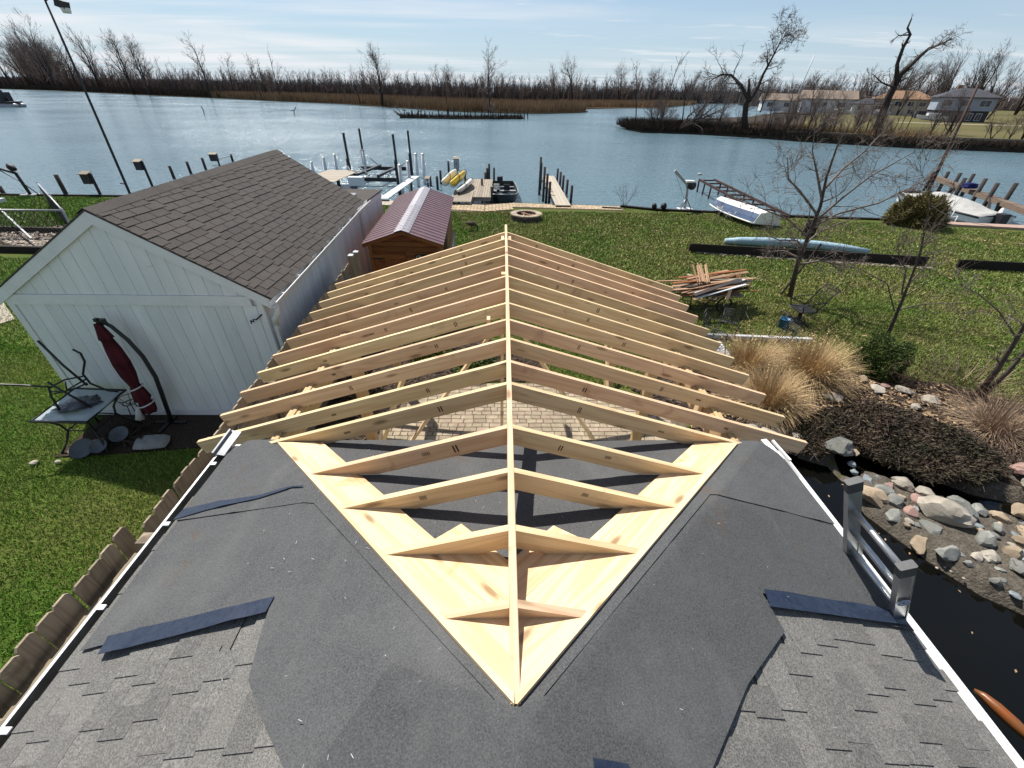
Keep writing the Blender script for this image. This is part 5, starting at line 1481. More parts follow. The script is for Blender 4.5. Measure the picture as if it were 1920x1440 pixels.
BEDL = [(-3.5,.2),(-2.28,.2),(-2.28,5.2),(-2.2,5.95),(-1.95,6.65),(-1.3,7.1),(-.2,7.26),(.9,7.28),(.9,8.3),(-.2,9.0),(-1.2,9.5),(-1.0,12.0),(-1.2,15.5),(-3.3,15.5),(-3.2,9)]
scatter_chips('mulch_chips','loose bark chips on the bed between fence and patio',M['chip'],9000,BEDL,.028,.03,1)
scatter_chips('mulch_chips','loose bark chips on the bed right of the roof frame',M['chip'],9000,BEDR,.030,.035,2)
scatter_chips('leaf_litter','pale dry leaves strewn over the bed by the pond',M['litter'],2600,[(4.0,6.1),(5.6,6.1),(6.6,6.4),(8.0,6.2),(8.7,5.2),(9.4,4.2),(11,4.3),(10.8,6.3),(9.3,7.2),(8.0,7.4),(5.0,7.6),(4.0,7.0)],.035,.04,3,'leaves')
scatter_chips('gravel','pale gravel strip along the lower side of the dark timber edging',M['pebble'],900,[(7.4,16.38),(15.5,14.75),(15.5,14.5),(7.4,16.05)],.05,.01,4,'gravel')
scatter_chips('gravel','pale gravel on the neighbour bed at the left edge',M['pebble'],2500,[(-20.3,17.2),(-17.0,15.4),(-15.5,17.0),(-17.5,19.6)],.07,.03,5,'gravel')
scatter_chips('leaf_litter','scattered pale leaves on the right lawn',M['litter'],500,[(5,9),(22,8),(22,20),(3,20)],.035,.05,6,'leaves')

# ================================================================== LAWN GRASS
def lawn_blades(name, label, regions, seed, mat='blade'):
    g = np.random.default_rng(seed); P_ = []
    sizes = []
    for poly, dens, hgt, wid in regions:
        a = np.array(poly); lo, hi = a.min(0), a.max(0)
        n = int((hi[0]-lo[0])*(hi[1]-lo[1])*dens)
        X = g.uniform(lo[0],hi[0],n); Y = g.uniform(lo[1],hi[1],n)
        keep = np.zeros(n,bool); m = len(a)
        for i in range(m):
            x0,y0 = a[i]; x1,y1 = a[(i+1)%m]
            c = ((y0 > Y) != (y1 > Y)) & (X < (x1-x0)*(Y-y0)/(y1-y0+1e-12)+x0); keep ^= c
        X, Y = X[keep], Y[keep]
        P_.append(np.stack([X,Y,ground_z(X,Y)],1)); sizes.append(np.tile([[hgt,wid]],(len(X),1)))
    P_ = np.concatenate(P_); S_ = np.concatenate(sizes); n = len(P_)
    a = g.uniform(0,2*math.pi,n); L = S_[:,0]*g.uniform(.5,1.5,n); w = S_[:,1]*g.uniform(.6,1.3,n); lean = g.normal(0,.75,(n,2))*L[:,None]*.7
    V_ = np.empty((n,3,3)); off = np.stack([np.cos(a)*w, np.sin(a)*w, np.zeros(n)],1)
    V_[:,0] = P_-off; V_[:,1] = P_+off; V_[:,2] = P_; V_[:,2,0] += lean[:,0]; V_[:,2,1] += lean[:,1]; V_[:,2,2] += L
    T_ = np.arange(n*3).reshape(n,3)
    tag(link_mesh(name, tri_mesh(name, V_.reshape(-1,3), T_, M[mat])), label, 'grass', kind='stuff')
near = [(-13,-.5),(-3.45,-.5),(-3.45,5.4),(-4.9,5.3),(-7.2,5.0),(-7.4,6.2),(-7.62,6.2),(-8.0,9),(-11,8.6),(-13,9.2)]
lawn_blades('lawn_grass','short green grass left of the fence',[(near,3600,.040,.0055),([(-20,8.9),(-13,8.6),(-10.8,8.3),(-7.9,8.6),(-8.1,9.5),(-8.6,13),(-14,15.0),(-17,14.6),(-20,16)],800,.05,.012),([(-30,15),(-20.6,17),(-17.4,20),(-15,17),(-9,14),(-7.5,18),(-4,16.0),(-4.3,24),(-12,24.4),(-30,24.3)],420,.06,.02),([(-1.52,12.5),(-.95,11),(-.9,12.2),(-1.0,15.6),(-2.4,22.3),(-2.9,22.3),(-2.9,16)],620,.055,.018)],41)
rl = [(.9,7.35),(2.6,7.05),(3.1,7.7),(4.5,8.7),(6.6,8.8),(8.0,7.7),(9.7,7.3),(10.9,6.0),(11.3,4.2),(16,4.2),(16,12),(2.2,12),(-.9,12),(-1.0,9.6),(-.1,9.1),(.9,8.4)]
rl2 = [(-.9,12),(16,12),(22,12),(26,13),(26,19.3),(21,20.6),(14.5,21.9),(8.2,22.8),(5.8,22.6),(.4,22.6),(-2.6,22.2),(-1.1,15.6)]
lawn_blades('lawn_grass','spring lawn between the roof frame and the seawall',[(rl,1700,.045,.010),(rl2,620,.055,.018)],42,'blade2')

# ================================================================== LUMBER HEAP ON A CART
ct = thing('garden_cart', 'black steel garden cart buried under a heap of scrap boards', 'cart', (5.75,11.2,0))
mb = MB()
for s in (-.3,.3):
    mb.tube([(5.0,11.2+s,.42),(6.6,11.2+s,.42)], .02, 6)
    mb.tube([(5.2,11.2+s,.42),(5.25,11.2+s,.05),(5.55,11.2+s,.02),(5.8,11.2+s,.40)], .018, 6)
mb.tube([(5.0,10.9,.42),(5.0,11.5,.42)], .02, 6); mb.tube([(6.6,10.9,.42),(6.6,11.5,.42)], .02, 6)
mb.build('frame', M['black'], ct, smooth=True)
mb = MB(); mb.box(4.95,6.65,10.88,11.52,.425,.45); mb.build('bed', M['greywood'], ct)
for y in (10.84, 11.56):
    mb = MB(); mb.tube([(6.15+.2*math.cos(a),y,.21+.2*math.sin(a)) for a in np.linspace(0,2*math.pi,20)], .026, 6); mb.cbox((6.15,y,.21),.38,.02,.02); mb.cbox((6.15,y,.21),.02,.02,.38)
    mb.build('wheel', M['black'], ct, smooth=True)
gr = random.Random(5)
heap = 'scrap boards heaped on the garden cart'
for i in range(46):
    L = gr.uniform(1.2,2.4); a = gr.gauss(.22,.20); cx_, cy_ = 5.85+gr.gauss(0,.16), 11.15+gr.gauss(0,.20); z = .48+.0075*i
    w = gr.choice((.04,.05,.09,.14)); m_ = ('redscrap','greywood','pilewood','redscrap','cedar')[i % 5]
    dx_, dy_ = math.cos(a)*L/2, math.sin(a)*L/2; tz = gr.gauss(.05,.05)
    tag(board('scrap_board',(cx_-dx_,cy_-dy_,z-tz),(cx_+dx_,cy_+dy_,z+tz),w,.02,M[m_]), 'old reddish or grey scrap board in the heap on the garden cart', 'board', heap)
for i,(dy_,lab) in enumerate(((-.30,'white painted trim board on the near side of the heap on the cart'),(-.44,'long pale grey trim board lowest on the near side of the heap'))):
    tag(board('trim_board',(5.05,10.75+dy_,.70-.08*i),(6.55,11.25+dy_,.90-.08*i),.07,.02,M['pvc']), lab, 'board')
for i in range(8):
    x = 5.55+i*.045+gr.uniform(-.02,.02)
    tag(board('lath',(x-.25,10.95,.80+gr.uniform(0,.04)),(x-.12+gr.uniform(-.06,.06),11.75+gr.uniform(-.1,.1),1.02+gr.uniform(-.03,.06)),.035,.018,M['redscrap']), 'thin fresh lath standing out of the top of the scrap heap', 'lath', 'laths on top of the scrap heap')
tag(board('offcut',(6.05,10.62,.45),(6.12,10.72,.72),.09,.04,M['pine'],z=(0,1,0)), 'short pale offcut hanging at the near side of the scrap heap', 'board')

# ================================================================== GARDEN FURNITURE AT THE BED EDGE
sc_ = thing('swivel_chair', 'black slat-seat swivel patio chair facing left beside the bare tree', 'chair', (7.9,10.15,0))
cx_, cy_ = 7.9, 10.15
mb = MB(); mb.tube([(cx_-.26,cy_-.25,.43),(cx_+.22,cy_-.27,.42),(cx_+.22,cy_+.25,.42),(cx_-.26,cy_+.25,.43),(cx_-.26,cy_-.25,.43)], .014, 6); mb.build('seat_frame', M['blackiron'], sc_, smooth=True)
for i in range(9):
    mb = MB(); y = cy_-.22+i*.055; mb.box(cx_-.255,cx_+.215,y-.017,y+.017,.426,.434); mb.build('slat', M['blackiron'], sc_)
mb = MB()
for s in (-.26,.25): mb.tube([(cx_+.18,cy_+s,.42),(cx_+.30,cy_+s,.62),(cx_+.42,cy_+s,.88),(cx_+.55,cy_+s,1.02)], .015, 6)
mb.tube([(cx_+.55,cy_-.26,1.02),(cx_+.57,cy_,1.05),(cx_+.55,cy_+.25,1.02)], .015, 6)
for i in range(9):
    y = cy_-.22+i*.055; mb.tube([(cx_+.22,y,.46),(cx_+.40,y,.84),(cx_+.54,y,1.02)], .007, 4)
for k in (.3,.6): mb.tube([(cx_+.2+.3*k,cy_-.25,.46+.55*k),(cx_+.2+.3*k,cy_+.25,.46+.55*k)], .006, 4)
mb.build('backrest', M['blackiron'], sc_, smooth=True)
for s in (-.29,.28): tubep('armrest', [(cx_+.34,cy_+s,.70),(cx_+.1,cy_+s,.68),(cx_-.18,cy_+s,.64),(cx_-.22,cy_+s,.58),(cx_-.18,cy_+s,.44)], .014, sc_, M['blackiron'])
mb = MB(); mb.lathe([(.16,.0),(.05,.05),(.045,.30),(.12,.36),(.12,.41)],(cx_,cy_,.02),12); mb.build('pedestal', M['blackiron'], sc_, smooth=True)
for k in range(4):
    a = k*math.pi/2+.4; tubep('leg', [(cx_,cy_,.12),(cx_+.18*math.cos(a),cy_+.18*math.sin(a),.10),(cx_+.33*math.cos(a),cy_+.33*math.sin(a),.015)], .018, sc_, M['blackiron'])
def iron_chair(label, c, tip, rz):
    t = thing('iron_chair', label, 'chair', c, None)
    T = Matrix.Translation(Vector(c)) @ Matrix.Rotation(rz,4,'Z') @ Matrix.Rotation(tip,4,'Y')
    def tb_(name, lines, r, n=5):
        mb = MB()
        for ln in lines: mb.tube([T @ Vector(p) for p in ln], r, n)
        return mb.build(name, M['blackiron'], t, smooth=True)
    tb_('seat', [[(-.25,-.25,.42),(.25,-.25,.42),(.25,.25,.42),(-.25,.25,.42),(-.25,-.25,.42)]]+[[(-.25,-.25+.05*k,.42),(.25,-.25+.05*k,.42)] for k in range(1,10)]+[[(-.25+.05*k,-.25,.424),(-.25+.05*k,.25,.424)] for k in range(1,10)], .006, 4)
    fr2 = [[(.22,-.25,.42),(.30,-.25,.7),(.36,-.18,.95),(.38,0,1.0),(.36,.18,.95),(.30,.25,.7),(.22,.25,.42)]]
    for s in (-1,1):
        fr2.append([(.26+.1*q,s*(.10+.07*math.cos(q*9)),.50+.42*q) for q in np.linspace(0,1,14)])
        fr2.append([(.31+.03*math.sin(a*.5),s*.10+.08*math.cos(a),.68+.08*math.sin(a)) for a in np.linspace(0,6.28,12)])
    tb_('backrest', fr2, .010)
    for x in (-.23,.23):
        for y in (-.24,.24): tb_('leg', [[(x,y,.42),(x*1.15,y*1.1,.2),(x*1.3,y*1.2,.0)]], .012)
    for s in (-1,1): tb_('armrest', [[(.30,s*.26,.68),(0,s*.28,.66),(-.22,s*.28,.64),(-.27,s*.28,.58),(-.22,s*.27,.42)]], .011)
    return t
iron_chair('scrolled iron chair standing among scraps at the left end of the white beam',(5.05,8.55,.02),.15,2.3)
iron_chair('iron chair with woven seat lying tipped over the white beam, right of the plumed grass',(7.05,8.75,.28),-1.15,.25)
iron_chair('iron chair lying on its back at the lawn edge behind the rafter tails',(5.75,9.45,.22),1.35,1.2)
mb = MB(); mb.bar((4.5,9.25,.10),(7.6,9.05,.08),.10,.10,ch=.008)
tag(mb.build('white_beam', M['pvc']), 'long white square beam lying along the back of the grass bed', 'beam')
mb = MB(); mb.bar((4.4,8.85,.06),(5.3,8.90,.06),.07,.05); tag(mb.build('pipe', M['galv']), 'short grey pipe lying before the white beam', 'pipe')
mb = MB()
for k in range(7): mb.bar((4.62,8.0+.11*k,.06+.01*k),(5.25,8.25+.11*k,.08),.085,.02)
tag(mb.build('slat_bundle', M['pvc']), 'bundle of white slats lying under the scrolled iron chair', 'slats')
mb = MB(); mb.lathe([(.10,0),(.13,.02),(.14,.26),(.15,.27),(.13,.27),(.115,.03),(0,.03)],(7.35,9.85,0),14); tag(mb.build('bucket', M['blue'], smooth=True), 'small blue bucket under the swivel chair', 'bucket')

# ================================================================== LAWN THINGS
fp = thing('fire_pit', 'round stone fire pit ring on the lawn beyond the ridge', 'fire pit', (1.06,21.05,0))
def wedge(r0, r1, a0, a1, z0, z1):
    mb = MB(); k = 3; P = [(r1*math.cos(a0+(a1-a0)*i/k),r1*math.sin(a0+(a1-a0)*i/k)) for i in range(k+1)]+[(r0*math.cos(a1+(a0-a1)*i/k),r0*math.sin(a1+(a0-a1)*i/k)) for i in range(k+1)]
    mb.prism(P, z0, z1); return mb
NB = 18; st_ = 2*math.pi/NB
for row in range(3):
    r0, r1 = (.50,.72) if row < 2 else (.47,.745)
    me = wedge(r0,r1,.012,st_-.012,0,.105 if row < 2 else .055).mesh('block', M['fireside'] if row < 2 else M['firebrick'])
    for k in range(NB): link_mesh('block', me, fp, Matrix.Translation((1.06,21.05,.0+row*.11)) @ Matrix.Rotation(k*st_+row*st_/2,4,'Z'))
mb = MB(); mb.lathe([(0,0),(.5,0),(.5,.03),(0,.05)],(1.06,21.05,.02),18); mb.build('ash', M['ash'], fp)
for i,(a,x,y) in enumerate(((.3,1.15,21.1),(1.5,.95,21.0),(2.6,1.1,20.9))):
    mb = MB(); mb.tube([(x-.3*math.cos(a),y-.3*math.sin(a),.14+.05*i),(x+.3*math.cos(a),y+.3*math.sin(a),.16+.05*i)], .05, 7); mb.build('log', M['redscrap'], fp)
# goose grazing
gs = thing('goose', 'brown goose grazing with its head down on the lawn left of the ridge', 'goose', (-1.40,18.95,0))
def gpt(x, y, z): return (-1.40+x*.72, 18.95+y*.72, z*.78)
mb = MB(); mb.tube([gpt(-.36,.02,.40),gpt(-.27,.01,.40),gpt(-.12,0,.38),(gpt(.05,0,.36)),gpt(.18,0,.33),gpt(.27,-.02,.30)], [.015,.065,.105,.11,.08,.036], 12); mb.build('body', M['feather'], gs, smooth=True)
mb = MB(); mb.tube([gpt(.22,-.01,.33),gpt(.31,-.03,.28),gpt(.35,-.05,.18),gpt(.35,-.06,.10)], [.04,.03,.025,.026], 9); mb.tube([gpt(.35,-.06,.11),gpt(.37,-.08,.065),gpt(.385,-.10,.02)], [.028,.025,.01], 8); mb.build('neck', M['featherblk'], gs, smooth=True)
mb = MB()
for s in (-1,1): mb.tube([gpt(.14,s*.11,.37),gpt(0,s*.145,.40),gpt(-.2,s*.11,.42),gpt(-.42,s*.03,.42)], [.015,.05,.036,.009], 7)
mb.build('wing', M['feather'], gs, smooth=True)
for s in (-.05,.05):
    mb = MB(); mb.tube([gpt(0,s,.26),gpt(.02,s,.12),gpt(.0,s,.02),gpt(.09,s,.01)], [.03,.012,.012,.015], 6); mb.build('leg', M['featherblk'], gs, smooth=True)
# dark timber edging and the rolled tarp
for (a,b,lab) in (((7.22,16.22,.17),(15.45,14.93,.17),'long dark timber edging board standing on the right lawn in front of the blue roll'),((16.48,14.66,.17),(19.5,14.25,.17),'second dark timber edging board at the right edge of the lawn')):
    tm = thing('timber_edging', lab, 'edging', (a[0],a[1],0))
    board('board', a, b, .06, .34, M['darkwood'], tm)
    d = Vector(b)-Vector(a)
    for k in (.0,.35,.7,1.0):
        p = Vector(a)+d*k; mb = MB(); mb.box(p.x-.04,p.x+.04,p.y+.03,p.y+.11,.0,.31); mb.build('stake', M['darkwood'], tm)
pts_ = [(9.05,17.35,.13),(9.6,17.25,.16),(10.6,17.12,.17),(11.6,17.0,.17),(12.6,16.75,.17),(13.4,16.5,.15),(14.2,16.15,.12)]
mb = MB(); mb.tube(pts_, [.10,.16,.185,.175,.17,.15,.10], 14)
tag(mb.build('rolled_tarp', M['ltblue'], smooth=True), 'long pale blue rolled tarp lying behind the dark timber edging', 'tarp')
mb = MB(); mb.cbox((13.35,18.75,.32),.42,.10,.66,rot=Euler((R(-6),R(5),R(-15))).to_matrix()); mb.cbox((13.58,18.70,.36),.10,.12,.74,rot=Euler((R(-6),R(7),R(-15))).to_matrix())
tag(mb.build('upright_board', M['darkwood']), 'dark upright board stuck in the lawn behind the bare tree', 'board')
tag(board('stake',(8.55,12.12,0),(9.15,12.15,1.55),.045,.045,M['barkdark']), 'thin dark stake leaning beside the trunk of the bare tree', 'stake')
for a,b,lab in (((22.0,17.9,.03),(22.9,17.55,.05),'pale stick lying crosswise on the lawn at the right'),((22.2,17.5,.03),(22.75,17.95,.06),'dark stick under the pale one on the right lawn')):
    tag(board('stick',a,b,.06,.03,M['greywood']), lab, 'stick')

# ================================================================== SEAWALL
sw = thing('seawall', 'dark timber seawall along the edge of the lawn', 'seawall', (0,24,-.7))
swx = [-60,-24,-10.4,-7.1]; 
def sw_run(x0, x1, n, cap_m, w=.14, z=.05, face='darkwood'):
    xs_ = np.linspace(x0,x1,n+1)
    for i in range(n):
        a, b = xs_[i], xs_[i+1]
        pa, pb = Vector((a,sea_y(a)+.05,z)), Vector((b,sea_y(b)+.05,z))
        board('cap_board', pa, pb, w, .07, M[cap_m], sw, ch=.006)
        mb = MB(); mb.prism([(a,sea_y(a)+.02),(b,sea_y(b)+.02),(b,sea_y(b)+.11),(a,sea_y(a)+.11)], -1.6, z-.03); mb.build('face_board', M[face], sw)
sw_run(-60,-7.1,18,'darkwood'); sw_run(-7.1,6.3,10,'darkwood',.12,.0); sw_run(6.3,19,8,'darkwood',.2,.06); sw_run(19,60,10,'darkwood',.14,.0)
# brick strip along the middle of the wall, pink cap on the right
es = thing('brick_strip', 'buff brick walk along the seawall by the docks', 'walkway', (0,23.4,0))
mb = MB()
for x0, x1, o0, o1 in ((-3.0,-1.02,.02,.05),(-.98,.42,.05,.62),(.46,6.2,.02,.02)):
    x = x0; i = 0
    while x < x1-.05:
        t = (x-x0)/(x1-x0); yb = sea_y(x)-(o0+(o1-o0)*t)*0
        nrow = 6 if x1 < 1 else 3; h = .24 if x1 < 1 else .30
        for r_ in range(nrow):
            off = (r_ % 2)*.09; y1 = yb-.02-r_*h
            if y1-h < yb-1.6: continue
            mb.box(x+off*.5,x+off*.5+.165,y1-h+.015,y1,.0,.045+random.uniform(-.003,.004))
        x += .18; i += 1
o = mb.build('brick_field', M['paver2'], es); o['kind'] = 'stuff'
mb = MB(); mb.prism([(-3.1,sea_y(-3.1)-1.7),(-1.0,sea_y(-1)-1.55),(.44,sea_y(.44)-1.55),(.44,sea_y(.44)-1.0),(6.3,sea_y(6.3)-1.0),(6.3,sea_y(6.3)),(.45,sea_y(.45)),(-1.06,sea_y(-1.06)),(-3.1,sea_y(-3.1))], -.05, .018); mb.build('bed', M['joint'], es)
tag(board('plank',(5.2,23.55,.07),(6.2,23.35,.07),.14,.04,M['darkwood']), 'dark plank lying on the buff brick walk near the bare shrub', 'board')
mb = MB(); mb.prism([(-7.6,24.66),(-4.3,24.3),(-4.3,23.2),(-7.6,23.6)], -.05, .05); tag(mb.build('concrete_apron', M['conc']), 'pale concrete apron at the seawall behind the cedar shed', 'apron')
mb = MB(); mb.prism([(20.9,20.95),(34,18.6),(34,19.6),(20.9,21.45)], -.05, .10); tag(mb.build('wall_cap', M['pinkcap']), 'pink concrete cap on the seawall at the right', 'wall cap')

# ================================================================== DOCKS, LIFTS, PILES
def pile(x, y, top, r=.065, lean=(0,0), mat='pilewood', bottom=-1.5, n=8):
    mb = MB(); mb.tube([(x,y,bottom),(x+lean[0],y+lean[1],top)], [r*1.05,r], n); return mb
def deck(t, x0, x1, y0, y1, z, mat, along='x', w=.14, gap=.012, th=.035, skew=0.0):
    if along == 'x':
        y = y0
        while y < y1-.02:
            yy = min(y+w,y1); board('plank',(x0+skew*(y-y0),(y+yy)/2,z),(x1+skew*(y-y0),(y+yy)/2,z),yy-y-gap,th,M[mat],t); y += w
    else:
        x = x0
        while x < x1-.02:
            xx = min(x+w,x1); board('plank',((x+xx)/2,y0,z),((x+xx)/2+skew*(y1-y0),y1,z),xx-x-gap,th,M[mat],t); x += w
d1 = thing('dock', 'weathered grey dock holding the yellow kayak', 'dock', (-1.7,27.5,-.7))
deck(d1,-2.5,-.72,25.2,31.0,.14,'greywood','y')
for y in (25.3,28,30.8): board('joist',(-2.5,y,.03),(-.72,y,.03),.05,.16,M['greywood'],d1)
for x, y, top in ((-.68,25.6,.62),(-1.36,28.75,.54),(-.64,30.6,.9),(-2.56,25.6,.3),(-2.56,30.8,.5)):
    pile(x,y,top).build('pile', M['pilewood'], d1, smooth=True)
d2 = thing('landing', 'low plank landing between the grey dock and the brick walk', 'dock', (-2.3,25.2,-.7))
deck(d2,-2.85,-1.80,23.75,26.85,.18,'greywood','x')
mb = MB(); mb.box(-1.82,-1.74,23.75,26.85,-.3,.2); mb.box(-2.87,-2.83,23.75,26.85,-.3,.2); mb.build('skirt', M['greywood'], d2)
d3 = thing('narrow_dock', 'narrow pale dock between two rows of dark piles', 'dock', (3.2,28,-.7))
deck(d3,2.72,3.55,23.55,33.0,.12,'plankbuff','y',w=.205,skew=.004)
for y in (24,26.5,29,31.5): board('joist',(2.6,y,.02),(3.7,y,.02),.05,.14,M['greywood'],d3)
for x, y, top in ((2.40,30.6,1.58),(2.62,32.6,1.0),(2.50,28.55,1.28),(2.60,27.6,1.04),(2.66,26.4,.80),(3.78,32.6,.66),(3.80,31.0,.68),(3.80,29.4,.70),(3.82,27.6,.74),(3.85,25.8,.72)):
    pile(x,y,top,.075).build('pile', M['pilewood'], d3, smooth=True)
for x,y,top,lab in ((-1.30,33.3,.24,'short dark pile second from the left beside the green boat'),(-1.36,34.4,.06,'shortest dark pile behind the green boat'),(-1.25,35.5,.22,'thick dark pile behind the green boat'),(-1.12,36.0,.45,'tallest dark pile at the bow of the green boat'),
    (-4.6,32.0,.14,'dark pile left of the kayaks'),(-4.62,34.1,.2,'dark pile with a hook, left of the kayaks'),(-4.32,36.9,.46,'slim dark pile behind the kayaks'),(-5.3,33.5,-.1,'thin stub pile right of the white posts')):
    tag(pile(x,y,top,.085).build('pile', M['pilewood'], smooth=True), lab, 'pile', 'dark piles around the grey dock')
# meter boxes on posts, one by the kayaks
def box_post(label, x, y, z0, top, bx=.42, bz=.5, mat='darksteel', off=-.25):
    t = thing('box_post', label, 'post', (x,y,z0))
    mb = MB(); mb.bar((x,y,z0),(x,y,top),.10,.10,upv=(0,1,0)); mb.build('post', M['pilewood'], t)
    mb = MB(); mb.box(x+off-bx/2,x+off+bx/2,y-.16,y+.12,top-bz,top-.02); bx_ = mb.build('box', M[mat], t)
    mb = MB(); mb.add([(x+off-bx/2-.03,y-.22,top-.04),(x+off+bx/2+.03,y-.22,top-.04),(x+off+bx/2+.03,y+.16,top+.06),(x+off-bx/2-.03,y+.16,top+.06)]+[(x+off-bx/2-.03,y-.22,top-.01),(x+off+bx/2+.03,y-.22,top-.01),(x+off+bx/2+.03,y+.16,top+.09),(x+off-bx/2-.03,y+.16,top+.09)],[(0,1,2,3),(7,6,5,4),(0,4,5,1),(1,5,6,2),(2,6,7,3),(3,7,4,0)]); mb.build('lid', M['greywood'], t)
    mb = MB(); mb.lathe([(0,0),(.05,0),(.05,.01),(0,.01)],(0,0,0),10); link_mesh('hole', mb.mesh('hole', M['black']), t, Matrix.Translation((x+off,y-.163,top-bz*.4)) @ Matrix.Rotation(math.pi/2,4,'X'))
    return t
box_post('dark nesting box on a slanted post, nearest to the garage roof at the left',-21.84,24.95,-.8,1.08)
box_post('dark nesting box on a post, second from the left over the garage ridge',-22.75,30.1,-1.2,1.02)
box_post('dark nesting box on a post farthest out beyond the garage ridge',-24.85,41.6,-1.2,.15,.6,.55)
box_post('grey bird box on a post behind the yellow kayak',-3.77,37.8,-1.2,.58,.42,.9,'galv',0)
box_post('small white meter box on a post behind the cedar shed',-4.86,29.6,-1.2,.40,.25,.25,'pvc',0)
for x,y,top,lab in ((-23.57,24.86,1.0,'leaning dark pile at the seawall left of the nesting box'),(-26.9,24.9,.40,'short dark pile at the left frame edge'),(-24.45,34.8,.11,'first slim pile right of the second nesting box'),(-24.54,37.0,.12,'second slim pile right of the second nesting box'),(-24.65,39.2,.12,'third slim pile right of the second nesting box'),(-24.94,44.0,-.15,'thin pile joined by a bar to the farthest nesting box')):
    tag(pile(x,y,top,.10).build('pile', M['pilewood'], smooth=True), lab, 'pile', 'dark piles beyond the garage')
tag(board('crossbar',(-24.85,41.7,-.25),(-24.94,44.0,-.25),.06,.06,M['galv']), 'pale bar between the farthest nesting box and its pile', 'bar')
# boat davit with a bird at the left
dv = thing('davit', 'dark boat davit with a bent arm at the left end of the seawall', 'davit', (-25.2,24.6,0))
tubep('mast', [(-25.2,24.6,0),(-25.32,24.6,1.10)], .075, dv, M['darksteel'])
tubep('arm', [(-25.32,24.6,1.08),(-26.0,24.75,1.22),(-27.2,25.1,1.42)], .065, dv, M['darksteel'])
tubep('stay', [(-26.3,24.8,1.22),(-25.25,24.6,.62),(-24.6,24.5,.02)], .025, dv, M['darksteel'])
mb = MB(); mb.cbox((-25.2,24.6,.05),.8,.4,.06); mb.build('base_plate', M['galv'], dv)
def bird(label, x, y, z, s, mat='featherblk', name='bird', rz=0):
    t = thing(name, label, 'bird', (x,y,z)); c, n_ = math.cos(rz), math.sin(rz)
    q = lambda a,b,h: (x+(a*c-b*n_)*s, y+(a*n_+b*c)*s, z+h*s)
    mb = MB(); mb.tube([q(-.5,0,.22),q(-.3,0,.30),q(0,0,.38),q(.22,0,.50),q(.32,0,.62),q(.42,0,.60)], [.02,.10,.17,.14,.09,.03], 9); mb.build('body', M[mat], t, smooth=True)
    mb = MB(); mb.add([q(-.45,-.05,.26),q(-.45,.05,.26),q(-.85,.08,.12),q(-.85,-.08,.12)],[(0,1,2,3)]); mb.build('tail', M[mat], t)
    for e in (-.05,.05):
        mb = MB(); mb.tube([q(.0,e,.26),q(.02,e,0)], .018*s, 5); mb.build('leg', M['black'], t)
bird('black bird perched on the bend of the davit at the left',-25.35,24.6,1.12,.55,rz=2.9)
bird('small dark bird standing on the seawall left of the boat winch',8.35,23.22,.10,.34,rz=.3)
bird('second dark bird farther left on the seawall',7.9,23.35,.10,.26,rz=.2)
tag(blob('duck', (17.2,40.5,-.66), .22,.12,.12, M['featherwht'], 3, .15, 2), 'pale duck swimming beyond the rusty rail frame', 'duck')

# boat lift between white docks
bl = thing('boat_lift', 'empty black boat lift with four tall guide posts', 'boat lift', (-9.4,36,-.7))
for x,y,top in ((-11.2,34.2,2.45),(-11.9,40.5,2.3),(-7.7,33.85,2.45),(-7.45,38.0,2.4)):
    mb = MB(); mb.bar((x,y,-1.5),(x,y,top*.35),.20,.20,upv=(0,1,0)); mb.bar((x+.03,y,top*.30),(x+.03,y,top),.13,.13,upv=(0,1,0)); mb.build('guide_post', M['darksteel'], bl)
for y0,x0,x1 in ((33.0,-11.0,-7.6),(38.2,-11.6,-7.4)):
    mb = MB(); mb.bar((x0,y0,-.28),(x1,y0,-.28),.20,.26); mb.build('crossbeam', M['darksteel'], bl)
for x in (-10.2,-8.6):
    mb = MB(); mb.bar((x-.3,33.0,-.06),(x+.25,38.2,-.06),.16,.14); mb.build('bunk', M['darksteel'], bl)
for a,b in (((-9.9,37.9,-.10),(-10.7,38.2,.45)),((-9.6,33.4,-.10),(-10.4,33.9,.42)),((-8.3,38.2,-.1),(-7.7,38.4,.4)),((-8.2,33.0,-.1),(-7.75,33.0,.45)),((-10.6,33.0,-.1),(-11.1,33.6,.45))):
    mb = MB(); mb.bar(a,b,.07,.07); mb.build('brace', M['galv'], bl)
for i,(x,y,h,lab) in enumerate(((-15.65,38.7,0,'white capped mooring post farthest left, just over the garage roof'),(-13.7,36.3,.62,'white capped mooring post at the near end of the left white dock'),(-13.3,37.6,.70,'white capped mooring post second along the left white dock'),(-11.15,38.1,.98,'white mooring post with a lamp at the corner of the left white dock'),(-6.62,29.9,1.05,'white mooring post nearest on the right white catwalk'),(-6.3,31.0,1.14,'white mooring post second on the right white catwalk'),(-6.08,32.9,1.36,'white mooring post third on the right white catwalk'),(-5.79,34.0,1.24,'white mooring post farthest on the right white catwalk'))):
    t = thing('mooring_post', lab, 'post', (x,y,-.7))
    pile(x,y,h,.11,mat='pvc',n=10).build('sleeve', M['pvc'], t, smooth=True)
    mb = MB(); mb.lathe([(.12,0),(.12,.03),(.0,.09)],(x,y,h),10); mb.build('cap', M['galv'] if i != 3 else M['darksteel'], t)
d4 = thing('white_dock', 'pale plank dock at the left of the boat lift', 'dock', (-11.5,34,-.7))
for k in range(16):
    y = 29.2+k*.29; board('plank',(-12.9+.02*k,y,.16),(-10.6+.02*k,y+.0,.16),.27,.04,M['plankbuff'],d4)
for y in (30,33.4): pile(-10.7,y,.12,.11).build('pile', M['pilewood'], d4)
d5 = thing('catwalk', 'narrow white catwalk right of the boat lift', 'dock', (-6.2,28,-.7))
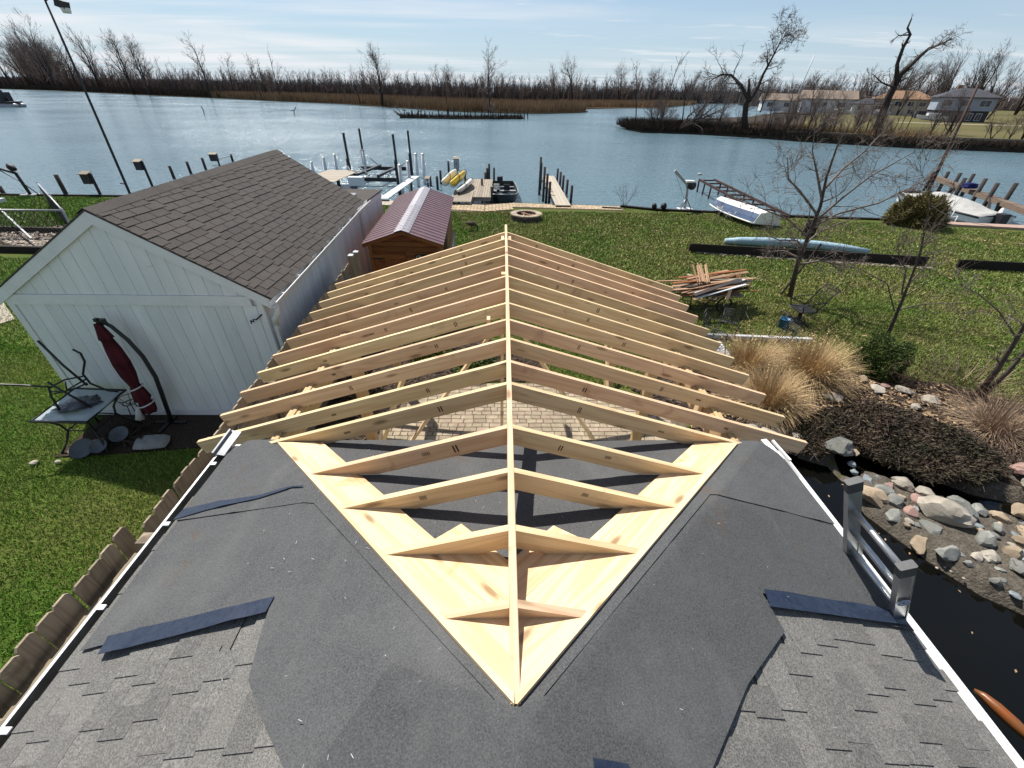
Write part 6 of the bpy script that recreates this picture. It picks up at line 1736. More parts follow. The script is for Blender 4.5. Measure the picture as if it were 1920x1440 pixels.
for k in range(20):
    y = 24.5+k*.37; x = -6.45+.045*k*.37/.37*.55; board('plank',(x-.24,y,.16),(x+.24,y,.16),.35,.05,M['pvc'],d5)
for y in (27.5,31): pile(-6.25,y,.12,.10).build('pile', M['pilewood'], d5)
mb = MB(); mb.cbox((-9.4,29.6,.15),.9,.5,.5); tag(mb.build('dock_box', M['pvc']), 'white dock box behind the lean-to roof', 'box')
# kayaks
def kayak(label, c, L, w, mat, heading, roll, pitch=0.0):
    t = thing('kayak', label, 'kayak', c)
    T = Matrix.Translation(Vector(c)) @ Matrix.Rotation(heading,4,'Z') @ Matrix.Rotation(pitch,4,'Y') @ Matrix.Rotation(roll,4,'X')
    N = 13; K = 12; vs = []
    for i in range(N):
        s = -1+2*i/(N-1); b = max(.03,(1-abs(s)**2.4))*w/2; h = .17*(.35+.65*(1-abs(s)**3)); rk = .10*abs(s)**3
        for j in range(K):
            a = 2*math.pi*j/K; vs.append(T @ Vector((s*L/2, b*math.cos(a), h*math.sin(a)*(1 if math.sin(a)<0 else .75)+rk)))
    fs = [(i*K+j,i*K+(j+1)%K,(i+1)*K+(j+1)%K,(i+1)*K+j) for i in range(N-1) for j in range(K)]+[tuple(range(K)),tuple((N-1)*K+j for j in range(K))]
    mb = MB(); mb.add(vs,fs); mb.build('hull', M[mat], t, smooth=True)
    mb = MB()
    for s in (-.25,.25):
        mb = MB(); mb.tube([T @ Vector((s*L,w*.46*math.cos(a),.19*math.sin(a))) for a in np.linspace(0,2*math.pi,14)], .018, 5)
        mb.build('strap', M['black'], t, smooth=True)
    mb = MB(); mb.tube([T @ Vector((.5*math.cos(a),.2*math.sin(a),.135)) for a in np.linspace(0,2*math.pi,16)], .02, 5); mb.build('cockpit_rim', M['black'], t, smooth=True)
kayak('yellow kayak lying on its side on the grey dock',(-2.68,27.6,.72),3.9,.88,'yellow',1.45,-.95)
kayak('white kayak under the yellow one on the grey dock',(-2.30,27.3,.36),3.9,.84,'whitehull',1.45,-.7)
kayak('white and brown kayak leaning left of the yellow kayak',(-3.25,28.4,.66),3.9,.84,'whitehull',1.45,-1.15)
# green jon boat
def boat_hull(secs, T, n=9):
    """open hull from stations (x, half beam at gunwale, half beam at bottom, gunwale z, bottom z)"""
    vs = []
    for x,bg_,bb,zg,zb in secs:
        row = []
        for u in np.linspace(0,1,n):
            k = u*2-1; a = abs(k); s = 1 if k > 0 else -1
            if a < .55: p = (x, s*bb*(a/.55), zb)
            else: t_ = (a-.55)/.45; p = (x, s*(bb+(bg_-bb)*t_), zb+(zg-zb)*t_)
            row.append(T @ Vector(p))
        vs += row
    m = len(secs)
    fs = [(i*n+j,i*n+j+1,(i+1)*n+j+1,(i+1)*n+j) for i in range(m-1) for j in range(n-1)]
    fs.append(tuple((m-1)*n+j for j in range(n))); fs.append(tuple(reversed(range(n))))
    return vs, fs
jb = thing('jon_boat', 'dark green open fishing boat moored right of the grey dock', 'boat', (-.1,29.5,-.7))
T = Matrix.Translation((-.12,29.3,-.78)) @ Matrix.Rotation(math.pi/2+.05,4,'Z')
secs = [(-2.5,.42,.25,.78,.30),(-2.2,.72,.46,.74,.08),(-1.5,.95,.66,.70,0),(0,1.02,.75,.66,0),(1.4,1.02,.78,.64,0),(2.3,.98,.76,.66,.02)]
vs, fs = boat_hull(secs, T); mb = MB(); mb.add(vs, fs); h_ = mb.build('hull', M['greenhull'], jb)
s_ = h_.modifiers.new('thickness','SOLIDIFY'); s_.thickness = .03
mb = MB(); g_ = [T @ Vector((x,b,z+.01)) for x,b,_,z,_ in secs]; g2 = [T @ Vector((x,-b,z+.01)) for x,b,_,z,_ in secs]
mb.tube(g_, .03, 6); mb.tube(g2, .03, 6); mb.tube([g_[0],g2[0]], .03, 6); mb.tube([g_[-1],g2[-1]], .03, 6); mb.build('gunwale', M['galv'], jb, smooth=True)
for x,w_ in ((-.9,1.75),(.5,1.9),(1.8,1.85)):
    mb = MB(); mb.cbox((x,0,.46),.34,w_,.05); mb.v = [T @ Vector(v) for v in mb.v]; mb.build('bench', M['galv'], jb)
mb = MB(); mb.cbox((1.9,0,.78),.10,1.7,.10); mb.cbox((1.95,.1,.95),.2,.25,.25); mb.cbox((2.45,0,.75),.3,.35,.55); mb.v = [T @ Vector(v) for v in mb.v]; mb.build('outboard', M['darksteel'], jb)
mb = MB(); mb.cbox((-1.7,.35,.72),.75,.10,.10,rot=Euler((0,0,.5)).to_matrix()); mb.cbox((-1.55,.30,.80),.2,.16,.2); mb.tube([(-1.6,.25,.8),(-1.0,.15,.85)],.03,6); mb.v = [T @ Vector(v) for v in mb.v]; mb.build('trolling_motor', M['black'], jb)
for x,y in ((-.35,.35),(-.45,-.3)):
    mb = MB(); mb.cbox((x,y,.62),.36,.36,.08); mb.cbox((x+.18,y,.80),.07,.36,.35); mb.v = [T @ Vector(v) for v in mb.v]; mb.build('seat', M['whitehull'] if y>0 else M['darksteel'], jb)

# overturned dinghy
dg = thing('dinghy', 'white and slate blue dinghy lying upside down on the lawn edge', 'boat', (11.7,22.1,0))
A_, B_ = Vector((11.15,23.75,0)), Vector((12.15,20.05,0)); ax = (B_-A_).normalized(); Lb = (B_-A_).length
T = frame(A_, ax, (0,0,1)) @ Matrix.Rotation(R(-7),4,'X') @ Matrix.Translation((0,0,.12))
def dsec(x): # half beam gunwale, chine, keel height
    t_ = x/Lb; bg_ = .80*math.sin(min(1,t_*1.35+.12)*math.pi/2)**.8; bc = bg_*.78; return bg_, bc, .50+.06*math.sin(t_*math.pi), .60
xs_ = np.linspace(0.05,Lb,13)
def skin(rows, name, mat, smooth=False):
    mb = MB(); n = len(rows[0]); vs = [T @ Vector(p) for r_ in rows for p in r_]
    fs = [(i*n+j,i*n+j+1,(i+1)*n+j+1,(i+1)*n+j) for i in range(len(rows)-1) for j in range(n-1)]
    mb.add(vs,fs); o = mb.build(name, mat, dg, smooth=smooth, fix=True); s = o.modifiers.new('thickness','SOLIDIFY'); s.thickness = .015; return o
for s in (-1,1):
    rows = []
    for x in xs_:
        bg_,bc,zc_,zk = dsec(x); fwd = .32*(1-x/Lb)**3
        rows.append([(x-fwd*.0,s*bg_,.03+.10*(1-x/Lb)**2),(x+fwd*.3,s*(bg_*.55+bc*.45),.25),(x+fwd*.8,s*bc,.44)])
    skin(rows,'side',M['bluehull'])
rows = []
for x in xs_:
    bg_,bc,zc_,zk = dsec(x); fwd = .32*(1-x/Lb)**3
    rows.append([(x+fwd*.8,-bc,.44),(x+fwd*.85,-bc*.93,.48),(x+fwd,-bc*.5,.535),(x+fwd,-bc*.46,.555),(x+fwd,0,.60),(x+fwd,bc*.46,.555),(x+fwd,bc*.5,.535),(x+fwd*.85,bc*.93,.48),(x+fwd*.8,bc,.44)])
skin(rows,'bottom',M['whitehull'])
bg_,bc,_,_ = dsec(Lb)
mb = MB(); mb.add([T @ Vector(p) for p in [(Lb,-bg_,.03),(Lb,bg_,.03),(Lb,bc,.44),(Lb,0,.60),(Lb,-bc,.44)]],[(0,1,2,3,4)]); o = mb.build('transom', M['whitehull'], dg); s = o.modifiers.new('thickness','SOLIDIFY'); s.thickness = .03
mb = MB()
for s in (-1,1): mb.tube([T @ Vector((x,s*(dsec(x)[0]+.015),.03+.10*(1-x/Lb)**2)) for x in xs_], .035, 6)
mb.tube([T @ Vector((Lb,-bg_,.03)),T @ Vector((Lb,bg_,.03))], .03, 6)
mb.tube([T @ Vector((.05,-dsec(.05)[0],.13)),T @ Vector((.05,dsec(.05)[0],.13))], .03, 6)
mb.build('rubbing_strake', M['whitehull'], dg, smooth=True)
# white lettering and a zigzag stripe on the blue side facing the house
sidev = -1
def side_pt(x, v): # point on the near blue side
    bg_,bc,_,_ = dsec(x); fwd = .32*(1-x/Lb)**3
    return T @ Vector((x+fwd*.6*v, sidev*((bg_*(1-v)+bc*v)+.012), .05+.39*v))
mb = MB()
zz = [(.35,.55),(.5,.80),(.56,.45),(.70,.85),(.78,.30),(.95,.40),(1.05,.12)]
for (a,b),(c,d) in zip(zz[:-1],zz[1:]): mb.tube([side_pt(a,b),side_pt(c,d)], .012, 4)
mb.tube([side_pt(1.4,.28),side_pt(2.3,.18)], .008, 4); mb.build('stripe', M['paint'], dg)
ctr = side_pt(1.22,.38); e1 = (side_pt(1.6,.38)-side_pt(.9,.38)).normalized(); e2 = (side_pt(1.22,.7)-side_pt(1.22,.1)).normalized()
text_obj('Surf', .26, frame(ctr+ (e1.cross(e2)).normalized()*.012, e1, e1.cross(e2)), M['paint'], dg, shear=.3, extrude=.004)
mb = MB(); q = side_pt(2.55,.35); mb.cbox(q,.05,.04,.10); mb.build('cleat', M['whitehull'], dg)
# boat winch
wc = thing('boat_winch', 'grey boat hoist with a tilted boom standing on the seawall', 'hoist', (9.57,23.35,0))
tubep('mast', [(9.55,23.40,.0),(9.50,23.40,.75),(9.40,23.40,1.25)], .065, wc, M['galv'])
mb = MB(); mb.bar((9.62,23.4,1.05),(8.60,23.4,1.88),.13,.11); mb.build('boom', M['galv'], wc)
mb = MB(); mb.tube([(9.62,23.25,1.22),(9.62,23.55,1.22)], .20, 14); mb.build('winch_drum', M['darksteel'], wc, smooth=True)
mb = MB(); mb.cbox((9.50,23.4,1.40),.42,.34,.08); mb.build('winch_cover', M['pvc'], wc)
for x,y in ((9.25,23.2),(9.85,23.15),(9.62,23.62),(9.3,23.55)): tubep('leg', [(9.52,23.4,.62),(x,y,.03)], .028, wc, M['galv'])
mb = MB(); mb.cbox((9.55,23.38,.08),.75,.40,.05); mb.build('base_plate', M['pvc'], wc)
tubep('cable', [(8.62,23.4,1.84),(9.40,23.35,.55)], .008, wc, M['black'])
# rusty rail frame running out into the water
rl_ = thing('rail_frame', 'rusty steel boat rail frame sloping out over the water behind the dinghy', 'boat rail', (14,27,-.7))
for a,b in (((13.98,32.8,.08),(13.25,22.3,.08)),((15.10,32.9,.08),(14.45,22.0,.08))):
    mb = MB(); mb.bar(a,b,.09,.13); mb.build('rail', M['steel'], rl_)
for k in range(9):
    t_ = k/8.2; a = Vector((13.98,32.8,.03)).lerp(Vector((13.25,22.3,.03)),t_); b = Vector((15.10,32.9,.03)).lerp(Vector((14.45,22.0,.03)),t_)
    mb = MB(); mb.bar(a,b,.09,.08); mb.build('crossbar', M['steel'], rl_)
    if k in (1,2,4,5,7):
        for p in (a,b): 
            mb = MB(); mb.bar((p.x,p.y,-1.4),(p.x,p.y,.05),.08,.08,upv=(0,1,0)); mb.build('leg', M['steel'], rl_)
mb = MB(); mb.bar((13.9,32.4,-1.4),(13.98,32.8,.05),.09,.09,upv=(0,1,0)); mb.build('leg', M['steel'], rl_)
# right-hand dock
d6 = thing('dock', 'brown plank dock running out beside the covered boat', 'dock', (29,28,-.7))
DA, DB = Vector((33.0,35.2,.30)), Vector((27.9,22.8,.30)); dd = (DB-DA); ds = dd.cross(Vector((0,0,1))).normalized()
for k in range(24):
    p = DA+dd*((k+.5)/24); board('plank', p-ds*.24, p+ds*.24, dd.length/24-.02,.04,M['browndock'],d6)
for s in (-.25,.25):
    board('joist', DA+ds*s-Vector((0,0,.13)), DB+ds*s-Vector((0,0,.13)), .06,.2,M['browndock'],d6)
for x,y,top in ((32.3,34.5,.65),(32.85,33.9,.72),(33.1,33.2,.74),(33.5,32.6,.78),(29.7,29.3,.95),(29.9,28.2,1.1),(29.3,26.8,1.05),(29.4,25.9,1.2)):
    pile(x,y,top,.11).build('pile', M['pilewood'], d6, smooth=True)
mb = MB(); mb.bar((28.2,25.0,-1.2),(29.2,26.6,.3),.12,.12); mb.bar((29.3,25.8,-1.2),(28.3,25.2,.3),.1,.1); mb.build('brace', M['pilewood'], d6)
tag(blob('dock_cloth', (29.9,28.9,.52), .45,.3,.22, M['navy'], 8, .5, 3, freq=3.5), 'navy blue cloth bundled on the brown dock', 'cloth')
mb = MB(); mb.tube([(27.9,24.4,-.65),(28.1,24.6,-.2),(28.3,24.8,.05)],[.10,.14,.06],10); tag(mb.build('fender', M['whitehull'], smooth=True), 'white boat fender hanging from a pile of the right dock', 'fender')
# covered runabout on the right
cb = thing('covered_boat', 'white speedboat under a grey cover moored at the right behind the bush', 'boat', (25.6,27,-.7))
a_, b_ = Vector((25.3,28.6,-.85)), Vector((25.9,22.7,-.85))
T = frame(a_, b_-a_, (0,0,1))
LL = (b_-a_).length
secs = [(0,.06,.03,1.10,.55),(.5,.42,.16,1.06,.34),(1.3,.82,.45,1.0,.16),(2.6,1.08,.78,.96,.04),(4.4,1.14,.92,.92,0),(LL,1.10,.92,.90,.02)]
vs, fs = boat_hull(secs, T); mb = MB(); mb.add(vs, fs); h_ = mb.build('hull', M['whitehull'], cb); s_ = h_.modifiers.new('thickness','SOLIDIFY'); s_.thickness = .04
mb = MB()
for s in (-1,1):
    mb.tube([T @ Vector((x,s*(b+.01),z-.03)) for x,b,_,z,_ in secs], .055, 6)
    mb.tube([T @ Vector((x,s*(b*.55+bb*.45+.02),z*.52+zb*.48)) for x,b,bb,z,zb in secs], .045, 6)
mb.build('rub_rail', M['darksteel'], cb, smooth=True)
rows = []
for i,x in enumerate(np.linspace(.5,LL+.05,15)):
    b = float(np.interp(x,[s[0] for s in secs],[s[1] for s in secs])); zg = float(np.interp(x,[s[0] for s in secs],[s[3] for s in secs]))
    hmp = .12+.42*math.exp(-((x-2.6)/.95)**2)+.30*math.exp(-((x-4.1)/.8)**2)
    rows.append([(x,b*k,zg+hmp*(1-abs(k)**1.7)+.025*math.sin(i*1.3+j*1.9)*(1-abs(k))) for j,k in enumerate(np.linspace(-1.03,1.03,11))])
mb = MB(); n = 11; mb.add([T @ Vector(p) for r_ in rows for p in r_],[(i*n+j,i*n+j+1,(i+1)*n+j+1,(i+1)*n+j) for i in range(len(rows)-1) for j in range(n-1)]); o = mb.build('cover', M['canvas'], cb, smooth=True); s_ = o.modifiers.new('thickness','SOLIDIFY'); s_.thickness = .012
mb = MB(); mb.cbox((LL+.22,0,.75),.35,.5,.7); mb.cbox((LL+.3,.0,.25),.2,.2,.8); mb.v = [T @ Vector(v) for v in mb.v]; mb.build('outdrive', M['darksteel'], cb)
mb = MB(); mb.tube([T @ Vector((.75+.32*math.cos(a),.32*math.sin(a),1.22)) for a in np.linspace(0,2*math.pi,18)], .10, 8); mb.build('tow_tube', M['black'], cb, smooth=True)
mb = MB()
for k in range(5): mb.tube([(22.3+.5*k*.6,21.3+.6*k,.05+.12*k),(22.6+.3*k,21.6+.6*k,.3+.12*k),(22.5+.32*k,22.0+.6*k,.1+.14*k)], .022, 5)
mb.tube([(21.7,21.1,.05),(22.4,22.4,.35),(24.9,27.6,.30)], .02, 5); tag(mb.build('mooring_rope', M['paint'], smooth=True), 'white mooring rope looping from the wall to the covered boat', 'rope')
# pontoon boat at the left edge
pb = thing('pontoon_boat', 'pontoon boat at the far left edge out on the water', 'boat', (-133,136,-.7))
mb = MB()
for s in (-1.1,1.1): mb.tube([(-145,137+s,-.6),(-130,137+s,-.6),(-128.6,137+s,-.2)], [.9,.9,.3], 10)
mb.build('pontoon', M['galv'], pb, smooth=True)
mb = MB(); mb.box(-145,-129.5,135.3,138.7,.3,.6); mb.build('deck', M['darksteel'], pb)
mb = MB(); mb.box(-145,-131.5,135.4,138.6,.6,2.6); mb.build('enclosure', M['darksteel'], pb)
mb = MB(); mb.bar((-129.8,137,-2.5),(-132.2,137,3.0),.5,.35); mb.build('ramp', M['darksteel'], pb)

# ================================================================== POLES
lp = thing('lamp_post', 'tall thin dark lamp post rising over the garage roof', 'lamp post', (-22,27.1,-.7))
tubep('pole', [(-22.02,27.1,-1.4),(-21.85,27.1,4),(-21.76,27.1,8.19)], [.075,.06,.045], lp, M['darksteel'])
tubep('arm', [(-21.76,27.1,8.15),(-21.5,27.1,8.28),(-21.25,27.1,8.22)], .035, lp, M['darksteel'])
mb = MB(); mb.cbox((-21.05,27.1,8.05),.42,.36,.30,rot=Euler((0,.3,0)).to_matrix()); mb.build('lamp_head', M['darksteel'], lp)
mb = MB(); mb.lathe([(.16,0),(.20,.18),(.16,.2)],(-20.98,27.1,7.72),12); mb.build('lens', M['whitehull'], lp, smooth=True)
mb = MB(); mb.bar((-22.25,27.1,.25),(-21.95,27.1,.2),.06,.06); mb.build('cleat', M['darksteel'], lp)
fl = thing('mast_pole', 'tall leaning dark steel pole at the right behind the round bush', 'pole', (21.9,23.0,-.7))
tubep('pole', [(21.9,23.0,-1.2),(21.75,23.1,2.6),(21.62,23.2,5.6)], [.085,.07,.05], fl, M['steel'])
mb = MB(); mb.cbox((22.0,22.9,.55),.28,.2,.5); mb.build('bracket', M['darksteel'], fl)
ms = thing('radio_mast', 'thin white mast with a short crossbar on the far bank', 'mast', (135.5,233.6,.5))
tubep('pole', [(135.5,233.6,.4),(137.5,233.6,20.6)], [.32,.20], ms, M['pvc'])
mb = MB(); mb.bar((132.6,233.6,9.6),(140.2,233.6,9.5),.25,.25); mb.build('crossbar', M['pvc'], ms)

# ================================================================== NEIGHBOUR'S YARD AT THE LEFT
cf = thing('chain_link_fence', 'low chain link fence with a pale top rail at the left edge', 'fence', (-21,19,0))
for a,b in (((-22.3,22.4,1.0),(-16.8,17.2,1.0)),((-16.8,17.2,1.0),(-24.5,16.9,1.0)),):
    tubep('rail', [a,b], .035, cf, M['galv'])
    mb = MB(); A_, B_ = Vector(a), Vector(b); d = B_-A_; n = int(d.length/.16)
    for k in range(n):
        p = A_+d*(k/n); q = A_+d*min(1,(k+6)/n); mb.bar((p.x,p.y,.02),(q.x,q.y,.98),.010,.010); mb.bar((p.x,p.y,.98),(q.x,q.y,.02),.010,.010)
    o = mb.build('mesh', M['darksteel'], cf); o['kind'] = 'stuff'
for x,y in ((-22.3,22.4),(-16.8,17.2),(-19.5,19.8),(-20.6,17.05)): tubep('post', [(x,y,0),(x,y,1.08)], .04, cf, M['galv'])
for a,b,lab in (((-22.8,17.9,.12),(-16.9,17.6,.12),'dark timber at the back of the gravel bed at the left edge'),((-21.5,15.4,.12),(-15.6,15.2,.12),'dark timber at the front of the gravel bed at the left edge')):
    tag(board('timber',a,b,.14,.22,M['darkwood']), lab, 'timber')
tag(board('pole',(-23.0,20.5,.8),(-17.2,15.9,.3),.06,.06,M['galv']), 'pale pole slanting across the chain link fence', 'pole')
rt = thing('covered_trailer', 'rust red cover over white boards at the left edge by the chain link fence', 'trailer', (-25,20.8,0))
mb = MB(); mb.box(-28,-23.4,19.6,21.6,.35,.5); mb.build('board', M['pvc'], rt)
mb = MB(); mb.prism([(-28,19.8),(-23.8,19.8),(-23.2,20.7),(-23.8,21.6),(-28,21.6)], .5, lambda x,y: .55+.45*max(0,1-abs(y-20.7)/1.0)); mb.build('cover', M['redscrap'], rt)

# ================================================================== BARE TREES
def grow(segs, g, p, d, L, r, lev, maxlev, o):
    """one limb as a bent tapering polyline, then its side branches"""
    n = 4 if lev < 2 else 3
    pts = [p.copy()]; rs = [r]; q = p.copy(); dd = d.copy()
    for i in range(n):
        dd = dd+Vector((g.gauss(0,1),g.gauss(0,1),g.gauss(0,1)))*o['wob']+Vector((0,0,o['up']*(1 if lev else .3)))+Vector(o.get('wind',(0,0,0)))*(.3 if lev else .08)
        dd.normalize(); q = q+dd*(L/n); pts.append(q.copy()); rs.append(r*(1-(i+1)/n*o['taper']))
    segs.append((pts,rs,lev))
    if lev >= maxlev: return
    nb = o['nb'][min(lev, len(o['nb'])-1)]
    for k in range(nb):
        t = g.uniform(o['t0'] if lev == 0 else .2, 1.0)*n; i = min(int(t),n-1); f = t-i
        bp = pts[i].lerp(pts[i+1],f); bd = (pts[i+1]-pts[i]).normalized(); br = rs[i]*(1-f)+rs[i+1]*f
        ang = g.uniform(*o['ang']); ax = bd.orthogonal().normalized(); ax.rotate(Matrix.Rotation(g.uniform(0,6.283),3,bd)); nd = bd.copy(); nd.rotate(Matrix.Rotation(ang,3,ax))
        grow(segs,g,bp,nd,L*g.uniform(*o['len'])*(1.15-.5*t/n if lev == 0 else 1),max(br*g.uniform(.45,.65),o['rmin']),lev+1,maxlev,o)
def tree_meshes(name, segs, sides, mats, split=1):
    """trunk mesh (levels below split) and crown mesh"""
    a, b = MB(), MB()
    for pts, rs, lev in segs: (a if lev < split else b).tube(pts, rs, sides[min(lev,len(sides)-1)], cap=lev == 0)
    out = []
    for nm, m_, mt in (('trunk',a,mats[0]),('crown',b,mats[1])):
        out.append(m_.mesh(nm, mt, fix=False, smooth=True) if m_.v else None)
    return out
def put_tree(name, label, loc, meshes, cat='tree', group=None, scale=1.0, rz=0.0):
    t = thing(name, label, cat, loc, group, rz); t.scale = (scale,)*3
    for nm, me in zip(('trunk','crown'), meshes):
        if me is None: continue
        o = bpy.data.objects.new(nm, me); COL.objects.link(o); o.parent = t
    return t
NEAR = dict(wob=.16, up=.06, taper=.6, nb=[11,7,5,3], t0=.3, ang=(.5,1.1), len=(.38,.62), rmin=.0022)
def limb(segs, g, pts, r0, r1, lev, o, sub=2, nb=6, Lk=.35):
    pts = [Vector(p) for p in pts]; n = len(pts)
    rs = [r0+(r1-r0)*i/(n-1) for i in range(n)]; segs.append((pts,rs,lev))
    tot = sum((b-a).length for a,b in zip(pts[:-1],pts[1:]))
    for k in range(nb):
        t = g.uniform(.15,1.0)*(n-1); i = min(int(t),n-2); f = t-i
        bp = pts[i].lerp(pts[i+1],f); bd = (pts[i+1]-pts[i]).normalized(); br = rs[i]*(1-f)+rs[i+1]*f
        ax = bd.orthogonal().normalized(); ax.rotate(Matrix.Rotation(g.uniform(0,6.283),3,bd)); nd = bd.copy(); nd.rotate(Matrix.Rotation(g.uniform(.5,1.1),3,ax))
        grow(segs,g,bp,nd,tot*Lk*g.uniform(.5,1.2),max(br*.5,o['rmin']),lev+1,lev+1+sub,o)
# the bare tree in the middle of the right lawn
g = random.Random(3); S = []
O = dict(wob=.20, up=.04, taper=.75, nb=[6,5,4,3,2], t0=.2, ang=(.5,1.2), len=(.45,.75), rmin=.0055)
L0 = (8.70,11.9,0)
def rel(pts, jit=0.0): return [(x-L0[0],(y-L0[1])+jit*i*.22,z) for i,(x,y,z) in enumerate(pts)]
limb(S,g,rel([(8.70,11.9,0),(8.52,11.9,1.0),(8.5,11.9,1.9),(8.5,11.9,2.6),(8.35,11.9,3.3),(8.3,11.9,4.0),(8.4,11.9,4.6)]),.072,.010,0,O,2,8,.16)
for pts,j in (([(8.5,11.9,1.8),(7.8,11.9,2.25),(7.0,11.9,2.5),(6.3,11.9,2.75)],.5),([(8.5,11.9,2.4),(7.7,11.9,3.0),(7.2,11.9,3.3),(6.9,11.9,3.8)],-.6),([(8.5,11.9,2.05),(9.0,11.9,2.45),(9.9,11.9,2.75),(10.4,11.9,3.1),(10.9,11.9,3.5)],-.4),([(8.4,11.9,3.0),(8.8,11.9,3.5),(9.3,11.9,3.9),(9.7,11.9,4.4)],.7),
              ([(8.5,11.9,1.6),(8.9,11.9,1.9),(9.5,11.9,2.1),(10.1,11.9,2.2)],.8),([(8.5,11.9,1.5),(8.1,11.9,1.75),(7.5,11.9,1.8),(6.9,11.9,2.0)],-.8),([(8.45,11.9,2.8),(8.1,11.9,3.4),(7.8,11.9,3.9),(7.7,11.9,4.4)],.3),([(8.5,11.9,2.2),(8.9,11.9,2.9),(9.2,11.9,3.4),(9.9,11.9,4.0)],-.8),([(8.5,11.9,1.2),(8.1,11.9,1.35),(7.7,11.9,1.25)],.9),([(8.5,11.9,1.0),(9.0,11.9,1.2),(9.5,11.9,1.15),(9.9,11.9,1.3)],-.9)):
    limb(S,g,rel(pts,j),.034,.007,1,O,2,14,.28)
put_tree('bare_tree','bare young tree with wide upswept branches on the right lawn, dark board behind it',L0,tree_meshes('t',S,[9,6,4,3],[M['bark'],M['twig']],1))
# sapling by the boxwood
g = random.Random(8); S = []; L0 = (9.2,8.75,0)
limb(S,g,rel([(9.2,8.75,0),(9.05,8.75,.9),(8.95,8.75,1.5),(8.8,8.75,2.3),(8.5,8.75,3.1),(8.2,8.75,3.7)]),.042,.005,0,O,2,7,.22)
for pts,j in (([(9.0,8.8,1.0),(8.6,8.8,1.6),(7.9,8.8,1.9),(7.3,8.8,2.0)],.5),([(9.0,8.8,1.0),(9.5,8.8,1.2),(10.2,8.8,1.25),(10.8,8.8,1.35)],-.3),([(8.95,8.8,1.4),(8.6,8.8,2.0),(8.2,8.8,2.3),(7.8,8.8,2.7)],-.6),([(8.95,8.8,1.6),(9.3,8.8,2.1),(9.6,8.8,2.4)],.6)):
    limb(S,g,rel(pts,j),.018,.003,1,O,2,8,.28)
put_tree('sapling','slim bare sapling rising right of the boxwood',L0,tree_meshes('t',S,[8,5,3],[M['bark'],M['twig']],1))
g = random.Random(18); S = []; L0 = (9.62,6.74,0)
limb(S,g,rel([(9.62,6.74,0),(9.6,6.74,.7),(9.5,6.74,1.4),(9.4,6.74,1.9),(9.3,6.74,2.5)]),.060,.012,0,O,2,5,.25)
limb(S,g,rel([(9.66,6.7,0),(9.8,6.7,.7),(9.8,6.7,1.5),(9.9,6.7,2.3)]),.050,.012,0,O,2,4,.25)
limb(S,g,rel([(9.5,6.74,1.4),(8.9,6.74,1.9),(8.4,6.74,2.2),(8.0,6.74,2.35)],.4),.02,.004,1,O,2,7,.25)
put_tree('bare_tree','leaning twin bare trunk growing out of the bleached grass at the right edge',L0,tree_meshes('t',S,[8,5,3],[M['bark'],M['twig']],1))
g = random.Random(28); S = []
for k in range(6):
    a = k*1.05; grow(S,g,Vector((0,0,0)),Vector((.5*math.cos(a),.5*math.sin(a),1)).normalized(),1.1,.012,0,2,dict(wob=.12,up=.05,taper=.7,nb=[6,3],t0=.3,ang=(.4,.9),len=(.3,.5),rmin=.004))
put_tree('bare_shrub','thin bare shrub at the seawall right of the narrow dock',(6.45,23.7,0),tree_meshes('t',S,[5,4,3],[M['bark'],M['twig']],1),'shrub')
for i,(x,y,lab) in enumerate(((9.3,6.3,'reddish brown twiggy shrub behind the bleached grass by the bare trunk'),(9.9,5.6,'reddish brown twiggy shrub right of the bleached grass'),(8.6,6.9,'thin reddish twigs at the bed edge below the sapling'),(10.4,6.2,'outer reddish twiggy shrub at the right edge of the bed'),(8.75,5.1,'brown twiggy shrub between the juniper and the bleached grass'))):
    g = random.Random(70+i); S = []
    for k in range(15):
        a = g.uniform(0,6.28); grow(S,g,Vector((g.uniform(-.35,.35),g.uniform(-.3,.3),0)),Vector((.9*math.cos(a),.9*math.sin(a),.8)).normalized(),g.uniform(.5,.95),.008,0,2,dict(wob=.16,up=.02,taper=.7,nb=[5,3],t0=.2,ang=(.4,.9),len=(.35,.6),rmin=.003))
    put_tree('twiggy_shrub',lab,(x,y,.02),tree_meshes('t',S,[4,3,3],[M['reddtwig'],M['reddtwig']],1),'shrub')
g = random.Random(38); S = []
for k in range(16):
    a = g.uniform(0,6.28); grow(S,g,Vector((g.uniform(-1.2,1.2),g.uniform(-.5,.5),0)),Vector((.4*math.cos(a),.4*math.sin(a),1)).normalized(),g.uniform(.9,1.5),.012,0,1,dict(wob=.10,up=.03,taper=.7,nb=[4],t0=.3,ang=(.3,.6),len=(.3,.5),rmin=.005))
put_tree('bare_shrub','brown twiggy shrub by the chain link fence at the left edge',(-19.6,18.6,0),tree_meshes('t',S,[5,4,3],[M['barkdark'],M['barkdark']],1),'shrub')

# ---- the two old broken trees on the far bank, limbs set one by one
O2 = dict(wob=.22, up=.03, taper=.75, nb=[6,6,5,4], t0=.2, ang=(.5,1.2), len=(.40,.7), rmin=.022)
g = random.Random(5); S = []; L0 = (42.0,84.6,-.2)
def rl2_(pts): return [(x-L0[0],(y-L0[1])+.25*((i*7)%3-1),z-L0[2]) for i,(x,y,z) in enumerate(pts)]
limb(S,g,rl2_([(42,84.6,-.2),(41.3,84.6,2.2),(41.0,84.6,4.0),(40.95,84.6,5.1)]),.52,.40,0,O2,1,0)
limb(S,g,rl2_([(41.0,84.6,4.5),(39.3,84.6,6.5),(37.2,84.6,7.9),(35.3,84.6,7.9),(34.0,84.6,7.1)]),.30,.06,1,O2,2,18,.34)
limb(S,g,rl2_([(41.1,84.6,4.6),(40.7,84.6,6.0),(40.4,84.6,7.4)]),.28,.20,0,O2,0,0)
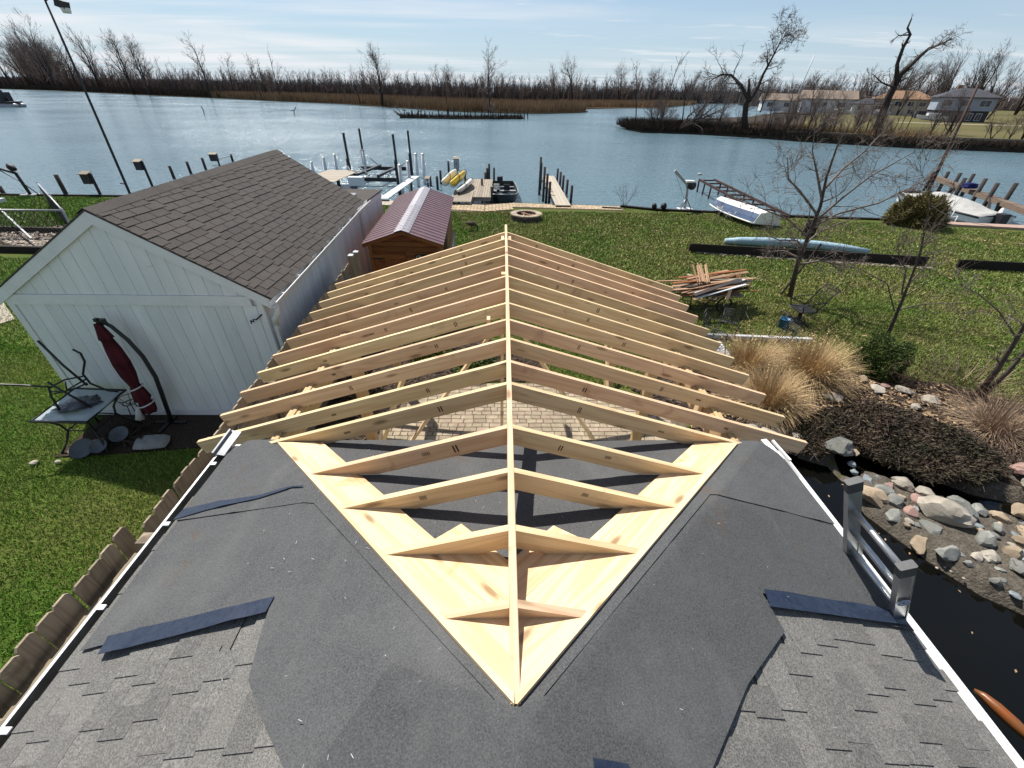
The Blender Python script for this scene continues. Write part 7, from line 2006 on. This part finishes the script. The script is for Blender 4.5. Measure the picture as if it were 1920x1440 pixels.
limb(S,g,rl2_([(41.2,84.6,4.4),(42.1,84.6,6.2),(42.5,84.6,8.0),(42.9,84.6,10.1),(43.5,84.6,11.8),(44.3,84.6,13.3)]),.30,.04,1,O2,3,22,.30)
put_tree('broken_tree','old broken tree with a snapped stub between two curved limbs on the far bank',L0,tree_meshes('t',S,[8,6,4,3],[M['barkdark'],M['fartwig2']],2))
g = random.Random(6); S = []; L0 = (62.6,81.4,0)
limb(S,g,rl2_([(62.6,81.4,0),(62.3,81.4,5.1),(62.8,81.4,8.3),(63.2,81.4,9.3)]),.62,.36,0,O2,1,2,.2)
limb(S,g,rl2_([(62.5,81.4,7.0),(61.4,81.4,9.6),(61.4,81.4,11.6),(61.3,81.4,13.1),(60.6,81.4,13.9),(60.8,81.4,15.0)]),.30,.10,0,O2,1,7,.14)
limb(S,g,rl2_([(61.2,81.4,13.1),(59.7,81.4,13.0),(59.1,81.4,12.2)]),.12,.05,1,O2,1,4,.3)
limb(S,g,rl2_([(63.1,81.4,9.0),(64.4,81.4,10.6),(65.5,81.4,11.6),(66.9,81.4,12.2),(68.1,81.4,12.8)]),.32,.08,1,O2,2,14,.30)
limb(S,g,rl2_([(62.4,81.4,6.6),(60.3,81.4,7.2),(58.5,81.4,8.2)]),.16,.05,1,O2,2,10,.4)
put_tree('broken_tree','tallest dead leaning tree on the far bank with two bare broken tops',L0,tree_meshes('t',S,[8,6,4,3],[M['barkdark'],M['fartwig2']],2))

# ---- kinds of far bare tree
def proto(seed, H, r, o, maxlev=3, mats=('barkdark','fartwig'), sides=(6,4,3,3), wind=(0,0,0), multi=1):
    g = random.Random(seed); S = []; oo = dict(o); oo['wind'] = wind
    for k in range(multi):
        a = g.uniform(0,6.28); d = Vector((.28*math.cos(a)*(multi>1),.28*math.sin(a)*(multi>1),1))
        grow(S,g,Vector((0,0,0)),(d+Vector((g.gauss(0,.05),g.gauss(0,.05),0))).normalized(),H*g.uniform(.78,.95),r,0,maxlev,oo)
    return tree_meshes('t',S,list(sides),[M[mats[0]],M[mats[1]]],1)
OF = dict(wob=.10, up=.07, taper=.8, nb=[14,8,4], t0=.28, ang=(.35,.9), len=(.30,.50), rmin=.020)
OT = dict(wob=.06, up=.06, taper=.85, nb=[13,5,3], t0=.35, ang=(.3,.8), len=(.14,.30), rmin=.028)
OB = dict(wob=.12, up=.10, taper=.8, nb=[13,8,4], t0=.18, ang=(.4,.95), len=(.38,.60), rmin=.020)
WIL = dict(wob=.10, up=.05, taper=.82, nb=[12,8,4], t0=.2, ang=(.25,.6), len=(.36,.55), rmin=.020)
PR_open = [proto(100+i,12,.26,OF) for i in range(4)]
PR_tall = [proto(120+i,12,.16,OT,2 if i%2 else 3) for i in range(5)]
PR_bush = [proto(140+i,12,.30,OB,multi=2) for i in range(3)]
PR_will = [proto(160+i,12,.30,WIL,mats=('barkdark','fartwig2'),wind=(.22,0,.0),multi=2) for i in range(3)]
PR_red = [proto(180+i,12,.24,OB,mats=('barkdark','redtwig'),multi=2) for i in range(2)]
def far(protos, x, y, h, label, group=None, z=-.3, name='bare_tree'):
    me = protos[int(abs(x*7+y*3)) % len(protos)]
    return put_tree(name, label, (x,y,z), me, 'tree', group, h/11.0, (x*1.7+y) % 6.28)
# trees one can tell apart on the far shore of the river, left to right
for x,y,h,pr,lab in (
 (-483,560,47,PR_will,'tallest broad bare tree at the far left of the far shore'),(-470,525,40,PR_will,'second tall bare tree at the far left edge of the far shore'),(-390,480,34,PR_open,'bare tree just right of the lamp post top on the far shore'),
 (-298,386,27,PR_will,'spreading bare tree left of the broad crown on the far shore'),(-235,329,25,PR_bush,'broad dense bare crown on the left far shore'),(-205,300,22,PR_bush,'second broad bare crown on the left far shore, right of the first'),
 (-163,280,20,PR_tall,'slim bare tree with a feathery top on the left far shore'),(-148,260,20,PR_open,'bare tree with a pointed fan top on the left far shore'),(-117,249,16,PR_tall,'leaning thin dead tree on the left far shore near the reeds'),(-107,246,19,PR_tall,'tallest needle-thin dead tree on the far shore reeds'),
 (-47,197,15,PR_bush,'wide dark bare tree standing in the reeds left of centre'),(-58,206,10,PR_open,'smaller crooked tree beside the wide dark one in the reeds'),(-35,205,10,PR_tall,'thin dead stem right of the wide dark tree'),(-19,171,11.5,PR_tall,'slender dead trunk at the water edge in the centre reeds'),
 (-3.7,150,13.6,PR_open,'lone round-topped bare tree at the centre behind the drowned strip'),(38,376,21,PR_tall,'tall thin bare tree right of centre on the far shore'),(47,340,19,PR_bush,'rounded bare tree right of centre on the far shore'),(25,190,7,PR_tall,'thin dead stem at the right tip of the reeds'),
 (24.5,91,9.3,PR_tall,'first bare tree from the left on the near bank point'),(29.5,92.5,10.4,PR_tall,'second bare tree from the left on the near bank point'),(33.6,92.2,9.4,PR_tall,'third, thinnest bare tree on the near bank point')):
    far(pr,x,y,h,lab)
# the wind-bent willows and red trees behind the houses
gg = random.Random(77)
for i in range(26):
    t_ = i/25; x = 150+95*t_+gg.uniform(-12,12); y = 260-105*t_+gg.uniform(-8,18)
    far(PR_will,x,y,gg.uniform(13,17)*(1+.30*t_)*(.75 if i < 7 else 1),'one of the wind-swept bare willows in the row behind the far houses','willows behind the far houses',.5)
for i in range(9):
    x, y = 128+i*5+gg.uniform(-2,2), 117+i*2.4+gg.uniform(-4,4)
    far(PR_red,x,y,gg.uniform(8,11),'one of the reddish budding trees right of the far houses','reddish trees by the far houses',.5)
# the long line of trees along both shores
shore = [(-560,640),(-428,456),(-361,428),(-270,362),(-203,314),(-149,281),(-108,250),(-71,232),(-41,206),(-15,190)]
KIND = {id(PR_open):'open-crowned bare tree',id(PR_tall):'slim feathery bare tree',id(PR_bush):'broad bushy bare tree',id(PR_will):'wind-bent bare tree',id(PR_red):'reddish tree'}
def along(P, t):
    seg = [math.hypot(b[0]-a[0],b[1]-a[1]) for a,b in zip(P[:-1],P[1:])]; T_ = t*sum(seg)
    for (a,b),s in zip(zip(P[:-1],P[1:]),seg):
        if T_ <= s: return a[0]+(b[0]-a[0])*T_/s, a[1]+(b[1]-a[1])*T_/s
        T_ -= s
    return P[-1]
for i in range(86):
    t_ = gg.uniform(0,.86); x, y = along(shore,t_); x += gg.gauss(0,6); y += abs(gg.gauss(0,14))+3
    d = math.hypot(x,y); pr = gg.choice((PR_will,PR_open,PR_bush,PR_tall)) if t_ < .42 else gg.choice((PR_tall,PR_tall,PR_open))
    far(pr,x,y,gg.uniform(.45,.95)*(9+d*.040 if t_ < .5 else 8+d*.03),KIND[id(pr)]+' in the crowd along the left far shore',KIND[id(pr)]+'s along the left far shore')
for i in range(64):
    x = gg.uniform(-130,190); y = 262+abs(gg.gauss(0,50))+max(0,x)*.75
    pr = gg.choice((PR_tall,PR_tall,PR_open,PR_bush)); far(pr,x,y,gg.uniform(8,15)*(1+.0016*max(0,y-250)),KIND[id(pr)]+' standing behind the reed bed',KIND[id(pr)]+'s behind the reed bed')
for i in range(30):
    x = gg.uniform(-75,20); y = 170+abs(x)*.55+gg.uniform(4,40)
    far(PR_tall,x,y,gg.uniform(3.5,8),'one of the thin dead stems standing in the reed bed','dead stems in the reed bed')
for i in range(44):
    x = gg.uniform(28,58); y = float(np.interp(x,[24,34,41,47,53,58],[91,89,84.5,79,75.5,72]))+gg.uniform(0,4.5)
    pr = gg.choice((PR_bush,PR_tall)); far(pr,x,y,gg.uniform(2.2,4.8),'low '+KIND[id(pr)]+' in the thicket on the near bank point',KIND[id(pr)]+'s in the bank point thicket',-.2,'thicket_tree')
for i in range(34):
    x = gg.uniform(46,78); y = float(np.interp(x,[46,53,58,64,78],[79,76,73.5,71.5,68.5]))+gg.uniform(.5,9)
    pr = gg.choice((PR_bush,PR_open,PR_tall)); far(pr,x,y,gg.uniform(2.6,5.6),'small '+KIND[id(pr)]+' in the thicket before the far houses',KIND[id(pr)]+'s before the far houses',.4,'thicket_tree')
for i in range(16):
    x = gg.uniform(85,150); y = 150+gg.uniform(-10,70)-.3*(x-85)
    pr = gg.choice((PR_bush,PR_open,PR_will)); far(pr,x,y,gg.uniform(5,9),KIND[id(pr)]+' in the yards around the far houses',KIND[id(pr)]+'s around the far houses',.5)

# ---- masses: far woods, reeds, brush
def stack_soup(name, arrs, mat, label, cat):
    V_ = np.concatenate([a[0] for a in arrs]); off = 0; T_ = []
    for v, t in arrs: T_.append(t+off); off += len(v)
    tag(link_mesh(name, tri_mesh(name, V_, np.concatenate(T_), mat)), label, cat, kind='stuff')
def tri_arr(meshes):
    V_, T_, o = [], [], 0
    for me in meshes:
        if me is None: continue
        v = np.empty(len(me.vertices)*3, np.float32); me.vertices.foreach_get('co', v); v = v.reshape(-1,3)
        me.calc_loop_triangles(); t = np.empty(len(me.loop_triangles)*3, np.int32); me.loop_triangles.foreach_get('vertices', t)
        V_.append(v); T_.append(t.reshape(-1,3)+o); o += len(v)
    return np.concatenate(V_), np.concatenate(T_)
OS = dict(wob=.07, up=.06, taper=.8, nb=[13,4], t0=.25, ang=(.3,.7), len=(.18,.34), rmin=.05)
SM = [tri_arr(proto(300+i,12,.20,OS,2,sides=(3,3,3))) for i in range(5)]
def far_wood(name, n, fn, hfn, label, seed, mat):
    g = np.random.default_rng(seed); out = []
    for i in range(n):
        x, y = fn(g); h = hfn(x,y,g)/11.0; a = g.uniform(0,6.28); v, t = SM[i % 5]
        c, s_ = math.cos(a), math.sin(a); w = v.copy(); w[:,0] = (v[:,0]*c-v[:,1]*s_)*h*1.2+x; w[:,1] = (v[:,0]*s_+v[:,1]*c)*h*1.2+y; w[:,2] = v[:,2]*h-.3
        out.append((w,t))
    stack_soup(name, out, M[mat], label, 'woods')
def strip(g):
    x = g.uniform(-520,420); base = float(np.interp(x,[-900,-430,-270,-150,-70,0,60,150,300,500],[690,520,440,350,300,290,330,400,560,760])); return x, base+abs(g.normal(0,40))
far_wood('far_woods',950,strip,lambda x,y,g: (6.5+.017*y)*g.uniform(.7,1.15),'dark leafless woods behind the reed bed',5,'fartwig2')
def strip2(g):
    x = g.uniform(-1000,1500); base = float(np.interp(x,[-1000,-500,0,400,800,1500],[900,760,620,720,900,1500])); return x, base+abs(g.normal(0,70))
far_wood('far_woods',800,strip2,lambda x,y,g: (9+.020*y)*g.uniform(.7,1.1),'farthest line of woods on the horizon',6,'fartwig2')
def strip3(g):
    x = g.uniform(190,700); return x, 300-.12*(x-190)+g.uniform(0,120)
far_wood('far_woods',260,strip3,lambda x,y,g: g.uniform(13,20),'bare woods beyond the far houses at the right',7,'fartwig')
def reeds(name, n, fn, h, w, mat, label, seed, lean=.12):
    g = np.random.default_rng(seed); P_ = np.array([fn(g) for _ in range(n)]); d = np.hypot(P_[:,0],P_[:,1])
    hh = h*g.uniform(.6,1.15,n); ww = w*g.uniform(.6,1.3,n)*(.5+d/260)
    V_ = np.empty((n,3,3)); a = g.uniform(0,3.14,n)
    base = np.stack([P_[:,0],P_[:,1],np.full(n,-.45)],1); o = np.stack([np.cos(a)*ww,np.sin(a)*ww,np.zeros(n)],1)
    V_[:,0] = base-o; V_[:,1] = base+o; V_[:,2] = base; V_[:,2,2] += hh; V_[:,2,:2] += g.normal(0,lean,(n,2))*hh[:,None]
    tag(link_mesh(name, tri_mesh(name, V_.reshape(-1,3), np.arange(n*3).reshape(n,3), M[mat])), label, 'reeds', kind='stuff')
def wfn(g):
    x = g.uniform(-620,520); base = float(np.interp(x,[-900,-430,-270,-150,-70,0,60,150,300,520],[700,540,455,370,325,315,350,420,560,760])); return x, base+abs(g.normal(0,30))
reeds('far_woods',46000,wfn,9.5,.20,'fartwig2','dense grey brown thicket at the foot of the far woods',31,.06)
def wfn2(g):
    x = g.uniform(180,900); return x, 330-.14*(x-180)+g.uniform(0,60)
reeds('far_woods',14000,wfn2,10,.22,'fartwig','dense thicket beyond the far houses',32,.08)
fx_ = [-430,-361,-270,-203,-149,-108,-71,-41,-18,3,14,24,31,38,58,86]; fy_ = [447,419,355,307,274,244,223,191,166,160,163,173,184,226,247,264]
def rfn(g):
    x = g.uniform(-160,30); y0 = float(np.interp(x,fx_,fy_)); return x, y0+g.uniform()**1.6*75
reeds('reed_bed',60000,rfn,3.0,.10,'reed','tall dry reeds along the far shore',8)
def rfn2(g):
    x = g.uniform(30,150); y0 = float(np.interp(x,[30,38,58,86,150],[186,228,249,266,390])); return x, y0+g.uniform()**1.6*90
reeds('reed_bed',14000,rfn2,2.6,.11,'reed','dry reeds along the far shore right of centre',9)
def rfn3(g):
    x = g.uniform(-450,-150); y0 = float(np.interp(x,fx_,fy_)); return x, y0+g.uniform()**1.8*50
reeds('reed_bed',16000,rfn3,3.2,.11,'bush','dark brush at the foot of the trees on the left far shore',10)
bx = [23.8,24.9,34,41.3,46.7,52.7,58.1,64.4,71.5,140]; by = [95.6,88.6,87,82.2,75.9,72.1,68.6,67,65,46]
def bfn(g):
    x = g.uniform(23.9,110)**1.0; x = 23.9+(g.uniform()**1.5)*80; y0 = float(np.interp(x,bx,by)); return x, y0+g.uniform(0,5 if x < 52 else 3.2)
reeds('bank_brush',30000,bfn,1.0,.10,'bush','dark tangled brush on the near bank',11,.5)
def bfn3(g):
    x = g.uniform(24.5,50); y0 = float(np.interp(x,bx,by)); return x, y0+g.uniform(1,17)
reeds('bank_brush',12000,bfn3,1.7,.07,'bush','taller brown brush covering the bank point',17,.35)
def bfn2(g):
    x = g.uniform(44,66); y0 = float(np.interp(x,bx,by)); return x, y0+g.uniform(4,9)
reeds('bank_brush',3500,bfn2,2.2,.05,'reed','dry stalks along the top of the near bank',12,.15)
# timber wall along the top of the near bank: separate boards
bw = thing('bank_wall','weathered plank retaining wall along the top of the far right bank','wall',(60,75,0))
P_ = [(46,78.6),(50,76.9),(54,75.1),(61,73.5),(67.5,71.4),(75,69.5),(110,59.6),(142,50.9)]
for (a,b) in zip(P_[:-1],P_[1:]):
    L = math.hypot(b[0]-a[0],b[1]-a[1]); n = max(1,int(L/2.4))
    for k in range(n):
        p, q = (a[0]+(b[0]-a[0])*k/n, a[1]+(b[1]-a[1])*k/n), (a[0]+(b[0]-a[0])*(k+.985)/n, a[1]+(b[1]-a[1])*(k+.985)/n)
        board('plank',(p[0],p[1],.08),(q[0],q[1],.08),.12,1.0,M['greywood'],bw)
# slim pickets of an old fence on the point
of = thing('old_fence','row of thin weathered pickets on the near bank point','fence',(46,80,0))
pm = MB(); pm.box(-.06,.06,-.03,.03,-.3,1.0); pm = pm.mesh('picket',M['greywood'])
for k in range(44):
    t_ = k/43; x = 40.5+9.5*t_; y = 86.0-8.2*t_; link_mesh('picket',pm,of,Matrix.Translation((x,y,-.05+random.uniform(-.1,.1))))
# drowned strip of old stakes in front of the reeds
for i in range(34):
    t_ = i/33; x = -24+30*t_+random.uniform(-.5,.5); y = 121.5+6*t_*t_+random.uniform(-1.2,1.2)
    h = random.choice((.6,.9,1.2,1.6)) if 0.25 < t_ < .85 else random.uniform(.5,1.2)
    mb = MB(); mb.tube([(x,y,-1),(x+random.uniform(-.2,.2),y,h)],[.16,.12],6); tag(mb.build('stake',M['barkdark']), 'one of the old broken stakes on the drowned strip in the river','stake','stakes on the drowned strip')
mb = MB(); mb.prism([(-25,120.5),(-10,120.2),(4,126.5),(5.5,129),(2,129),(-12,124),(-25,123)], -1.2, -.48); tag(mb.build('mud_strip', M['mud'], origin=(0,0,0)), kind='structure')
def dfn(g):
    x = g.uniform(-25,5); return x, float(np.interp(x,[-25,-10,5],[121.5,122,128]))+g.normal(0,.9)
reeds('strip_brush',2600,dfn,.8,.06,'bush','dark brush on the drowned strip in the river',14,.6)
g = random.Random(50); S = []
for k in range(9):
    a = g.uniform(0,6.28); grow(S,g,Vector((g.uniform(-2,2),0,0)),Vector((math.cos(a),.4*math.sin(a),.35)).normalized(),g.uniform(2,4),.14,0,1,dict(wob=.25,up=.0,taper=.7,nb=[5],t0=.2,ang=(.4,1.0),len=(.3,.6),rmin=.05))
put_tree('driftwood','pale tangle of driftwood roots at the left end of the drowned strip',(-22.5,121,-.6),tree_meshes('t',S,[6,4,3],[M['barkdark'],M['twig']],1),'driftwood')
S = []
for k in range(4): grow(S,g,Vector((0,0,0)),Vector((-.5+.2*k,.1,1)).normalized(),g.uniform(2.5,4.5),.12,0,2,dict(wob=.22,up=.0,taper=.7,nb=[6,3],t0=.3,ang=(.4,1.0),len=(.3,.6),rmin=.04))
put_tree('dead_snag','bleached forked snag in the middle of the drowned strip',(-2.0,123.5,-.6),tree_meshes('t',S,[6,4,3],[M['twig'],M['twig']],1),'snag')
g = random.Random(61); S = []
for k in range(5): grow(S,g,Vector((0,0,0)),Vector((1,.05*k,.42+.08*k)).normalized(),g.uniform(5,9),.20,0,2,dict(wob=.14,up=.0,taper=.8,nb=[12,5],t0=.15,ang=(.5,1.1),len=(.2,.45),rmin=.03))
put_tree('fallen_tree','fallen tree with a fan of branches on the near bank point',(31.5,87.6,-.1),tree_meshes('t',S,[6,4,3],[M['barkdark'],M['fartwig2']],1),'tree')
for i,(x,y,lab) in enumerate(((-70,118,'thin dead stick poking out of the open water, the left one'),(-52,125,'forked dead stick poking out of the open water, the right one'))):
    mb = MB(); mb.tube([(x,y,-1.2),(x+.2,y,.2),(x+.9*i,y,1.0)],.10,5); 
    if i: mb.tube([(x+.3,y,.3),(x-.6,y,.2)],.07,5)
    tag(mb.build('stick',M['barkdark']), lab,'stick')

# ================================================================== FAR HOUSES
def house_far(label, c, w, d, h, rise, rz, wall, roofm, storeys=1, hip=False, wins=(), lower=None, garage=False):
    t = thing('far_house', label, 'house', c, None)
    T = Matrix.Translation(Vector(c)) @ Matrix.Rotation(rz,4,'Z')
    def bd(name, mb, mat, parent=t):
        mb.v = [T @ Vector(v) for v in mb.v]; return mb.build(name, mat, t if parent is t else parent, origin=c)
    mb = MB()
    if lower: 
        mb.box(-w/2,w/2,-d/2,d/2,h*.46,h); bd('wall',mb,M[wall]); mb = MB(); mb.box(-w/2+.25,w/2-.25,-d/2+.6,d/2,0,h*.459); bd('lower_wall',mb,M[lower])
    else:
        mb.box(-w/2,w/2,-d/2,d/2,0,h); bd('wall',mb,M[wall])
    mb = MB(); o = .6; r_ = d/2 if hip else -o
    A = [(-w/2-o,-d/2-o,h),(w/2+o,-d/2-o,h),(w/2+o,d/2+o,h),(-w/2-o,d/2+o,h),(-w/2+r_,0,h+rise),(w/2-r_,0,h+rise)]
    mb.add(A+[(x,y,z-.18) for x,y,z in A[:4]],[(0,1,5,4),(1,2,5),(2,3,4,5),(3,0,4),(6,9,8,7),(0,6,7,1),(1,7,8,2),(2,8,9,3),(3,9,6,0)]); bd('roof',mb,M[roofm])
    for (x,z,ww,wh) in wins:
        y = -d/2-.03 if z > h*.46 or not lower else -d/2+.57
        mb = MB(); mb.box(x-ww/2-.1,x+ww/2+.1,y-.02,y+.03,z-wh/2-.1,z+wh/2+.1); f = bd('window',mb,M['farwhite'])
        mb = MB(); mb.box(x-ww/2,x-.04,y-.05,y-.021,z-wh/2,z+wh/2); mb.v = [T @ Vector(v) for v in mb.v]; mb.build('pane',M['glassdark'],f,origin=c).parent = f
        mb = MB(); mb.box(x+.04,x+ww/2,y-.05,y-.021,z-wh/2,z+wh/2); mb.v = [T @ Vector(v) for v in mb.v]; mb.build('pane',M['glassdark'],f,origin=c)
    mb = MB(); mb.box(-w*.2,-w*.2+1,.3,1.2,h,h+rise+.7); bd('chimney',mb,M['brownroof'])
    return t
H1 = house_far('two-storey blue-grey far house with a dark hipped roof and dark bluish lower floor',(120.5,131,.5),11.5,8,5.4,1.9,-.50,'fargrey','slate',2,True,[(-3.9,4.1,2.0,1.3),(-.1,4.1,2.1,1.3),(3.7,4.1,2.1,1.3),(2,1.2,1.0,1.4),(3.8,1.2,1.0,1.4)],'slate')
H2 = house_far('cream house with a tan roof behind the dead leaning tree on the far bank',(140,176,.5),16,9,4.8,2.4,-.50,'fartan','brownroof',2,True,[(-5,3.4,1.7,1.2),(-1.4,3.4,1.7,1.2),(2.2,3.4,1.7,1.2),(5.4,3.4,1.7,1.2),(3,1.2,1.6,1.1)])
H3 = house_far('white far house with a pale brown gable roof left of the dead leaning tree',(121,188,.5),17,9,4.4,2.6,-.4,'farwhite','tanroof',2,False,[(-4.5,2.7,1.5,1.2),(-1,2.7,1.5,1.2),(4.5,2.7,2.2,1.3)])
H4 = house_far('low white far house half hidden by thicket, leftmost of the far houses',(110,200,.5),13,8,3.6,2.2,-.3,'farwhite','tanroof',1,False,[(-4,2.2,1.8,1.4),(2,2.2,1.8,1.4)])
H5 = house_far('small white boat house at the right frame edge of the far bank',(151,118,.5),7,6,3.2,1.8,-.6,'farwhite','slate',1,False,[(0,1.8,2,1.4)])
H6 = house_far('long white bungalow between the white house and the cream house on the far bank',(131,178,.5),11,7,3.2,1.6,-.5,'farwhite','slate',1,True,[(-3,2,1.8,1.3),(2,2,1.8,1.3)])
def far_boat(label, x, y, L, mat, rz):
    t = thing('far_boat', label, 'boat', (x,y,.5)); T = Matrix.Translation((x,y,.7)) @ Matrix.Rotation(rz,4,'Z')
    vs, fs = boat_hull([(-L/2,.1,.05,1.3,.6),(-L*.3,.9,.5,1.15,.1),(L*.2,1.1,.8,1.0,0),(L/2,1.0,.8,1.0,0)], T, 7); mb = MB(); mb.add(vs,fs); mb.build('hull',M[mat],t,fix=True)
    mb = MB(); mb.cbox((0,0,1.3),L*.4,1.6,.7); mb.v = [T @ Vector(v) for v in mb.v]; mb.build('cover',M['farwhite'],t)
far_boat('white covered boat parked on the far lawn below the white house',114,168,8,'farwhite',.1)
far_boat('white boat on a trailer beside the blue-grey far house',112,128,7,'farwhite',-.4)
far_boat('low white boat farther along the far lawn, right of the covered one',122,160,6,'farwhite',.2)
mb = MB(); mb.box(-2.2,2.2,-1.2,1.2,0,1.9); mb.v = [Matrix.Translation((128,150,.5)) @ Matrix.Rotation(-.5,4,'Z') @ Vector(v) for v in mb.v]; tag(mb.build('garden_hut',M['slate']),'dark garden hut on the far lawn between the houses','hut')
